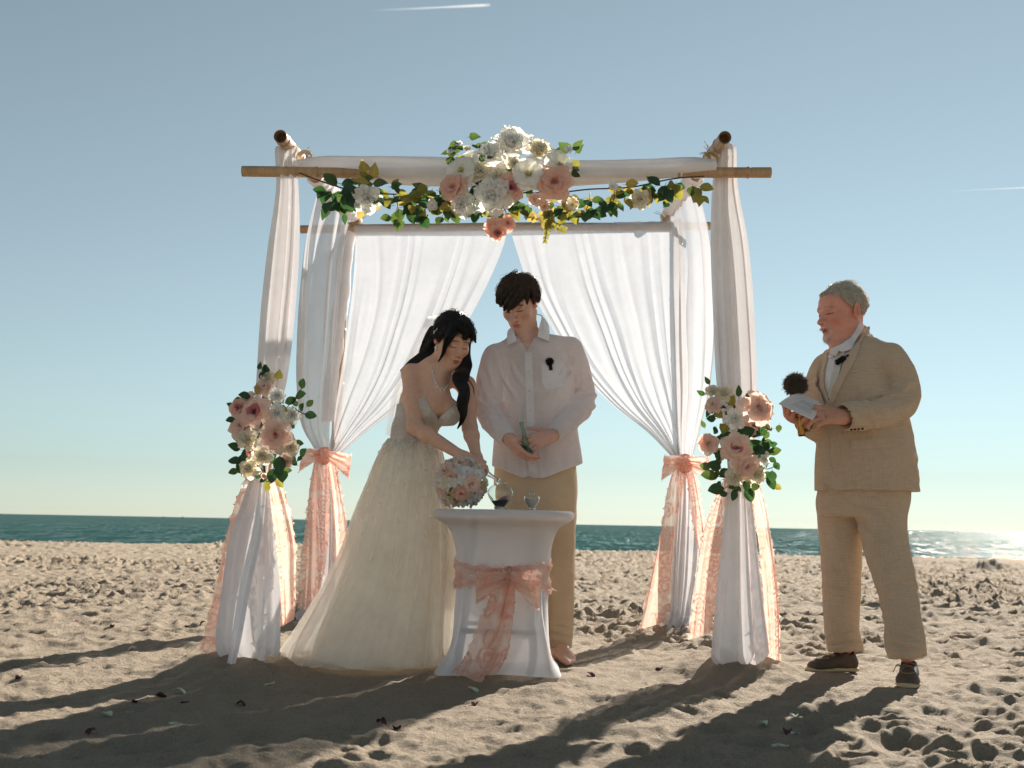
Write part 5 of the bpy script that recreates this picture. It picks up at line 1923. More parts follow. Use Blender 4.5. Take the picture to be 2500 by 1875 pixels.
def wrinkle(S_, amp, scale, c, rad, seed, stretch=(1, 1, 1)):
    st = np.asarray(stretch, np.float32)

    def fn(p):
        n_ = noise3(p * st, scale, seed)
        return amp * (1 - np.abs(n_)) * 1.3 - amp * .8 + amp * .6 * noise3(p * st, scale * .45, seed + 4)
    S_.disp(fn, c, rad)

# ------------------------------------------------------------------ groom
def sec(o, A, xl, xr, y, Y, ry):
    """horizontal body section from its left and right picture edges"""
    c = at((xl + xr) / 2, y, Y)
    q = (c - np.asarray(o)) @ A
    return (q[2], q[0], q[1], (xr - xl) / 2 * PX(Y) * 1.01, ry)


def linen(name, base, trans, th=(1, 1), dark=.82, weave=260):
    """linen: crossed slubby threads"""
    b = NB(name)
    o = b.obj()
    h = b.noise(weave, 3, .7, b.mapping(o, (.06, .06, 1))); v = b.noise(weave, 3, .7, b.mapping(o, (1, 1, .05)))
    f = b.math('ADD', h, v)
    col = b.ramp(b.math('MULTIPLY', f, .5), [(.34, tuple(c * dark for c in base)), (.60, base)])
    big_ = b.noise(7, 3, .6, o)
    col = b.mix(1.0, col, b.ramp(big_, [(.3, (.94, .94, .94)), (.7, (1.03, 1.03, 1.03))]), 'MULTIPLY')
    nr = b.bump(b.math('ADD', f, b.math('MULTIPLY', b.noise(26, 4, .65, o), 3.2)), .30, .005)
    d = b.n('BsdfDiffuse', Color=col, Normal=nr, Roughness=.6)
    if trans <= 0: return b.finish(d.outputs[0])
    t = b.n('BsdfTranslucent', Color=col, Normal=nr)
    s = b.n('MixShader'); b.set(s.inputs[0], trans); b.set(s.inputs[1], d.outputs[0]); b.set(s.inputs[2], t.outputs[0])
    return b.finish(s.outputs[0])


SHIRT = linen('white_linen', (.92, .87, .87), .42, dark=.92)
SHIRT2 = linen('white_linen_double', (.93, .89, .90), .25, dark=.93)
KHAKI = pbr('khaki_cotton', (.60, .44, .285), .85, (500, .3, .003), var=.07)
BLACK = pbr('black_foam', (.012, .012, .014), .9, (400, .8, .004))
PEARL = pbr('shell_button', (.75, .68, .55), .35)


def build_groom():
    P_ = person('barefoot man in white linen shirt and khaki trousers holding a bottle')
    SK = np.array((.70, .42, .32))
    o = np.array([at(1302, 1100, 5.44)[0], 5.44, 0.0])
    A = axes((-.20, -.98, 0))
    hO = at(1268, 741, 5.40); hA = axes((-.30, -.77, -.56), (0, 0, 1), R(-3)); hS = 1.05
    B = Solid()
    par = dict(skin=SK, flush=(.50, .20, .14), lip=(.58, .27, .22), brow_c=(.045, .028, .02), jaw=1.02, w=.98, nose=1.06, brow=1.12, mouth=1.1, fl=.4)
    head(B, hO, hA, hS, par)
    nk = at(1293, 832, 5.46)
    B.cap(hO + hA @ np.array([0, -.030, -.045]), nk + (0, 0, -.02), .053, .060, k=.03)
    B.cap(hO + hA @ np.array([0, .005, -.085]), at(1287, 835, 5.40), .030, .035, k=.03)
    B.frame(o, A)
    B.loft([sec(o, A, 1250, 1366, 1180, 5.44, .075), sec(o, A, 1256, 1358, 1060, 5.42, .07), sec(o, A, 1252, 1350, 960, 5.41, .072), sec(o, A, 1246, 1346, 890, 5.40, .075), sec(o, A, 1246, 1350, 842, 5.42, .070)], k=.03)
    B.frame()
    shL, shR = at(1209, 872, 5.39), at(1391, 852, 5.47)
    elL, elR = at(1190, 1000, 5.35), at(1424, 978, 5.46)
    wrL, wrR = at(1241, 1070, 5.20), at(1350, 1062, 5.20)
    B.cap(nk, shL, .040, .036, k=.05); B.cap(nk, shR, .040, .036, k=.05)
    for s_, e_, w_ in ((shL, elL, wrL), (shR, elR, wrR)):
        B.cap(s_, e_, .034, .030, k=.03); B.cap(e_, w_, .030, .027, k=.02)
    for x, hx in ((1256, 1296), (1354, 1366)):
        B.limb([at(x, 1190, 5.46), at((x + hx) / 2, 1390, 5.46), at(hx, 1560, 5.5)], [.07, .055, .040], 7, k=.04)
    # feet
    for hx, dx, vis in ((1366, .30, 1), (1296, -.1, 0)):
        an = at(hx, 1572, 5.5); an[2] = max(an[2], .075)
        fd = unit((dx, -.92, 0)); sd = np.array([fd[1], -fd[0], 0]) * (-1)
        hl = an - fd * .035; hl[2] = .042
        B.cap(an, hl, .036, .034, k=.03); B.cap(an, an + fd * .10 + (0, 0, .055 - an[2] - .012), .036, .026, k=.03)
        ball_ = an + fd * .135; ball_[2] = .028
        inner = sd * (-1 if hx > 1300 else 1)
        for t in range(5):
            off = inner * (.034 - .0165 * t)
            r_ = .0145 if t == 0 else .0105 - .0006 * t
            b0 = ball_ + off * 1.0 - fd * .012 * t; b1 = b0 + fd * (.058 - .006 * t); b1[2] = r_ + .006
            m0 = an + off * .7; m0[2] = .05
            B.cap(m0, b0, .022, .017, k=.02); B.cap(b0, b1, r_ * 1.1, r_, k=.006)
    # hands folded round the bottle
    hand(B, wrR, (-.93, -.22, -.33), (-.35, .80, -.48), .98, ((14, 28, 20), (22, 32, 22), (30, 34, 24), (36, 36, 26)), 9, thumb=(-.75, .35, .35), chir=-1)
    hand(B, wrL, (.62, -.12, -.76), (.74, .42, .50), .98, ((16, 30, 20), (20, 32, 22), (24, 34, 22), (30, 34, 22)), 7, thumb=(.75, .25, .10), chir=1)
    V, F = B.mesh(.003)
    C = np.tile(SK, (len(V), 1))
    for hp in (wrL, wrR):
        d_ = np.linalg.norm(V - hp, axis=1)
        w_ = smooth01(d_, .05, .16) * (d_ < .24) * .25
        C = C * (1 - w_[:, None]) + np.array((.52, .22, .16)) * w_[:, None]
    C = paint_head(V, C, hO, hA, hS, par)
    body = obj_me('body', mesh_np('body', V, F, SKIN, cols=C), P_)
    # trousers
    T = Solid(); T.frame(o, A)
    T.loft([sec(o, A, 1222, 1396, 1282, 5.46, .10), sec(o, A, 1214, 1402, 1240, 5.46, .115), sec(o, A, 1206, 1408, 1190, 5.46, .125), sec(o, A, 1210, 1405, 1120, 5.46, .12)], k=.05, e=2.4)
    T.frame()
    T.limb([at(1356, 1220, 5.46), at(1360, 1300, 5.45), at(1366, 1420, 5.45), at(1368, 1530, 5.49), at(1368, 1574, 5.50)], [.095, .082, .066, .056, .056], 14, k=.03)
    T.limb([at(1256, 1220, 5.46), at(1272, 1300, 5.45), at(1292, 1420, 5.45), at(1296, 1530, 5.49), at(1296, 1574, 5.50)], [.095, .082, .066, .056, .056], 14, k=.03)
    for a_, wl, ax, c_, r_, sd in ((.004, .05, (.5, 0, 1), at(1355, 1250, 5.36), .13, 3), (.005, .035, (.25, 0, 1), at(1368, 1545, 5.44), .09, 5), (.003, .06, (.4, 0, 1), at(1362, 1390, 5.4), .13, 7), (.004, .05, (-.5, 0, 1), at(1260, 1250, 5.36), .12, 9)):
        T.disp(*creases(a_, wl, ax, c_, r_, sd))
    wrinkle(T, .003, .07, at(1310, 1380, 5.45), .6, 3, (1, 1, .5))
    for x in (1368, 1296):
        T.frame(); T.cap(at(x, 1572, 5.5), at(x, 1600, 5.5), .049, .052, k=.004, mode='sub')
    Vt, Ft, _ = cloth_solid('trousers', T, .005, KHAKI, P_)
    # shirt
    Sh = Solid(); Sh.frame(o, A)
    Sh.loft([sec(o, A, 1200, 1424, 1170, 5.45, .150), sec(o, A, 1202, 1423, 1130, 5.45, .148), sec(o, A, 1206, 1412, 1060, 5.45, .140), sec(o, A, 1202, 1402, 980, 5.44, .134), sec(o, A, 1202, 1398, 910, 5.44, .130), sec(o, A, 1214, 1388, 862, 5.44, .115), sec(o, A, 1240, 1366, 832, 5.45, .085)], k=.03, e=2.3)
    Sh.frame()
    Sh.cap(nk + (-.02, 0, -.004), shL, .052, .058, k=.05); Sh.cap(nk + (.02, 0, -.004), shR, .052, .058, k=.05)
    Sh.limb([shL, at(1196, 935, 5.37), elL, at(1214, 1040, 5.27), wrL + (elL - wrL) * .04], [.060, .058, .056, .049, .037], 14, k=.025)
    Sh.limb([shR, at(1412, 915, 5.47), elR, at(1392, 1022, 5.33), wrR + (elR - wrR) * .04], [.060, .058, .057, .050, .037], 14, k=.025)
    for a_, wl, ax, c_, r_, sd in (
            (.010, .050, (.5, 0, 1), elL, .13, 1), (.010, .050, (-.55, 0, 1), elR, .13, 2), (.010, .06, (.9, 0, .4), at(1225, 930, 5.33), .15, 3), (.010, .06, (-.9, 0, .4), at(1385, 920, 5.36), .15, 4),
            (.007, .045, (.8, 0, .6), at(1215, 1040, 5.27), .10, 5), (.007, .045, (-.8, 0, .6), at(1390, 1025, 5.32), .10, 6), (.008, .085, (1, 0, .1), at(1300, 1110, 5.30), .22, 7), (.006, .09, (1, 0, -.25), at(1300, 960, 5.3), .2, 8)):
        Sh.disp(*creases(a_, wl, ax, c_, r_, sd))
    wrinkle(Sh, .004, .10, at(1310, 1000, 5.42), .5, 11, (1, 1, .6))
    # hem, open neck, hollow below
    Sh.cut(at(1300, 1169, 5.40), (0, 0, -1)); Sh.cut(at(1206, 1138, 5.40), (-.42, 0, -1)); Sh.cut(at(1421, 1132, 5.44), (.42, 0, -1))
    Sh.frame(o, A)
    Sh.loft([sec(o, A, 1214, 1410, 1200, 5.45, .128), sec(o, A, 1216, 1409, 1150, 5.45, .126), sec(o, A, 1230, 1390, 1120, 5.45, .10)], k=.006, mode='sub', e=2.3)
    Sh.frame()
    pv = lambda x, y: at(x, y, 5.34)[[0, 2]]
    Sh.prism([pv(1288, 856), pv(1248, 790), pv(1328, 765)], 5.0, 5.47, np.eye(3), (0, 0, 0), .006)
    Sh.cap(nk + (0, 0, -.03), nk + (-.03, -.03, .1), .055, .062, k=.01, mode='sub')
    # cuffs open over the wrists
    for w_, e_ in ((wrL, elL), (wrR, elR)):
        dv = unit(w_ - e_); Sh.cap(w_ - dv * .03, w_ + dv * .05, .030, .034, k=.004, mode='sub')
    Vs, Fs, so = cloth_solid('shirt', Sh, .0045, SHIRT, P_)
    sf = Surf(Vs, Fs)
    # placket, buttons, pocket, cuffs
    plk = [(1281, 862), (1283, 920), (1285, 1000), (1289, 1090), (1293, 1166)]; plr = [(1299, 862), (1301, 920), (1304, 1000), (1308, 1090), (1311, 1166)]
    patch(sf, plk, plr, .0035, .008, 5, 40).build('placket', SHIRT2, so)
    for x, y in ((1290, 868), (1292, 908), (1293.5, 955), (1295, 1002), (1298, 1045), (1301, 1130)):
        p, n = sf.hit(x, y, .006)
        if p is not None:
            mb = MB(); mb.lathe([(0, -.002), (.0055, -.002), (.0058, 0), (.005, .0016), (.0035, .001), (0, .001)], 14, p, np.array(aim(n).to_3x3())); mb.build('button', PEARL, so)
    patch(sf, [(1322, 888), (1323, 920), (1327, 945), (1340, 951)], [(1364, 875), (1380, 900), (1381, 938), (1378, 944)], .004, .008, 10, 12).build('pocket', SHIRT2, so)
    # collar: stand and two points
    def flap(pts_l, pts_r, dy0, dy1, nm='collar_leaf'):
        n_ = 14
        L_ = spline(np.array([list(at(x, y, Y)) for x, y, Y in pts_l]), n_); R_ = spline(np.array([list(at(x, y, Y)) for x, y, Y in pts_r]), n_)
        t_ = np.linspace(0, 1, 10)[None, :, None]
        G_ = L_[:, None] * (1 - t_) + R_[:, None] * t_
        G_[..., 1] -= .010 * np.sin(t_[..., 0] * math.pi)
        Bk = G_ + np.array([0, .006, -.002])
        mb = MB(); mb.grid(G_); mb.grid(Bk)
        rim = np.concatenate([G_[0], G_[1:, -1], G_[-1, -2::-1], G_[-2:0:-1, 0]]); rb_ = np.concatenate([Bk[0], Bk[1:, -1], Bk[-1, -2::-1], Bk[-2:0:-1, 0]])
        mb.grid(np.stack([rim, rb_]), wrap=True)
        mb.build(nm, SHIRT2, so)
    flap([(1311, 767, 5.50), (1322, 772, 5.44), (1316, 800, 5.36), (1312, 822, 5.325)], [(1322, 768, 5.53), (1338, 790, 5.47), (1342, 812, 5.385), (1341, 833, 5.325)], 0, 0)
    flap([(1252, 797, 5.44), (1254, 806, 5.38), (1257, 818, 5.34), (1262, 832, 5.315)], [(1240, 806, 5.46), (1238, 814, 5.40), (1238, 826, 5.34), (1240, 842, 5.315)], 0, 0)
    n_ = 26
    th = np.linspace(R(-200), R(20), n_)
    cn = at(1289, 812, 5.44)
    cn = cn + np.array([0, 0, -.022])
    cr = np.stack([cn[0] + .070 * np.cos(th) , cn[1] - .066 * np.sin(th) , np.full(n_, cn[2] - .02) + .018 * np.cos(th) + .02 * np.clip(-np.sin(th), -1, 1) * -1], 1)
    cr2 = cr + np.array([0, 0, .042]); cr2[:, :2] = cn[:2] + (cr[:, :2] - cn[:2]) * .93
    mb = MB(); mb.grid(np.stack([cr, (cr + cr2) / 2, cr2])); mb.build('collar_stand', SHIRT2, so)
    # hair: thick, swept to one side
    HM = hair_mat('dark_brown_hair', (.026, .016, .010), (.085, .048, .028), .42, .15)
    mb = MB()
    ze = lambda x, y: np.interp(y, [-.10, -.06, -.03, -.005, .03, .06, .09], [-.070, -.062, -.028, .000, .012, .046, .050]) - np.where(y > .03, .30 * np.clip(x + .01, -.06, .08), 0) * smooth01(y, .02, .07)
    hair_cap(mb, hO, hA, hS, (0, -.010, .034), (.086, .108, .098), (-.12, -.50, .86), ze, 4600, (.5, 1.1), .011, .0013, 4, sweep=.28, clump=.007)
    # fringe swept across the forehead
    C5 = lambda x, y, Y: at(1190 + x * .1266, 650 + y * .1266, Y)
    for k_, (pts, rd) in enumerate((
            ([C5(620, 330, 5.33), C5(470, 480, 5.275), C5(330, 650, 5.27), C5(240, 780, 5.30)], [.016, .020, .018, .006]),
            ([C5(640, 340, 5.32), C5(520, 540, 5.255), C5(390, 720, 5.245), C5(310, 850, 5.255)], [.016, .020, .018, .005]),
            ([C5(660, 350, 5.31), C5(580, 560, 5.245), C5(480, 720, 5.225), C5(380, 880, 5.230)], [.014, .018, .016, .004]),
            ([C5(680, 350, 5.31), C5(650, 540, 5.25), C5(580, 700, 5.225), C5(470, 830, 5.218)], [.014, .016, .012, .004]),
            ([C5(700, 350, 5.31), C5(760, 520, 5.265), C5(770, 640, 5.25), C5(760, 740, 5.245)], [.014, .016, .010, .003]),
            ([C5(560, 320, 5.34), C5(380, 440, 5.31), C5(240, 600, 5.32), C5(175, 720, 5.35)], [.018, .020, .016, .006]),
            ([C5(760, 330, 5.34), C5(860, 480, 5.31), C5(890, 620, 5.305), C5(880, 740, 5.31)], [.016, .016, .012, .004]))):
        bundle(mb, pts, rd, 240, .0012, 40 + k_, .004)
    hair_cap(mb, hO, hA, hS, (0, -.010, .034), (.090, .112, .102), (-.12, -.50, .86), ze, 420, (.3, .8), .016, .00055, 24, sweep=.5, base=False, clump=.004, curl=.006)
    # loose hairs at the crown
    rng = np.random.default_rng(8)
    c0 = at(1268, 672, 5.40)
    Pf = []
    for i in range(26):
        b0 = at(1250 + rng.random() * 45, 676 + rng.random() * 5, 5.40); dx = rng.normal(0, .045)
        Pf.append(spline([b0, b0 + (dx * .4, rng.normal(0, .01), .014 + .012 * rng.random()), b0 + (dx, rng.normal(0, .02), .004)], 9))
    strands(mb, np.array(Pf), np.full(26, .0007))
    mb.build('hair', HM, P_)
    # black wedding band
    p = wrR + unit((-.93, -.22, -.33)) * .10 + np.cross(unit((-.93, -.22, -.33)), unit((-.35, .80, -.48))) * .012
    rp = at(1319.5, 1093, 5.125)
    sfb = Surf(V, F)
    q, n = sfb.hit(1321, 1093, -.008)
    if q is not None:
        mb = MB(); a_ = np.linspace(0, 2 * math.pi, 21)
        dv = unit((-.85, -.1, -.5)); M_ = np.array(aim(dv).to_3x3())
        mb.tube(q + (np.stack([np.cos(a_), np.sin(a_), 0 * a_], 1) * .0108) @ M_.T, .0024, 6); mb.build('ring', BLACK, P_)
    # clip microphone at the pocket
    c_ = empty('clip_microphone'); tag(c_, 'small black furry clip microphone on the shirt pocket of the groom', 'microphone')
    p, n = sf.hit(1341, 884, .012)
    rng = np.random.default_rng(4)
    mb = MB(); mb.ball(p, .012)
    dd = rng.normal(0, 1, (420, 3)); dd /= np.linalg.norm(dd, axis=1, keepdims=True)
    Pm = p + dd[:, None] * np.linspace(.008, .021, 4)[None, :, None] * (.85 + .3 * rng.random((420, 1, 1)))
    strands(mb, Pm, np.full(420, .0011)); mb.build('wind_muff', BLACK, c_)
    p2, n2 = sf.hit(1344, 897, .006)
    mb = MB(); mb.box(p2, (.0085, .004, .016), np.array(Matrix.Rotation(R(-10), 3, 'Y'))); mb.build('clip', BLACK, c_)
    return V, F


GV, GF = build_groom()

# ------------------------------------------------------------------ bride
IVORY = cloth_mat('ivory_satin', (.84, .80, .735), 1.0, .45, 700, bumpk=.10)


def lace_mat():
    b = NB('ivory_lace_bodice')
    o = b.obj()
    vo = b.n('TexVoronoi', _feature='F1', Scale=42.0); b.set(vo.inputs['Vector'], o)
    v2 = b.n('TexVoronoi', _feature='DISTANCE_TO_EDGE', Scale=75.0); b.set(v2.inputs['Vector'], o)
    fl = b.math('SINE', b.math('MULTIPLY', vo.outputs['Distance'], 26.0))
    k = b.math('ADD', b.math('MULTIPLY', fl, .5), b.math('MULTIPLY', b.ramp(v2.outputs[0], [(.0, (1, 1, 1)), (.12, (0, 0, 0))]), .7))
    big_ = b.noise(16, 3, .6, o)
    k = b.math('MULTIPLY', k, b.ramp(big_, [(.35, (.2, .2, .2)), (.6, (1, 1, 1))]))
    col = b.mix(k, (.84, .77, .69), (.93, .90, .85))
    p = b.n('BsdfPrincipled', Base__Color=col, Roughness=.55, Normal=b.bump(k, .8, .006))
    t = b.n('BsdfTranslucent', Color=col)
    s = b.n('MixShader'); b.set(s.inputs[0], .30); b.set(s.inputs[1], p.outputs[0]); b.set(s.inputs[2], t.outputs[0])
    return b.finish(s.outputs[0])


LACE = lace_mat()
APPL = cloth_mat('ivory_applique', (.90, .86, .80), .75, .55)
TULLE = cloth_mat('ivory_tulle', (.85, .81, .745), .50, .55, 1500, bumpk=.05)
TULLE2 = cloth_mat('ivory_tulle_outer', (.86, .83, .77), .34, .55, 1500, bumpk=.05)
VEIL = cloth_mat('veil_tulle', (.88, .86, .82), .48, .6, 1500, bumpk=.05)
CRYSTAL = pbr('crystal', (.85, .85, .86), .12, metallic=.55)


def build_bride():
    P_ = person('dark-haired woman in strapless ivory wedding gown leaning over the table')
    SK = np.array((.66, .39, .275))
    bA = axes((.42, -.86, -.16), (.10, -.10, 1))
    hO = at(1104, 830, 5.20); hA = axes((.42, -.76, -.50), (0, 0, 1), R(2)); hS = 1.0
    B = Solid()
    par = dict(skin=SK, flush=(.50, .19, .13), lip=(.42, .095, .085), brow_c=(.04, .025, .02), jaw=.93, w=1.0, nose=.93, brow=.8, mouth=.92, fl=.45, brow_a=.75)
    head(B, hO, hA, hS, par)
    nk = at(1068, 898, 5.26)
    B.cap(hO + hA @ np.array([0, -.030, -.045]), nk, .043, .050, k=.03)
    B.cap(hO + hA @ np.array([0, .0, -.085]), at(1078, 905, 5.20), .024, .030, k=.03)
    shL, shR = at(1003, 912, 5.22), at(1138, 940, 5.30)
    elL, elR = at(1012, 1042, 5.10), at(1147, 1045, 5.20)
    wrL, wrR = at(1128, 1113, 5.00), at(1163, 1112, 5.07)
    B.cap(nk + (0, 0, -.015), shL, .036, .040, k=.06); B.cap(nk + (0, 0, -.015), shR, .036, .040, k=.06)
    # rib cage down to the waist
    P0 = [at(1000, 1100, 5.27), at(1012, 1050, 5.26), at(1034, 985, 5.25), at(1058, 925, 5.26)]
    Rr = [.098, .095, .108, .085]
    for i in range(3): B.cap(P0[i], P0[i + 1], Rr[i], Rr[i + 1], k=.04, flat=(bA[:, 1], 1.22))
    for x, y, Y in ((1048, 992, 5.165), (1098, 1004, 5.20)): B.ell(at(x, y, Y), .056, k=.045)
    B.cap(at(1060, 905, 5.22), at(1072, 960, 5.18), .05, .05, k=.05)
    # collar bones
    B.cap(at(1072, 915, 5.195), at(1020, 905, 5.19), .010, .008, k=.02); B.cap(at(1086, 918, 5.20), at(1126, 930, 5.25), .010, .008, k=.02)
    for s_, e_, w_ in ((shL, elL, wrL), (shR, elR, wrR)):
        m_ = s_ * .55 + e_ * .45
        B.chain([s_, m_, e_], [.043, .040, .034], k=.025)
        f_ = e_ * .72 + w_ * .28
        B.chain([e_, f_, w_], [.034, .034, .0225], k=.02)
    hand(B, wrL, (.88, -.10, -.46), (.36, .52, -.78), .88, ((25, 35, 25), (32, 40, 28), (38, 42, 28), (42, 42, 28)), 4, thumb=(.85, .3, -.2), chir=1)
    hand(B, wrR, (.30, -.22, -.93), (-.80, -.45, .05), .88, ((40, 60, 40), (48, 62, 42), (52, 62, 42), (55, 60, 42)), 3, thumb=(-.1, -.55, -.8), chir=-1)
    V, F = B.mesh(.003)
    C = np.tile(SK, (len(V), 1))
    C = paint_head(V, C, hO, hA, hS, par)
    body = obj_me('body', mesh_np('body', V, F, SKIN, cols=C), P_)
    # gown: bodice
    D = Solid()
    Rb = [.103, .103, .116, .100]
    for i in range(3): D.cap(P0[i], P0[i + 1], Rb[i], Rb[i + 1], k=.04, flat=(bA[:, 1], 1.22))
    for x, y, Y in ((1048, 996, 5.160), (1098, 1008, 5.195)): D.ell(at(x, y, Y), .060, k=.07)
    D.cut(at(1070, 1018, 5.13), unit((-.40, -.30, 1.0)), .004)       # slopes of the sweetheart line
    top_p = [(958, 978), (1037, 974), (1070, 1022), (1111, 994), (1122, 1010)]
    D.ops.pop()
    eye3 = np.eye(3)
    pv = lambda x, y, Y=5.14: at(x, y, Y)[[0, 2]]
    D.prism([pv(900, 958), pv(960, 982), pv(1020, 972), pv(1040, 968), pv(1040, 700), pv(900, 700)], 4.5, 5.9, eye3, (0, 0, 0), .003)
    D.prism([pv(1036, 970), pv(1071, 1022), pv(1071, 700), pv(1036, 700)], 4.5, 5.9, eye3, (0, 0, 0), .003)
    D.prism([pv(1069, 1022), pv(1106, 992), pv(1106, 700), pv(1069, 700)], 4.5, 5.9, eye3, (0, 0, 0), .003)
    D.prism([pv(1105, 993), pv(1116, 992), pv(1200, 1040), pv(1200, 700), pv(1105, 700)], 4.5, 5.9, eye3, (0, 0, 0), .003)
    wrinkle(D, .003, .05, at(1040, 1040, 5.2), .25, 5, (1, 1, .5))
    Vd, Fd, do = cloth_solid('bodice', D, .0038, LACE, P_)
    # skirt: satin under-skirt and two layers of tulle with long soft folds
    prof_ = [  # y, xl, xr, depth half, Yc
        (1072, 948, 1066, .085, 5.27), (1092, 934, 1076, .110, 5.27), (1130, 916, 1086, .145, 5.28), (1180, 898, 1096, .18, 5.28), (1260, 868, 1106, .23, 5.29), (1350, 840, 1112, .28, 5.29), (1440, 800, 1118, .32, 5.30), (1520, 758, 1120, .36, 5.31), (1580, 726, 1120, .38, 5.32), (1606, 716, 1118, .39, 5.32)]
    Q = spline(np.array([(y / 100, xl / 100, xr / 100, d, Y) for y, xl, xr, d, Y in prof_]), 80)
    na_ = 220

    def layer(gl, gr, gd, nf, amp, seed, hem=0.0, y_end=1.0):
        a = np.linspace(0, 2 * math.pi, na_, endpoint=False)
        k_ = int(80 * y_end)
        P = np.zeros((k_, na_, 3))
        rng = np.random.default_rng(seed)
        for i in range(k_):
            y, xl, xr, d, Y = Q[i] * np.array([100, 100, 100, 1, 1])
            t = i / 79
            xl -= gl * t * t; xr += gr * t; d += gd * t
            c = at((xl + xr) / 2, y, Y)
            hw = (xr - xl) / 2 * PX(Y)
            ph = nf * (a + .10 * np.sin(3 * a + seed)) + 1.3 * noise2(a * 1.4, np.full(na_, t * 1.2), 1.0, seed)
            fo = amp * (.25 + .75 * t) * (np.sin(ph) + .5 * np.sin(1.71 * ph + 1.3) + .3 * np.sin(2.9 * ph))
            e = 2.1
            rr = 1 / (np.abs(np.cos(a)) ** e + np.abs(np.sin(a)) ** e) ** (1 / e)
            z = max(c[2], .012)
            edge = t > .9
            zz = z + (hem * noise2(a * 3, np.full(na_, .5), 1.0, seed + 2) if edge else 0) * (t - .9) * 10
            fo = fo + .030 * t * t * noise2(a * 1.6, np.full(na_, t * 2.5), 1.0, seed + 6)
            P[i, :, 0] = c[0] + (hw * rr + fo) * np.cos(a)
            P[i, :, 1] = Y + (d * rr + fo) * np.sin(a)
            P[i, :, 2] = np.maximum(zz, .010 + .012 * np.abs(noise2(a * 5, a * 0, 1.0, seed)))
        return P
    sk = None
    for nm, gl, gr, gd, nf, amp, seed, mt in (('under_skirt', -66, -8, -.04, 9, .012, 3, IVORY), ('tulle_layer', 6, 0, .0, 12, .011, 5, TULLE), ('tulle_layer', 22, 2, .02, 17, .010, 9, TULLE2)):
        mb = MB(); mb.grid(layer(gl, gr, gd, nf, amp, seed, .02), wrap=True)
        o_ = mb.build(nm, mt, P_)
    # lace appliques scattered over the hip
    rng = np.random.default_rng(31)
    L0 = layer(8, 1, .006, 12, .011, 5)
    mb_all = MB()
    for i in range(150):
        r_ = int(2 + 34 * rng.random() ** 1.7); a_ = int(na_ * (.5 + .5 * rng.random())) % na_
        c = L0[r_, a_]
        nrm = unit(np.cross(L0[min(r_ + 1, 79), a_] - L0[r_ - 1, a_], L0[r_, (a_ + 1) % na_] - L0[r_, a_ - 1]))
        if nrm[1] > 0: nrm = -nrm
        M_ = np.array(aim(nrm).to_3x3())
        s_ = .007 + .009 * rng.random()
        t_ = np.linspace(0, 2 * math.pi, 20, endpoint=False)
        rr = s_ * (.65 + .35 * np.cos(5 * t_ + rng.random() * 6))
        ring_ = np.stack([rr * np.cos(t_), rr * np.sin(t_), np.full(20, .002)], 1); mid = ring_ * .45 + np.array([0, 0, .002])
        mb_all.grid(np.stack([c + nrm * .003 + ring_ @ M_.T, c + nrm * .003 + mid @ M_.T, np.repeat((c + nrm * .004)[None], 20, 0)]), wrap=True)
    mb_all.build('lace_applique', APPL, o_)['kind'] = 'stuff'
    # veil from the back of the head
    rws = [(at(1040, 775, 5.30), at(1095, 763, 5.27)), (at(1030, 800, 5.36), at(1072, 800, 5.32)), (at(1000, 860, 5.42), at(1045, 870, 5.36)), (at(965, 950, 5.46), at(1010, 960, 5.40)), (at(948, 1030, 5.48), at(1000, 1040, 5.42)), (at(944, 1062, 5.48), at(1000, 1075, 5.42))]
    mb = MB(); mb.grid(sheet(rws, 40, 60, 3, [.004, .01, .012, .014, .012], 7)); mb.build('veil', VEIL, P_)
    # hair
    HM = hair_mat('black_hair', (.006, .005, .005), (.016, .013, .012), .33, .0)
    mb = MB()
    ze = lambda x, y: np.interp(y, [-.10, -.05, -.02, .02, .05, .075, .10], [-.115, -.085, -.030, -.006, .030, .058, .062]) - np.where(x < 0, .012, .0) * smooth01(y, .03, .06)
    hair_cap(mb, hO, hA, hS, (0, -.012, .030), (.084, .108, .098), (.08, .42, .90), ze, 4200, (.7, 1.6), .007, .0012, 6, sweep=.0, clump=.007)
    hair_cap(mb, hO, hA, hS, (0, -.012, .030), (.087, .111, .101), (.08, .42, .90), ze, 420, (.5, 1.4), .014, .0005, 26, base=False, clump=.003, curl=.006)
    C1 = lambda x, y, Y: at(900 + x * .3617, 640 + y * .3617, Y)
    bundle(mb, [C1(560, 380, 5.15), C1(660, 420, 5.13), C1(705, 490, 5.13), C1(722, 548, 5.13)], [.020, .022, .014, .003], 240, .0010, 3, .004)
    bundle(mb, [C1(600, 400, 5.12), C1(560, 480, 5.085), C1(520, 560, 5.10), C1(500, 620, 5.12), C1(470, 670, 5.15)], [.020, .024, .015, .008, .003], 260, .0010, 4, .004)
    bundle(mb, [C1(660, 480, 5.25), C1(650, 620, 5.27), C1(640, 720, 5.22), C1(612, 810, 5.12), C1(648, 880, 5.10), C1(622, 960, 5.10), C1(632, 1040, 5.11), C1(600, 1125, 5.13)], [.020, .026, .032, .034, .030, .026, .016, .003], 900, .0012, 5, .012, 40)
    bundle(mb, [C1(480, 450, 5.25), C1(440, 570, 5.30), C1(380, 640, 5.32), C1(300, 680, 5.34), C1(215, 735, 5.36)], [.040, .042, .036, .024, .006], 700, .0012, 6, .010)
    bundle(mb, [C1(470, 470, 5.28), C1(420, 600, 5.36), C1(400, 720, 5.40), C1(390, 860, 5.42)], [.045, .055, .05, .03], 600, .0012, 7, .010)
    bundle(mb, [C1(640, 740, 5.14), C1(700, 830, 5.16), C1(715, 900, 5.18)], [.004, .004, .001], 14, .0006, 8, .006)
    mb.build('hair', HM, P_)
    # jewellery
    sfb = Surf(V, F)
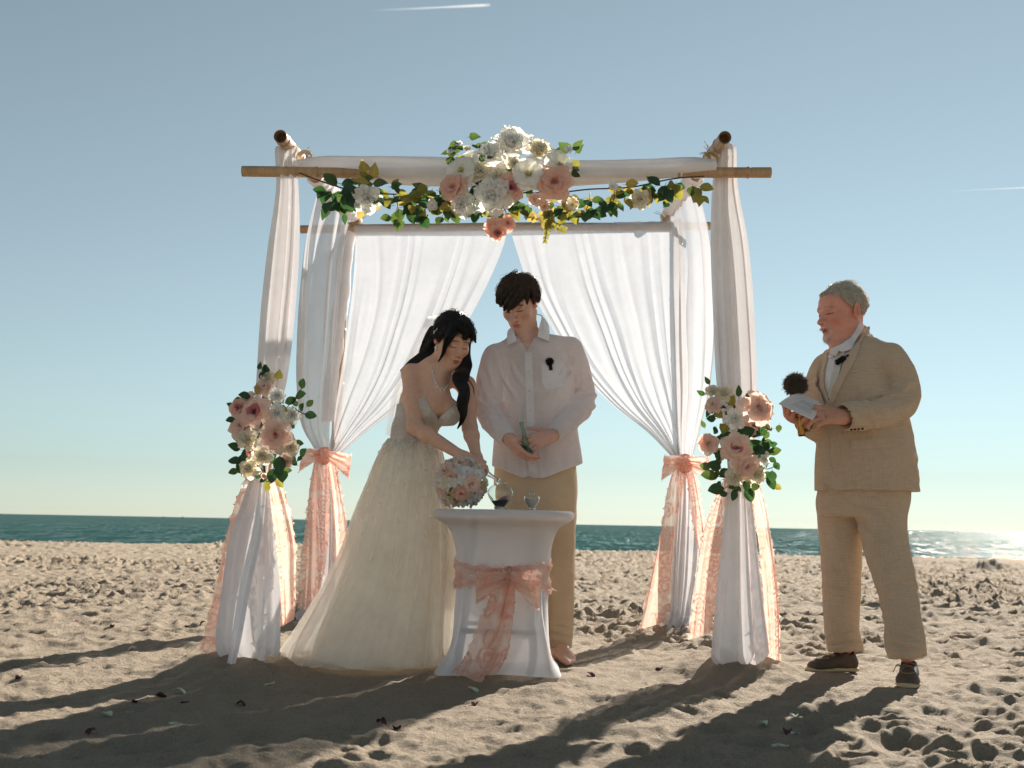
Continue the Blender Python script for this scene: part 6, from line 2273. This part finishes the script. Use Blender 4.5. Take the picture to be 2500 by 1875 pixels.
    npt = spline(np.array([(900 + x * .3617, 640 + y * .3617, 0) for x, y in [(428, 715), (440, 770), (462, 830), (492, 858), (525, 845), (548, 800), (562, 760)]], float), 30)
    mbn = MB(); line = []
    for i, (x, y, _) in enumerate(npt):
        p, n = sfb.hit(x, y, .003)
        if p is None: continue
        line.append(p)
        mbn.ball(p + (0, -.001, 0), .0038 if i % 2 else .0028, 8, 6)
        if 8 < i < 21 and i % 3 == 0:
            mbn.ball(p + (0, -.002, -.009), (.003, .003, .005), 8, 6); mbn.ball(p + (0, -.002, -.004), .002, 6, 4)
    mbn.build('necklace', CRYSTAL, P_)
    ep = C1(452, 572, 5.19)
    loc, nr = sfb.near(ep)
    mb = MB()
    for dx, dz, r_ in ((0, 0, .005), (.002, -.008, .0055), (-.003, -.005, .004), (.001, -.017, .005), (.004, .006, .0035)): mb.ball(loc + (dx, -.006, dz), r_, 8, 6)
    mb.build('earring', CRYSTAL, P_)
    mb = MB()
    hp = spline([C1(440, 478, 5.16), C1(452, 462, 5.15), C1(478, 444, 5.13), C1(505, 434, 5.11)], 14)
    mb.tube(hp, .0015, 5)
    for i in range(0, 8): mb.ball(hp[i] + RNG.normal(0, .003, 3), .0034, 6, 5)
    mb.build('hair_comb', CRYSTAL, P_)
    return V, F


build_bride()

# ------------------------------------------------------------------ officiant
SUIT = linen('tan_linen_suit', (.60, .455, .33), .0, dark=.76, weave=300)
SUIT2 = linen('tan_linen_trim', (.62, .475, .35), .0, dark=.78, weave=300)
WSHIRT = cloth_mat('white_poplin', (.74, .73, .75), 1.0, .1)
SHOE = pbr('brown_leather', (.075, .045, .028), .6, (180, .4, .004), var=.3)
SOLE = pbr('pale_crepe_sole', (.50, .38, .22), .8, (120, .6, .004))
LACEM = pbr('leather_lace', (.30, .20, .10), .7)
GOLD = pbr('gold_lacquer', (.50, .27, .07), .32, metallic=.75)
PAPER = None


def tie_mat():
    b = NB('woven_silver_tie')
    u = b.uv()
    w1 = b.n('TexWave', Scale=14.0, _bands_direction='DIAGONAL'); b.set(w1.inputs['Vector'], u)
    w2 = b.n('TexWave', Scale=14.0, _bands_direction='DIAGONAL'); b.set(w2.inputs['Vector'], b.mapping(u, (-1, 1, 1)))
    f = b.math('MAXIMUM', w1.outputs[1], w2.outputs[1])
    col = b.mix(f, (.30, .28, .25), (.66, .62, .54))
    p = b.n('BsdfPrincipled', Base__Color=col, Roughness=.45)
    return b.finish(p)


def build_officiant():
    P_ = person('grey-haired man in tan linen suit reading from a booklet')
    SK = np.array((.66, .30, .215))
    hO = at(2056, 766, 5.10); hA = axes((-.92, -.36, -.12), (0, 0, 1), 0); hS = 1.10
    par = dict(skin=SK, flush=(.55, .15, .10), lip=(.42, .14, .11), brow_c=(.30, .19, .12), jaw=1.10, jowl=.005, w=1.02, nose=1.02, ear=1.15, brow=1.15, mouth=1.0, open=.0035, fl=.6, eye=1, lash=.001, brow_a=.7, beard=(.64, .42, .34))
    A = axes((-.66, -.75, 0))
    o = np.array([at(2105, 1100, 5.10)[0], 5.10, 0.0])
    B = Solid()
    head(B, hO, hA, hS, par)
    nk = at(2082, 850, 5.12)
    B.cap(hO + hA @ np.array([0, -.035, -.050]), nk, .060, .062, k=.03)
    B.cap(hO + hA @ np.array([0, .020, -.10]), at(2052, 852, 5.06), .036, .050, k=.03)
    shN, shF = at(2172, 872, 4.98), at(2022, 898, 5.26)
    elN, wrN = at(2202, 984, 4.92), at(2062, 1018, 4.82)
    elF, wrF = at(2020, 1030, 5.22), at(1962, 1030, 5.02)
    B.cap(nk, shN, .042, .034, k=.05); B.cap(nk, shF, .042, .034, k=.05)
    B.cap(at(2100, 900, 5.1), at(2105, 1200, 5.10), .10, .10, k=.06)
    for s_, e_, w_ in ((shN, elN, wrN), (shF, elF, wrF)):
        B.cap(s_, e_, .032, .030, k=.03); B.cap(e_, w_, .030, .030, k=.02)
    for pts in ([at(2150, 1230, 5.03), at(2184, 1410, 4.95), at(2214, 1596, 4.885)], [at(2050, 1230, 5.18), at(2054, 1410, 5.21), at(2062, 1580, 5.25)]):
        B.limb(pts, [.06, .045, .038], 7, k=.04)
    # left hand pinches the booklet, right hand grips the microphone
    hand(B, wrN, (-1, -.06, .02), (-.12, .82, -.55), 1.08, ((14, 22, 14), (26, 34, 24), (36, 40, 28), (44, 42, 28)), 3, thumb=(-.93, -.10, .30), thumb_curl=(8, 6), chir=-1)
    hand(B, wrF, (-.72, -.35, .20), (.20, -.55, .65), 1.02, ((40, 60, 45), (48, 62, 45), (54, 62, 45), (58, 62, 45)), 3, thumb=(-.3, -.6, .55), chir=1)
    V, F = B.mesh(.003)
    C = np.tile(SK, (len(V), 1))
    for hp in (wrN, wrF):
        d_ = np.linalg.norm(V - hp, axis=1); w_ = (1 - smooth01(d_, .14, .22))[:, None]
        C = C * (1 - w_) + np.array((.56, .28, .19)) * w_
    C = paint_head(V, C, hO, hA, hS, par)
    obj_me('body', mesh_np('body', V, F, SKIN, cols=C), P_)
    # shirt collar and chest under the jacket
    W_ = Solid()
    W_.cap(at(2090, 832, 5.15), at(2058, 862, 5.10), .074, .078, k=.02)
    W_.frame(o, A); W_.loft([sec(o, A, 2000, 2180, 1060, 5.09, .14), sec(o, A, 2004, 2175, 960, 5.09, .145), sec(o, A, 2016, 2150, 890, 5.10, .12), sec(o, A, 2040, 2120, 855, 5.11, .08)], k=.03); W_.frame()
    cd = unit(at(2030, 846, 5.05) - at(2096, 800, 5.14))
    W_.cap(at(2075, 780, 5.13), at(2050, 838, 5.08), .068, .066, k=.004, mode='sub')
    W_.cut(at(2094, 808, 5.12), unit((-.62, -.1, .78)), .003)
    Vw, Fw, wo = cloth_solid('dress_shirt', W_, .005, WSHIRT, P_)
    # trousers
    T = Solid(); T.frame(o, A)
    T.loft([sec(o, A, 2004, 2208, 1262, 5.10, .150), sec(o, A, 2000, 2216, 1215, 5.10, .165), sec(o, A, 2004, 2214, 1150, 5.10, .16)], k=.05, e=2.3); T.frame()
    T.limb([at(2150, 1230, 5.03), at(2158, 1310, 5.00), at(2184, 1410, 4.95), at(2204, 1510, 4.90), at(2208, 1570, 4.885), at(2216, 1598, 4.885)], [.116, .098, .086, .076, .082, .076], 22, k=.012)
    T.limb([at(2050, 1230, 5.18), at(2054, 1310, 5.20), at(2054, 1410, 5.21), at(2054, 1510, 5.23), at(2056, 1550, 5.24), at(2064, 1580, 5.25)], [.106, .094, .086, .079, .078, .082], 20, k=.012)
    for a_, wl, ax, c_, r_, sd in ((.007, .05, (.35, 0, 1), at(2210, 1575, 4.82), .12, 3), (.008, .045, (-.3, 0, 1), at(2064, 1572, 5.17), .11, 5), (.006, .06, (.6, 0, 1), at(2120, 1260, 4.95), .17, 7), (.005, .07, (.5, 0, 1), at(2190, 1440, 4.88), .18, 9), (.004, .08, (.3, 0, 1), at(2054, 1430, 5.13), .17, 10)):
        T.disp(*creases(a_, wl, ax, c_, r_, sd))
    wrinkle(T, .004, .08, at(2120, 1400, 5.05), .7, 8, (1, 1, .5))
    T.cut(at(2216, 1607, 4.86), (.1, 0, -1)); T.cap(at(2216, 1596, 4.885), at(2216, 1640, 4.885), .068, .07, k=.004, mode='sub')
    T.cap(at(2064, 1582, 5.25), at(2064, 1620, 5.25), .07, .07, k=.004, mode='sub')
    Vt, Ft, to = cloth_solid('suit_trousers', T, .0055, SUIT, P_)
    # jacket
    J = Solid(); J.frame(o, A)
    J.loft([sec(o, A, 1996, 2236, 1200, 5.10, .200), sec(o, A, 1998, 2230, 1120, 5.10, .200), sec(o, A, 2002, 2216, 1040, 5.10, .190), sec(o, A, 1990, 2196, 960, 5.10, .172), sec(o, A, 1996, 2180, 900, 5.11, .145), sec(o, A, 2028, 2178, 862, 5.11, .120), sec(o, A, 2060, 2150, 838, 5.12, .085)], k=.03, e=2.4); J.frame()
    J.cap(at(2096, 842, 5.11), shN + (-.004, 0, .0), .056, .062, k=.03); J.cap(at(2072, 852, 5.15), shF, .055, .064, k=.04)
    J.cap(at(2108, 832, 5.15), at(2085, 840, 5.16), .050, .056, k=.03)
    J.limb([shN, at(2204, 925, 4.95), elN + (.006, 0, 0), at(2150, 1010, 4.88), wrN + (elN - wrN) * .06], [.066, .066, .064, .062, .062], 18, k=.010)
    J.limb([shF, at(2006, 950, 5.26), elF, at(2000, 1042, 5.13), wrF + (elF - wrF) * .12], [.068, .068, .064, .060, .054], 14, k=.03)
    for a_, wl, ax, c_, r_, sd in (
            (.008, .075, (-.35, 0, 1), at(2190, 960, 4.88), .14, 1), (.007, .07, (.9, 0, .5), at(2120, 1010, 4.84), .12, 2), (.004, .08, (.3, 0, 1), at(2190, 900, 4.9), .12, 3), (.006, .10, (.9, 0, .3), at(2110, 1120, 4.92), .2, 4), (.006, .08, (.2, 0, 1), at(2205, 1130, 5.0), .16, 5), (.006, .06, (.5, 0, 1), at(2000, 960, 5.2), .12, 6)):
        J.disp(*creases(a_, wl, ax, c_, r_, sd))
    wrinkle(J, .004, .11, at(2110, 1020, 5.05), .5, 14, (1, 1, .7))
    J.cut(at(2110, 1206, 4.95), (.04, 0, -1), .004)
    pv = lambda x, y, Y: at(x, y, Y)[[0, 2]]
    # front opening below the button, V at the chest
    J.prism([pv(2030, 1150, 4.92), pv(2022, 1216, 4.92), pv(2082, 1216, 4.92), pv(2050, 1190, 4.92)], 4.5, 5.05, np.eye(3), (0, 0, 0), .004)
    J.prism([pv(2028, 984, 4.95), pv(2016, 930, 4.95), pv(2020, 880, 4.95), pv(2034, 846, 4.95), pv(2094, 804, 4.95), pv(2082, 846, 4.95), pv(2058, 920, 4.95)], 4.4, 5.16, np.eye(3), (0, 0, 0), .006)
    J.cap(at(2085, 800, 5.14), at(2056, 850, 5.08), .080, .074, k=.006, mode='sub')
    dv = unit(wrN - elN); J.cap(wrN - dv * .035, wrN + dv * .06, .050, .056, k=.004, mode='sub'); J.cut_ = None
    dv2 = unit(wrF - elF); J.cap(wrF - dv2 * .05, wrF + dv2 * .06, .042, .048, k=.004, mode='sub')
    Vj, Fj, jo = cloth_solid('suit_jacket', J, .005, SUIT, P_)
    sj = Surf(Vj, Fj)
    K2 = lambda x, y: (1850 + x * .3617, 660 + y * .3617)
    k2 = lambda L: [K2(x, y) for x, y in L]
    # everything the eye meets on the chest: shirt or jacket
    Vall = np.vstack([Vj, Vw]); Fall = np.vstack([Fj, Fw + len(Vj)])
    sa = Surf(Vall, Fall); sw = Surf(Vw, Fw)
    patch(sa, k2([(688, 372), (640, 500), (600, 610), (540, 745), (488, 892)]), k2([(738, 408), (702, 478), (668, 590), (590, 740), (518, 894)]), .012, .010, 8, 30, smooth=3).build('lapel', SUIT2, jo)
    patch(sa, k2([(676, 372), (668, 400), (650, 440), (628, 500)]), k2([(700, 366), (738, 402), (724, 452), (700, 488)]), .016, .010, 8, 14, smooth=3).build('jacket_collar', SUIT2, jo)
    patch(sa, k2([(488, 528), (440, 580), (412, 680), (420, 780), (482, 892)]), k2([(502, 524), (474, 620), (458, 700), (458, 780), (492, 892)]), .010, .008, 8, 26, smooth=3).build('lapel', SUIT2, jo)
    sn = Surf(np.vstack([Vj, Vw, V]), np.vstack([Fj, Fw + len(Vj), F + len(Vj) + len(Vw)]))
    patch(sn, [(2096, 789), (2083, 812), (2060, 838), (2034, 851)], [(2104, 795), (2094, 822), (2078, 850), (2056, 858)], .012, .010, 8, 20, smooth=3).build('shirt_collar', WSHIRT, wo)
    patch(sn, [(2034, 850), (2030, 862), (2027, 874)], [(2050, 850), (2044, 866), (2032, 876)], .014, .008, 6, 10, smooth=2).build('shirt_collar', WSHIRT, wo)
    tm = tie_mat()
    patch(sw, k2([(548, 540), (525, 640), (502, 740), (478, 860), (476, 900)]), k2([(592, 548), (570, 640), (546, 740), (516, 850), (506, 900)]), .010, .008, 7, 26, smooth=3).build('tie', tm, wo)
    patch(sw, k2([(548, 512), (536, 545)]), k2([(602, 500), (596, 552)]), .018, .014, 7, 7, smooth=2).build('tie_knot', tm, wo)
    patch(sj, k2([(600, 690), (600, 704)]), k2([(742, 650), (742, 664)]), .0035, .006, 12, 4).build('breast_pocket', SUIT2, jo)
    patch(sj, k2([(630, 1150), (628, 1180), (636, 1206)]), k2([(890, 1130), (896, 1160), (890, 1196)]), .004, .008, 14, 6).build('pocket_flap', SUIT2, jo)
    for x in (632, 655, 680, 706):
        p, n = sj.hit(*K2(x, 1072 - (x - 632) * .08), .001)
        if p is not None: mb = MB(); mb.ball(p, (.006, .004, .006), 8, 6); mb.build('sleeve_button', BLACK, jo)
    p, n = sj.hit(*K2(485, 1022), .003)
    if p is not None: mb = MB(); mb.ball(p, (.009, .005, .007), 10, 6); mb.build('button', BLACK, jo)
    # front edge of the jacket below the button
    patch(sj, k2([(474, 1030), (474, 1150), (480, 1280), (498, 1360)]), k2([(482, 1030), (482, 1150), (490, 1280), (508, 1366)]), .004, .006, 3, 20).build('front_edge', SUIT2, jo)
    # shoes
    def shoe(heel, toe, name='shoe'):
        heel = np.asarray(heel, float); toe = np.asarray(toe, float)
        f_ = unit(toe - heel); L = np.linalg.norm(toe - heel); sd = np.array([f_[1], -f_[0], 0])
        pt = lambda l, s_, z: heel + f_ * l * L + sd * s_ + np.array([0, 0, z])
        So = Solid()
        for l0, l1, r0, r1 in ((.12, .40, .036, .034), (.40, .70, .034, .046), (.70, .86, .046, .040)):
            So.cap(pt(l0, 0, .016), pt(l1, 0, .016), r0, r1, k=.02, flat=((0, 0, 1.0), 2.6))
        So.cut(pt(.5, 0, .004), (0, 0, -1), .002)
        so_ = cloth_solid('sole', So, .0032, SOLE, P_)[2]
        U = Solid()
        U.cap(pt(.14, 0, .045), pt(.34, 0, .05), .036, .036, k=.02); U.cap(pt(.30, 0, .052), pt(.62, 0, .040), .036, .036, k=.02)
        U.ell(pt(.72, 0, .034), (.048, .048, .030), k=.03); U.ell(pt(.80, 0, .030), (.042, .042, .024), k=.02); U.cap(pt(.18, 0, .075), pt(.26, 0, .085), .032, .032, k=.02)
        U.cut(pt(.5, 0, .020), (0, 0, -1), .002)
        U.cap(pt(.22, 0, .088), pt(.24, 0, .14), .030, .034, k=.004, mode='sub')
        Vu, Fu, uo = cloth_solid('shoe_upper', U, .0032, SHOE, P_)
        mb = MB()
        t_ = np.linspace(0, math.pi, 20)       # apron seam round the toe
        su = Surf(Vu, Fu)
        line = []
        for q in np.linspace(-1, 1, 22):
            a_ = q * 1.9
            c_ = pt(.60 + .22 * math.cos(a_ * .82), .032 * math.sin(a_), .075)
            l_, n_ = su.near(c_); line.append(l_ + n_ * .0015)
        mb.tube(np.array(line), .0022, 5); mb.build('apron_seam', LACEM, uo)
        for i, l0 in enumerate((.40, .47, .54)):
            l_ = []
            for q in np.linspace(-1, 1, 9):
                a_, n_ = su.near(pt(l0 + .03 * q * (-1) ** i, .030 * q, .09)); l_.append(a_ + n_ * .003)
            mb = MB(); mb.tube(np.array(l_), .002, 5); mb.build('lace', LACEM, uo)
        a_, n_ = su.near(pt(.42, .03, .08))
        for sgn in (-1, 1):
            mb = MB(); mb.tube(spline([a_, a_ + sd * .02 + f_ * .02 * sgn + (0, 0, .006), a_ + sd * .035 + f_ * .035 * sgn + (0, 0, -.02)], 10), .002, 5); mb.build('lace_end', LACEM, uo)
    h1, t1 = at(2094, 1622, 5.26), at(1968, 1630, 5.20); h1[2] = t1[2] = .004
    shoe(h1, t1)
    h2, t2 = at(2222, 1640, 4.98), at(2214, 1664, 4.70); h2[2] = t2[2] = .004
    shoe(h2, t2)
    # hair, combed back, thinning at the front
    HM = hair_mat('grey_blond_hair', (.52, .44, .33), (.82, .75, .64), .5, .35)
    mb = MB()
    ze = lambda x, y: np.interp(y, [-.11, -.07, -.045, -.028, -.012, .004, .016, .03, .05, .075], [-.068, -.060, -.040, .012, .030, .018, .000, .046, .070, .078])
    hair_cap(mb, hO, hA, hS, (0, -.014, .034), (.0800, .098, .092), (0, .66, .74), ze, 4600, (.35, .8), .006, .0011, 12, clump=.007)
    hair_cap(mb, hO, hA, hS, (0, -.014, .034), (.083, .101, .095), (0, .66, .74), ze, 420, (.3, .7), .010, .0005, 31, base=False, clump=.003, curl=.005)
    # wisps on top and moustache
    rng = np.random.default_rng(3)
    Pf = []
    for i in range(220):
        q0 = np.array([rng.normal(0, .035), .055 - .09 * rng.random(), 0]); q0[2] = .034 + .094 * math.sqrt(max(.05, 1 - (q0[0] / .0815) ** 2 - ((q0[1] + .014) / .102) ** 2))
        q2 = q0 + np.array([rng.normal(0, .01), -.045, .010 + .008 * rng.random()])
        Pf.append(spline([hO + hA @ (q0 * hS), hO + hA @ ((q0 * .5 + q2 * .5 + (0, 0, .006)) * hS), hO + hA @ (q2 * hS)], 7))
    strands(mb, np.array(Pf), np.full(220, .0007))
    mb.build('hair', HM, P_)
    mb = MB(); Pb = []
    for i in range(420):
        if i < 180: q = np.array([rng.normal(0, .013), .098, -.056 + rng.normal(0, .003)]); dq = np.array([np.sign(q[0]) * .006, .005, -.009])
        else: q = np.array([rng.normal(0, .012), .092, -.097 + rng.normal(0, .009)]); dq = np.array([rng.normal(0, .003), .007, -.011])
        Pb.append(np.array([hO + hA @ ((q + dq * t) * hS) for t in np.linspace(0, 1, 4)]))
    strands(mb, np.array(Pb), np.full(420, .0005)); mb.build('goatee', hair_mat('white_beard', (.60, .52, .46), (.78, .72, .66), .6, .3), P_)
    sfb = Surf(V, F)
    q, n = sfb.hit(2016, 1018, -.008)
    if q is not None:
        a_ = np.linspace(0, 2 * math.pi, 21); M_ = np.array(aim(Vector((-1, 0, .1))).to_3x3())
        mb = MB(); mb.tube(q + (np.stack([np.cos(a_), np.sin(a_), 0 * a_], 1) * .0122) @ M_.T, .0022, 6); mb.build('ring', GOLD, P_)
    # lapel microphone
    c_ = empty('lapel_microphone'); tag(c_, 'small black furry microphone clipped to the tan lapel of the officiant', 'microphone')
    p, n = sa.hit(*K2(575, 618), .022); p1, n1 = sa.hit(*K2(612, 596), .022)
    mb = MB(); dd = rng.normal(0, 1, (420, 3)); dd /= np.linalg.norm(dd, axis=1, keepdims=True)
    ax = p1 - p
    Pm = (p + ax * rng.uniform(-.7, .5, (420, 1)))[:, None] + dd[:, None] * np.linspace(.005, .015, 4)[None, :, None]
    strands(mb, Pm, np.full(420, .0011)); mb.tube([p - ax * .5, p + ax * .4], .008, 8); mb.build('wind_muff', BLACK, c_)
    mb = MB(); mb.tube([p, p1 + ax * .3], .0045, 8); mb.build('clip', BLACK, c_)


build_officiant()

# hand-held microphone with furry wind muff
MIC = empty('microphone'); tag(MIC, 'gold microphone with dark furry wind muff held by the officiant', 'microphone')
mc, m0, m1 = at(1942, 938, 4.98), at(1949, 985, 4.98), at(1957, 1062, 4.98)
rng = np.random.default_rng(6)
mb = MB(); mb.ball(mc, (.040, .040, .046), 20, 14)
dd = rng.normal(0, 1, (5200, 3)); dd /= np.linalg.norm(dd, axis=1, keepdims=True)
Lh = .042 + .014 * rng.random((5200, 1, 1))
Pm = mc + dd[:, None] * (np.linspace(.72, 1, 4)[None, :, None] * Lh) + (np.linspace(0, 1, 4) ** 2)[None, :, None] * (rng.normal(0, .006, (5200, 1, 3)) + np.array([0, 0, -.004]))
strands(mb, Pm, np.full(5200, .0011))
mb.build('wind_muff', hair_mat('dark_fur', (.08, .06, .05), (.26, .20, .15), .7, .3), MIC)
mb = MB(); mb.tube(np.array([m0 + (m1 - m0) * t for t in (0, .02, .98, 1)]), [.014, .0155, .0165, .0155], 20); mb.build('handle', GOLD, MIC)
mb = MB(); mb.tube(np.array([m1, m1 + (m1 - m0) * .04]), [.0155, .014], 16); mb.build('end_cap', BLACK, MIC)

# booklet
def paper_mat(name, text):
    b = NB(name)
    col = (.80, .76, .74)
    if text:
        sp = b.n('SeparateXYZ', Vector=b.uv())
        u_, v_ = sp.outputs[0], sp.outputs[1]
        lines = b.math('GREATER_THAN', b.math('SINE', b.math('MULTIPLY', u_, 100.0)), .35)
        wl = b.noise(20, 2, .5, b.mapping(b.uv(), (9, 1.2, 1)))
        blk = b.math('MULTIPLY', b.math('GREATER_THAN', b.math('SINE', b.math('MULTIPLY_ADD', u_, 20.0, .6)), -.75), b.math('GREATER_THAN', wl, .44))
        inside = b.math('MULTIPLY', b.math('MULTIPLY', b.math('GREATER_THAN', u_, .14), b.math('LESS_THAN', u_, .86)), b.math('MULTIPLY', b.math('GREATER_THAN', v_, .16), b.math('LESS_THAN', v_, .84)))
        k = b.math('MULTIPLY', b.math('MULTIPLY', lines, blk), b.math('MULTIPLY', inside, .55))
        col = b.mix(k, (.80, .76, .74), (.10, .09, .10))
    d = b.n('BsdfDiffuse', Color=col); t = b.n('BsdfTranslucent', Color=col)
    s = b.n('MixShader'); b.set(s.inputs[0], .3); b.set(s.inputs[1], d.outputs[0]); b.set(s.inputs[2], t.outputs[0])
    return b.finish(s.outputs[0])


BK = empty('booklet'); tag(BK, 'open white booklet of printed vows in the hands of the officiant', 'booklet')
def page(c00, c10, c11, c01, bow, mat, name):
    u, v = np.meshgrid(np.linspace(0, 1, 12), np.linspace(0, 1, 12))
    u, v = u[..., None], v[..., None]
    G_ = c00 * (1 - u) * (1 - v) + c10 * u * (1 - v) + c11 * u * v + c01 * (1 - u) * v
    G_ = G_ + np.asarray(bow) * np.sin(u * math.pi)
    mb = MB(); mb.grid(G_, uv=np.concatenate([u, v], -1)); return mb.build(name, mat, BK)
pt1, pt2 = paper_mat('printed_paper', True), paper_mat('blank_paper', False)
a_, b_, c_, d_ = at(1902, 987, 4.84), at(1965, 969, 4.92), at(2006, 987, 4.86), at(1984, 1026, 4.78)
page(a_, b_, c_, d_, (0, -.002, .0), pt1, 'page')
e_ = (0, .012, .004)
page(a_ + e_, at(1961, 959, 4.97), at(1972, 968, 4.97), b_ + e_, (0, .0, .012), pt2, 'page')
page(a_ + (0, .006, .002), at(1958, 963, 4.96), at(2000, 980, 4.90), d_ + (0, .01, .004), (0, .006, .010), pt2, 'page')

# ------------------------------------------------------------------ petals strewn on the sand
RED = petal_mat('petal_dark_red', (.10, .012, .014), (.06, .008, .01), .25)
IVP = petal_mat('petal_pale_green_white', (.72, .76, .62), (.62, .66, .50), .3)
PALE = petal_mat('petal_shell_pink', (.85, .66, .58), (.75, .55, .48), .3)


def fallen(x, y, kind, label, k):
    Yd = 5.0
    for _ in range(12):          # where the line of sight meets the sand
        p = at(x, y, Yd); h = float(sand_height(np.array([p[0]]), np.array([Yd]))[0])
        Yd = Yd + (p[2] - h) / max(.03, (CAM_H - p[2]) / Yd) * .6
        Yd = min(max(Yd, 1.6), 25)
    p = at(x, y, Yd); p[2] = h + .004
    n, m_ = 6, 6
    v = np.linspace(0, 1, n)[:, None]; u = np.linspace(-1, 1, m_)[None]
    L = {'red': .034, 'white': .050, 'pale': .040}[kind]
    W_ = L * (.42 if kind != 'white' else .30)
    X = u * W_ * np.sin(math.pi * (v * .86 + .10)) ** .6; Y_ = (v - .5) * L + 0 * u
    Z = (.9 if kind != 'white' else .6) * X * X / W_ * .9 + .010 * np.sin(v * 3 + k) + .004 * np.sin(u * 3 + v * 4 + k)
    P = np.stack([X, Y_, Z], -1)
    a = k * 2.4
    Rz = np.array(Matrix.Rotation(a, 3, 'Z') @ Matrix.Rotation(R(12 + 9 * math.sin(k)), 3, 'X'))
    top = P @ Rz.T + p
    mb = MB(); mb.grid(top); mb.grid(top[::-1] - np.array([0, 0, .0012]))
    o = mb.build('fallen_petal', {'red': RED, 'white': IVP, 'pale': PALE}[kind])
    o.location = (0, 0, 0)
    tag(o, label, 'petal', 'petals strewn on the sand')


for i, (x, y, k, lab) in enumerate([
    (47, 1659, 'red', 'dark red petal by the shadow, nearest the left frame edge'),
    (110, 1610, 'red', 'dark red petal on sunlit sand left of the arbour shadow'),
    (393, 1700, 'red', 'dark red petal in shadow between two pale petals left of centre'),
    (450, 1718, 'red', 'small dark red petal in shadow just right of a pale petal'),
    (328, 1715, 'red', 'dark red petal in shadow, leftmost of the three in a row'),
    (220, 1792, 'red', 'dark red petal lowest on the left foreground sand'),
    (588, 1725, 'red', 'dark red petal on the bright strip of sand in the foreground'),
    (932, 1768, 'red', 'dark red petal in the foreground below the table, left of a pair'),
    (968, 1781, 'red', 'dark red petal in the foreground below the table, right of a pair'),
    (1158, 1720, 'red', 'dark red petal in the table shadow'),
    (1609, 1635, 'red', 'dark red petal on sunlit sand between groom and arbour post'),
    (1444, 1650, 'red', 'dark red petal at the edge of the groom\'s shadow'),
    (2205, 1786, 'red', 'dark red petal on the sand below the officiant\'s near shoe'),
    (1922, 1793, 'red', 'dark red petal under a pale one in the officiant\'s shadow'),
    (238, 1450, 'red', 'dark red petal on far sand left of the arbour'),
    (237, 1422, 'red', 'dark red petal on far sand, farther of two left of the arbour'),
    (273, 1529, 'red', 'small dark red petal on mid-distance sand left of the arbour'),
    (455, 1532, 'red', 'small dark red petal close to the peach sash on the left'),
    (495, 1524, 'red', 'dark red petal beside the peach sash hem on the left'),
    (437, 1693, 'white', 'pale petal in shadow below the left post drape'),
    (262, 1748, 'white', 'pale petal in shadow, left of a pair in the foreground'),
    (318, 1744, 'white', 'pale petal in shadow, right of a pair in the foreground'),
    (427, 1768, 'white', 'pale petal in shadow, lowest on the left'),
    (656, 1673, 'white', 'pale petal half buried behind the left foreground shadow'),
    (1157, 1688, 'white', 'pale petal in the shadow under the table bow'),
    (1863, 1773, 'white', 'pale petal in the officiant\'s shadow, leftmost of four'),
    (1939, 1753, 'white', 'pale petal in the officiant\'s shadow, farthest of four'),
    (1934, 1796, 'white', 'pale petal lying over a red one in the officiant\'s shadow'),
    (1905, 1823, 'white', 'pale petal in the officiant\'s shadow, nearest of four'),
    (187, 1517, 'pale', 'pinkish shell fragment on sunlit sand far left'),
    (357, 1536, 'pale', 'small pinkish shell fragment on sunlit sand left of the arbour'),
    (322, 1589, 'pale', 'pinkish shell fragment just above the left shadow')]):
    fallen(x, y, k, lab, i)
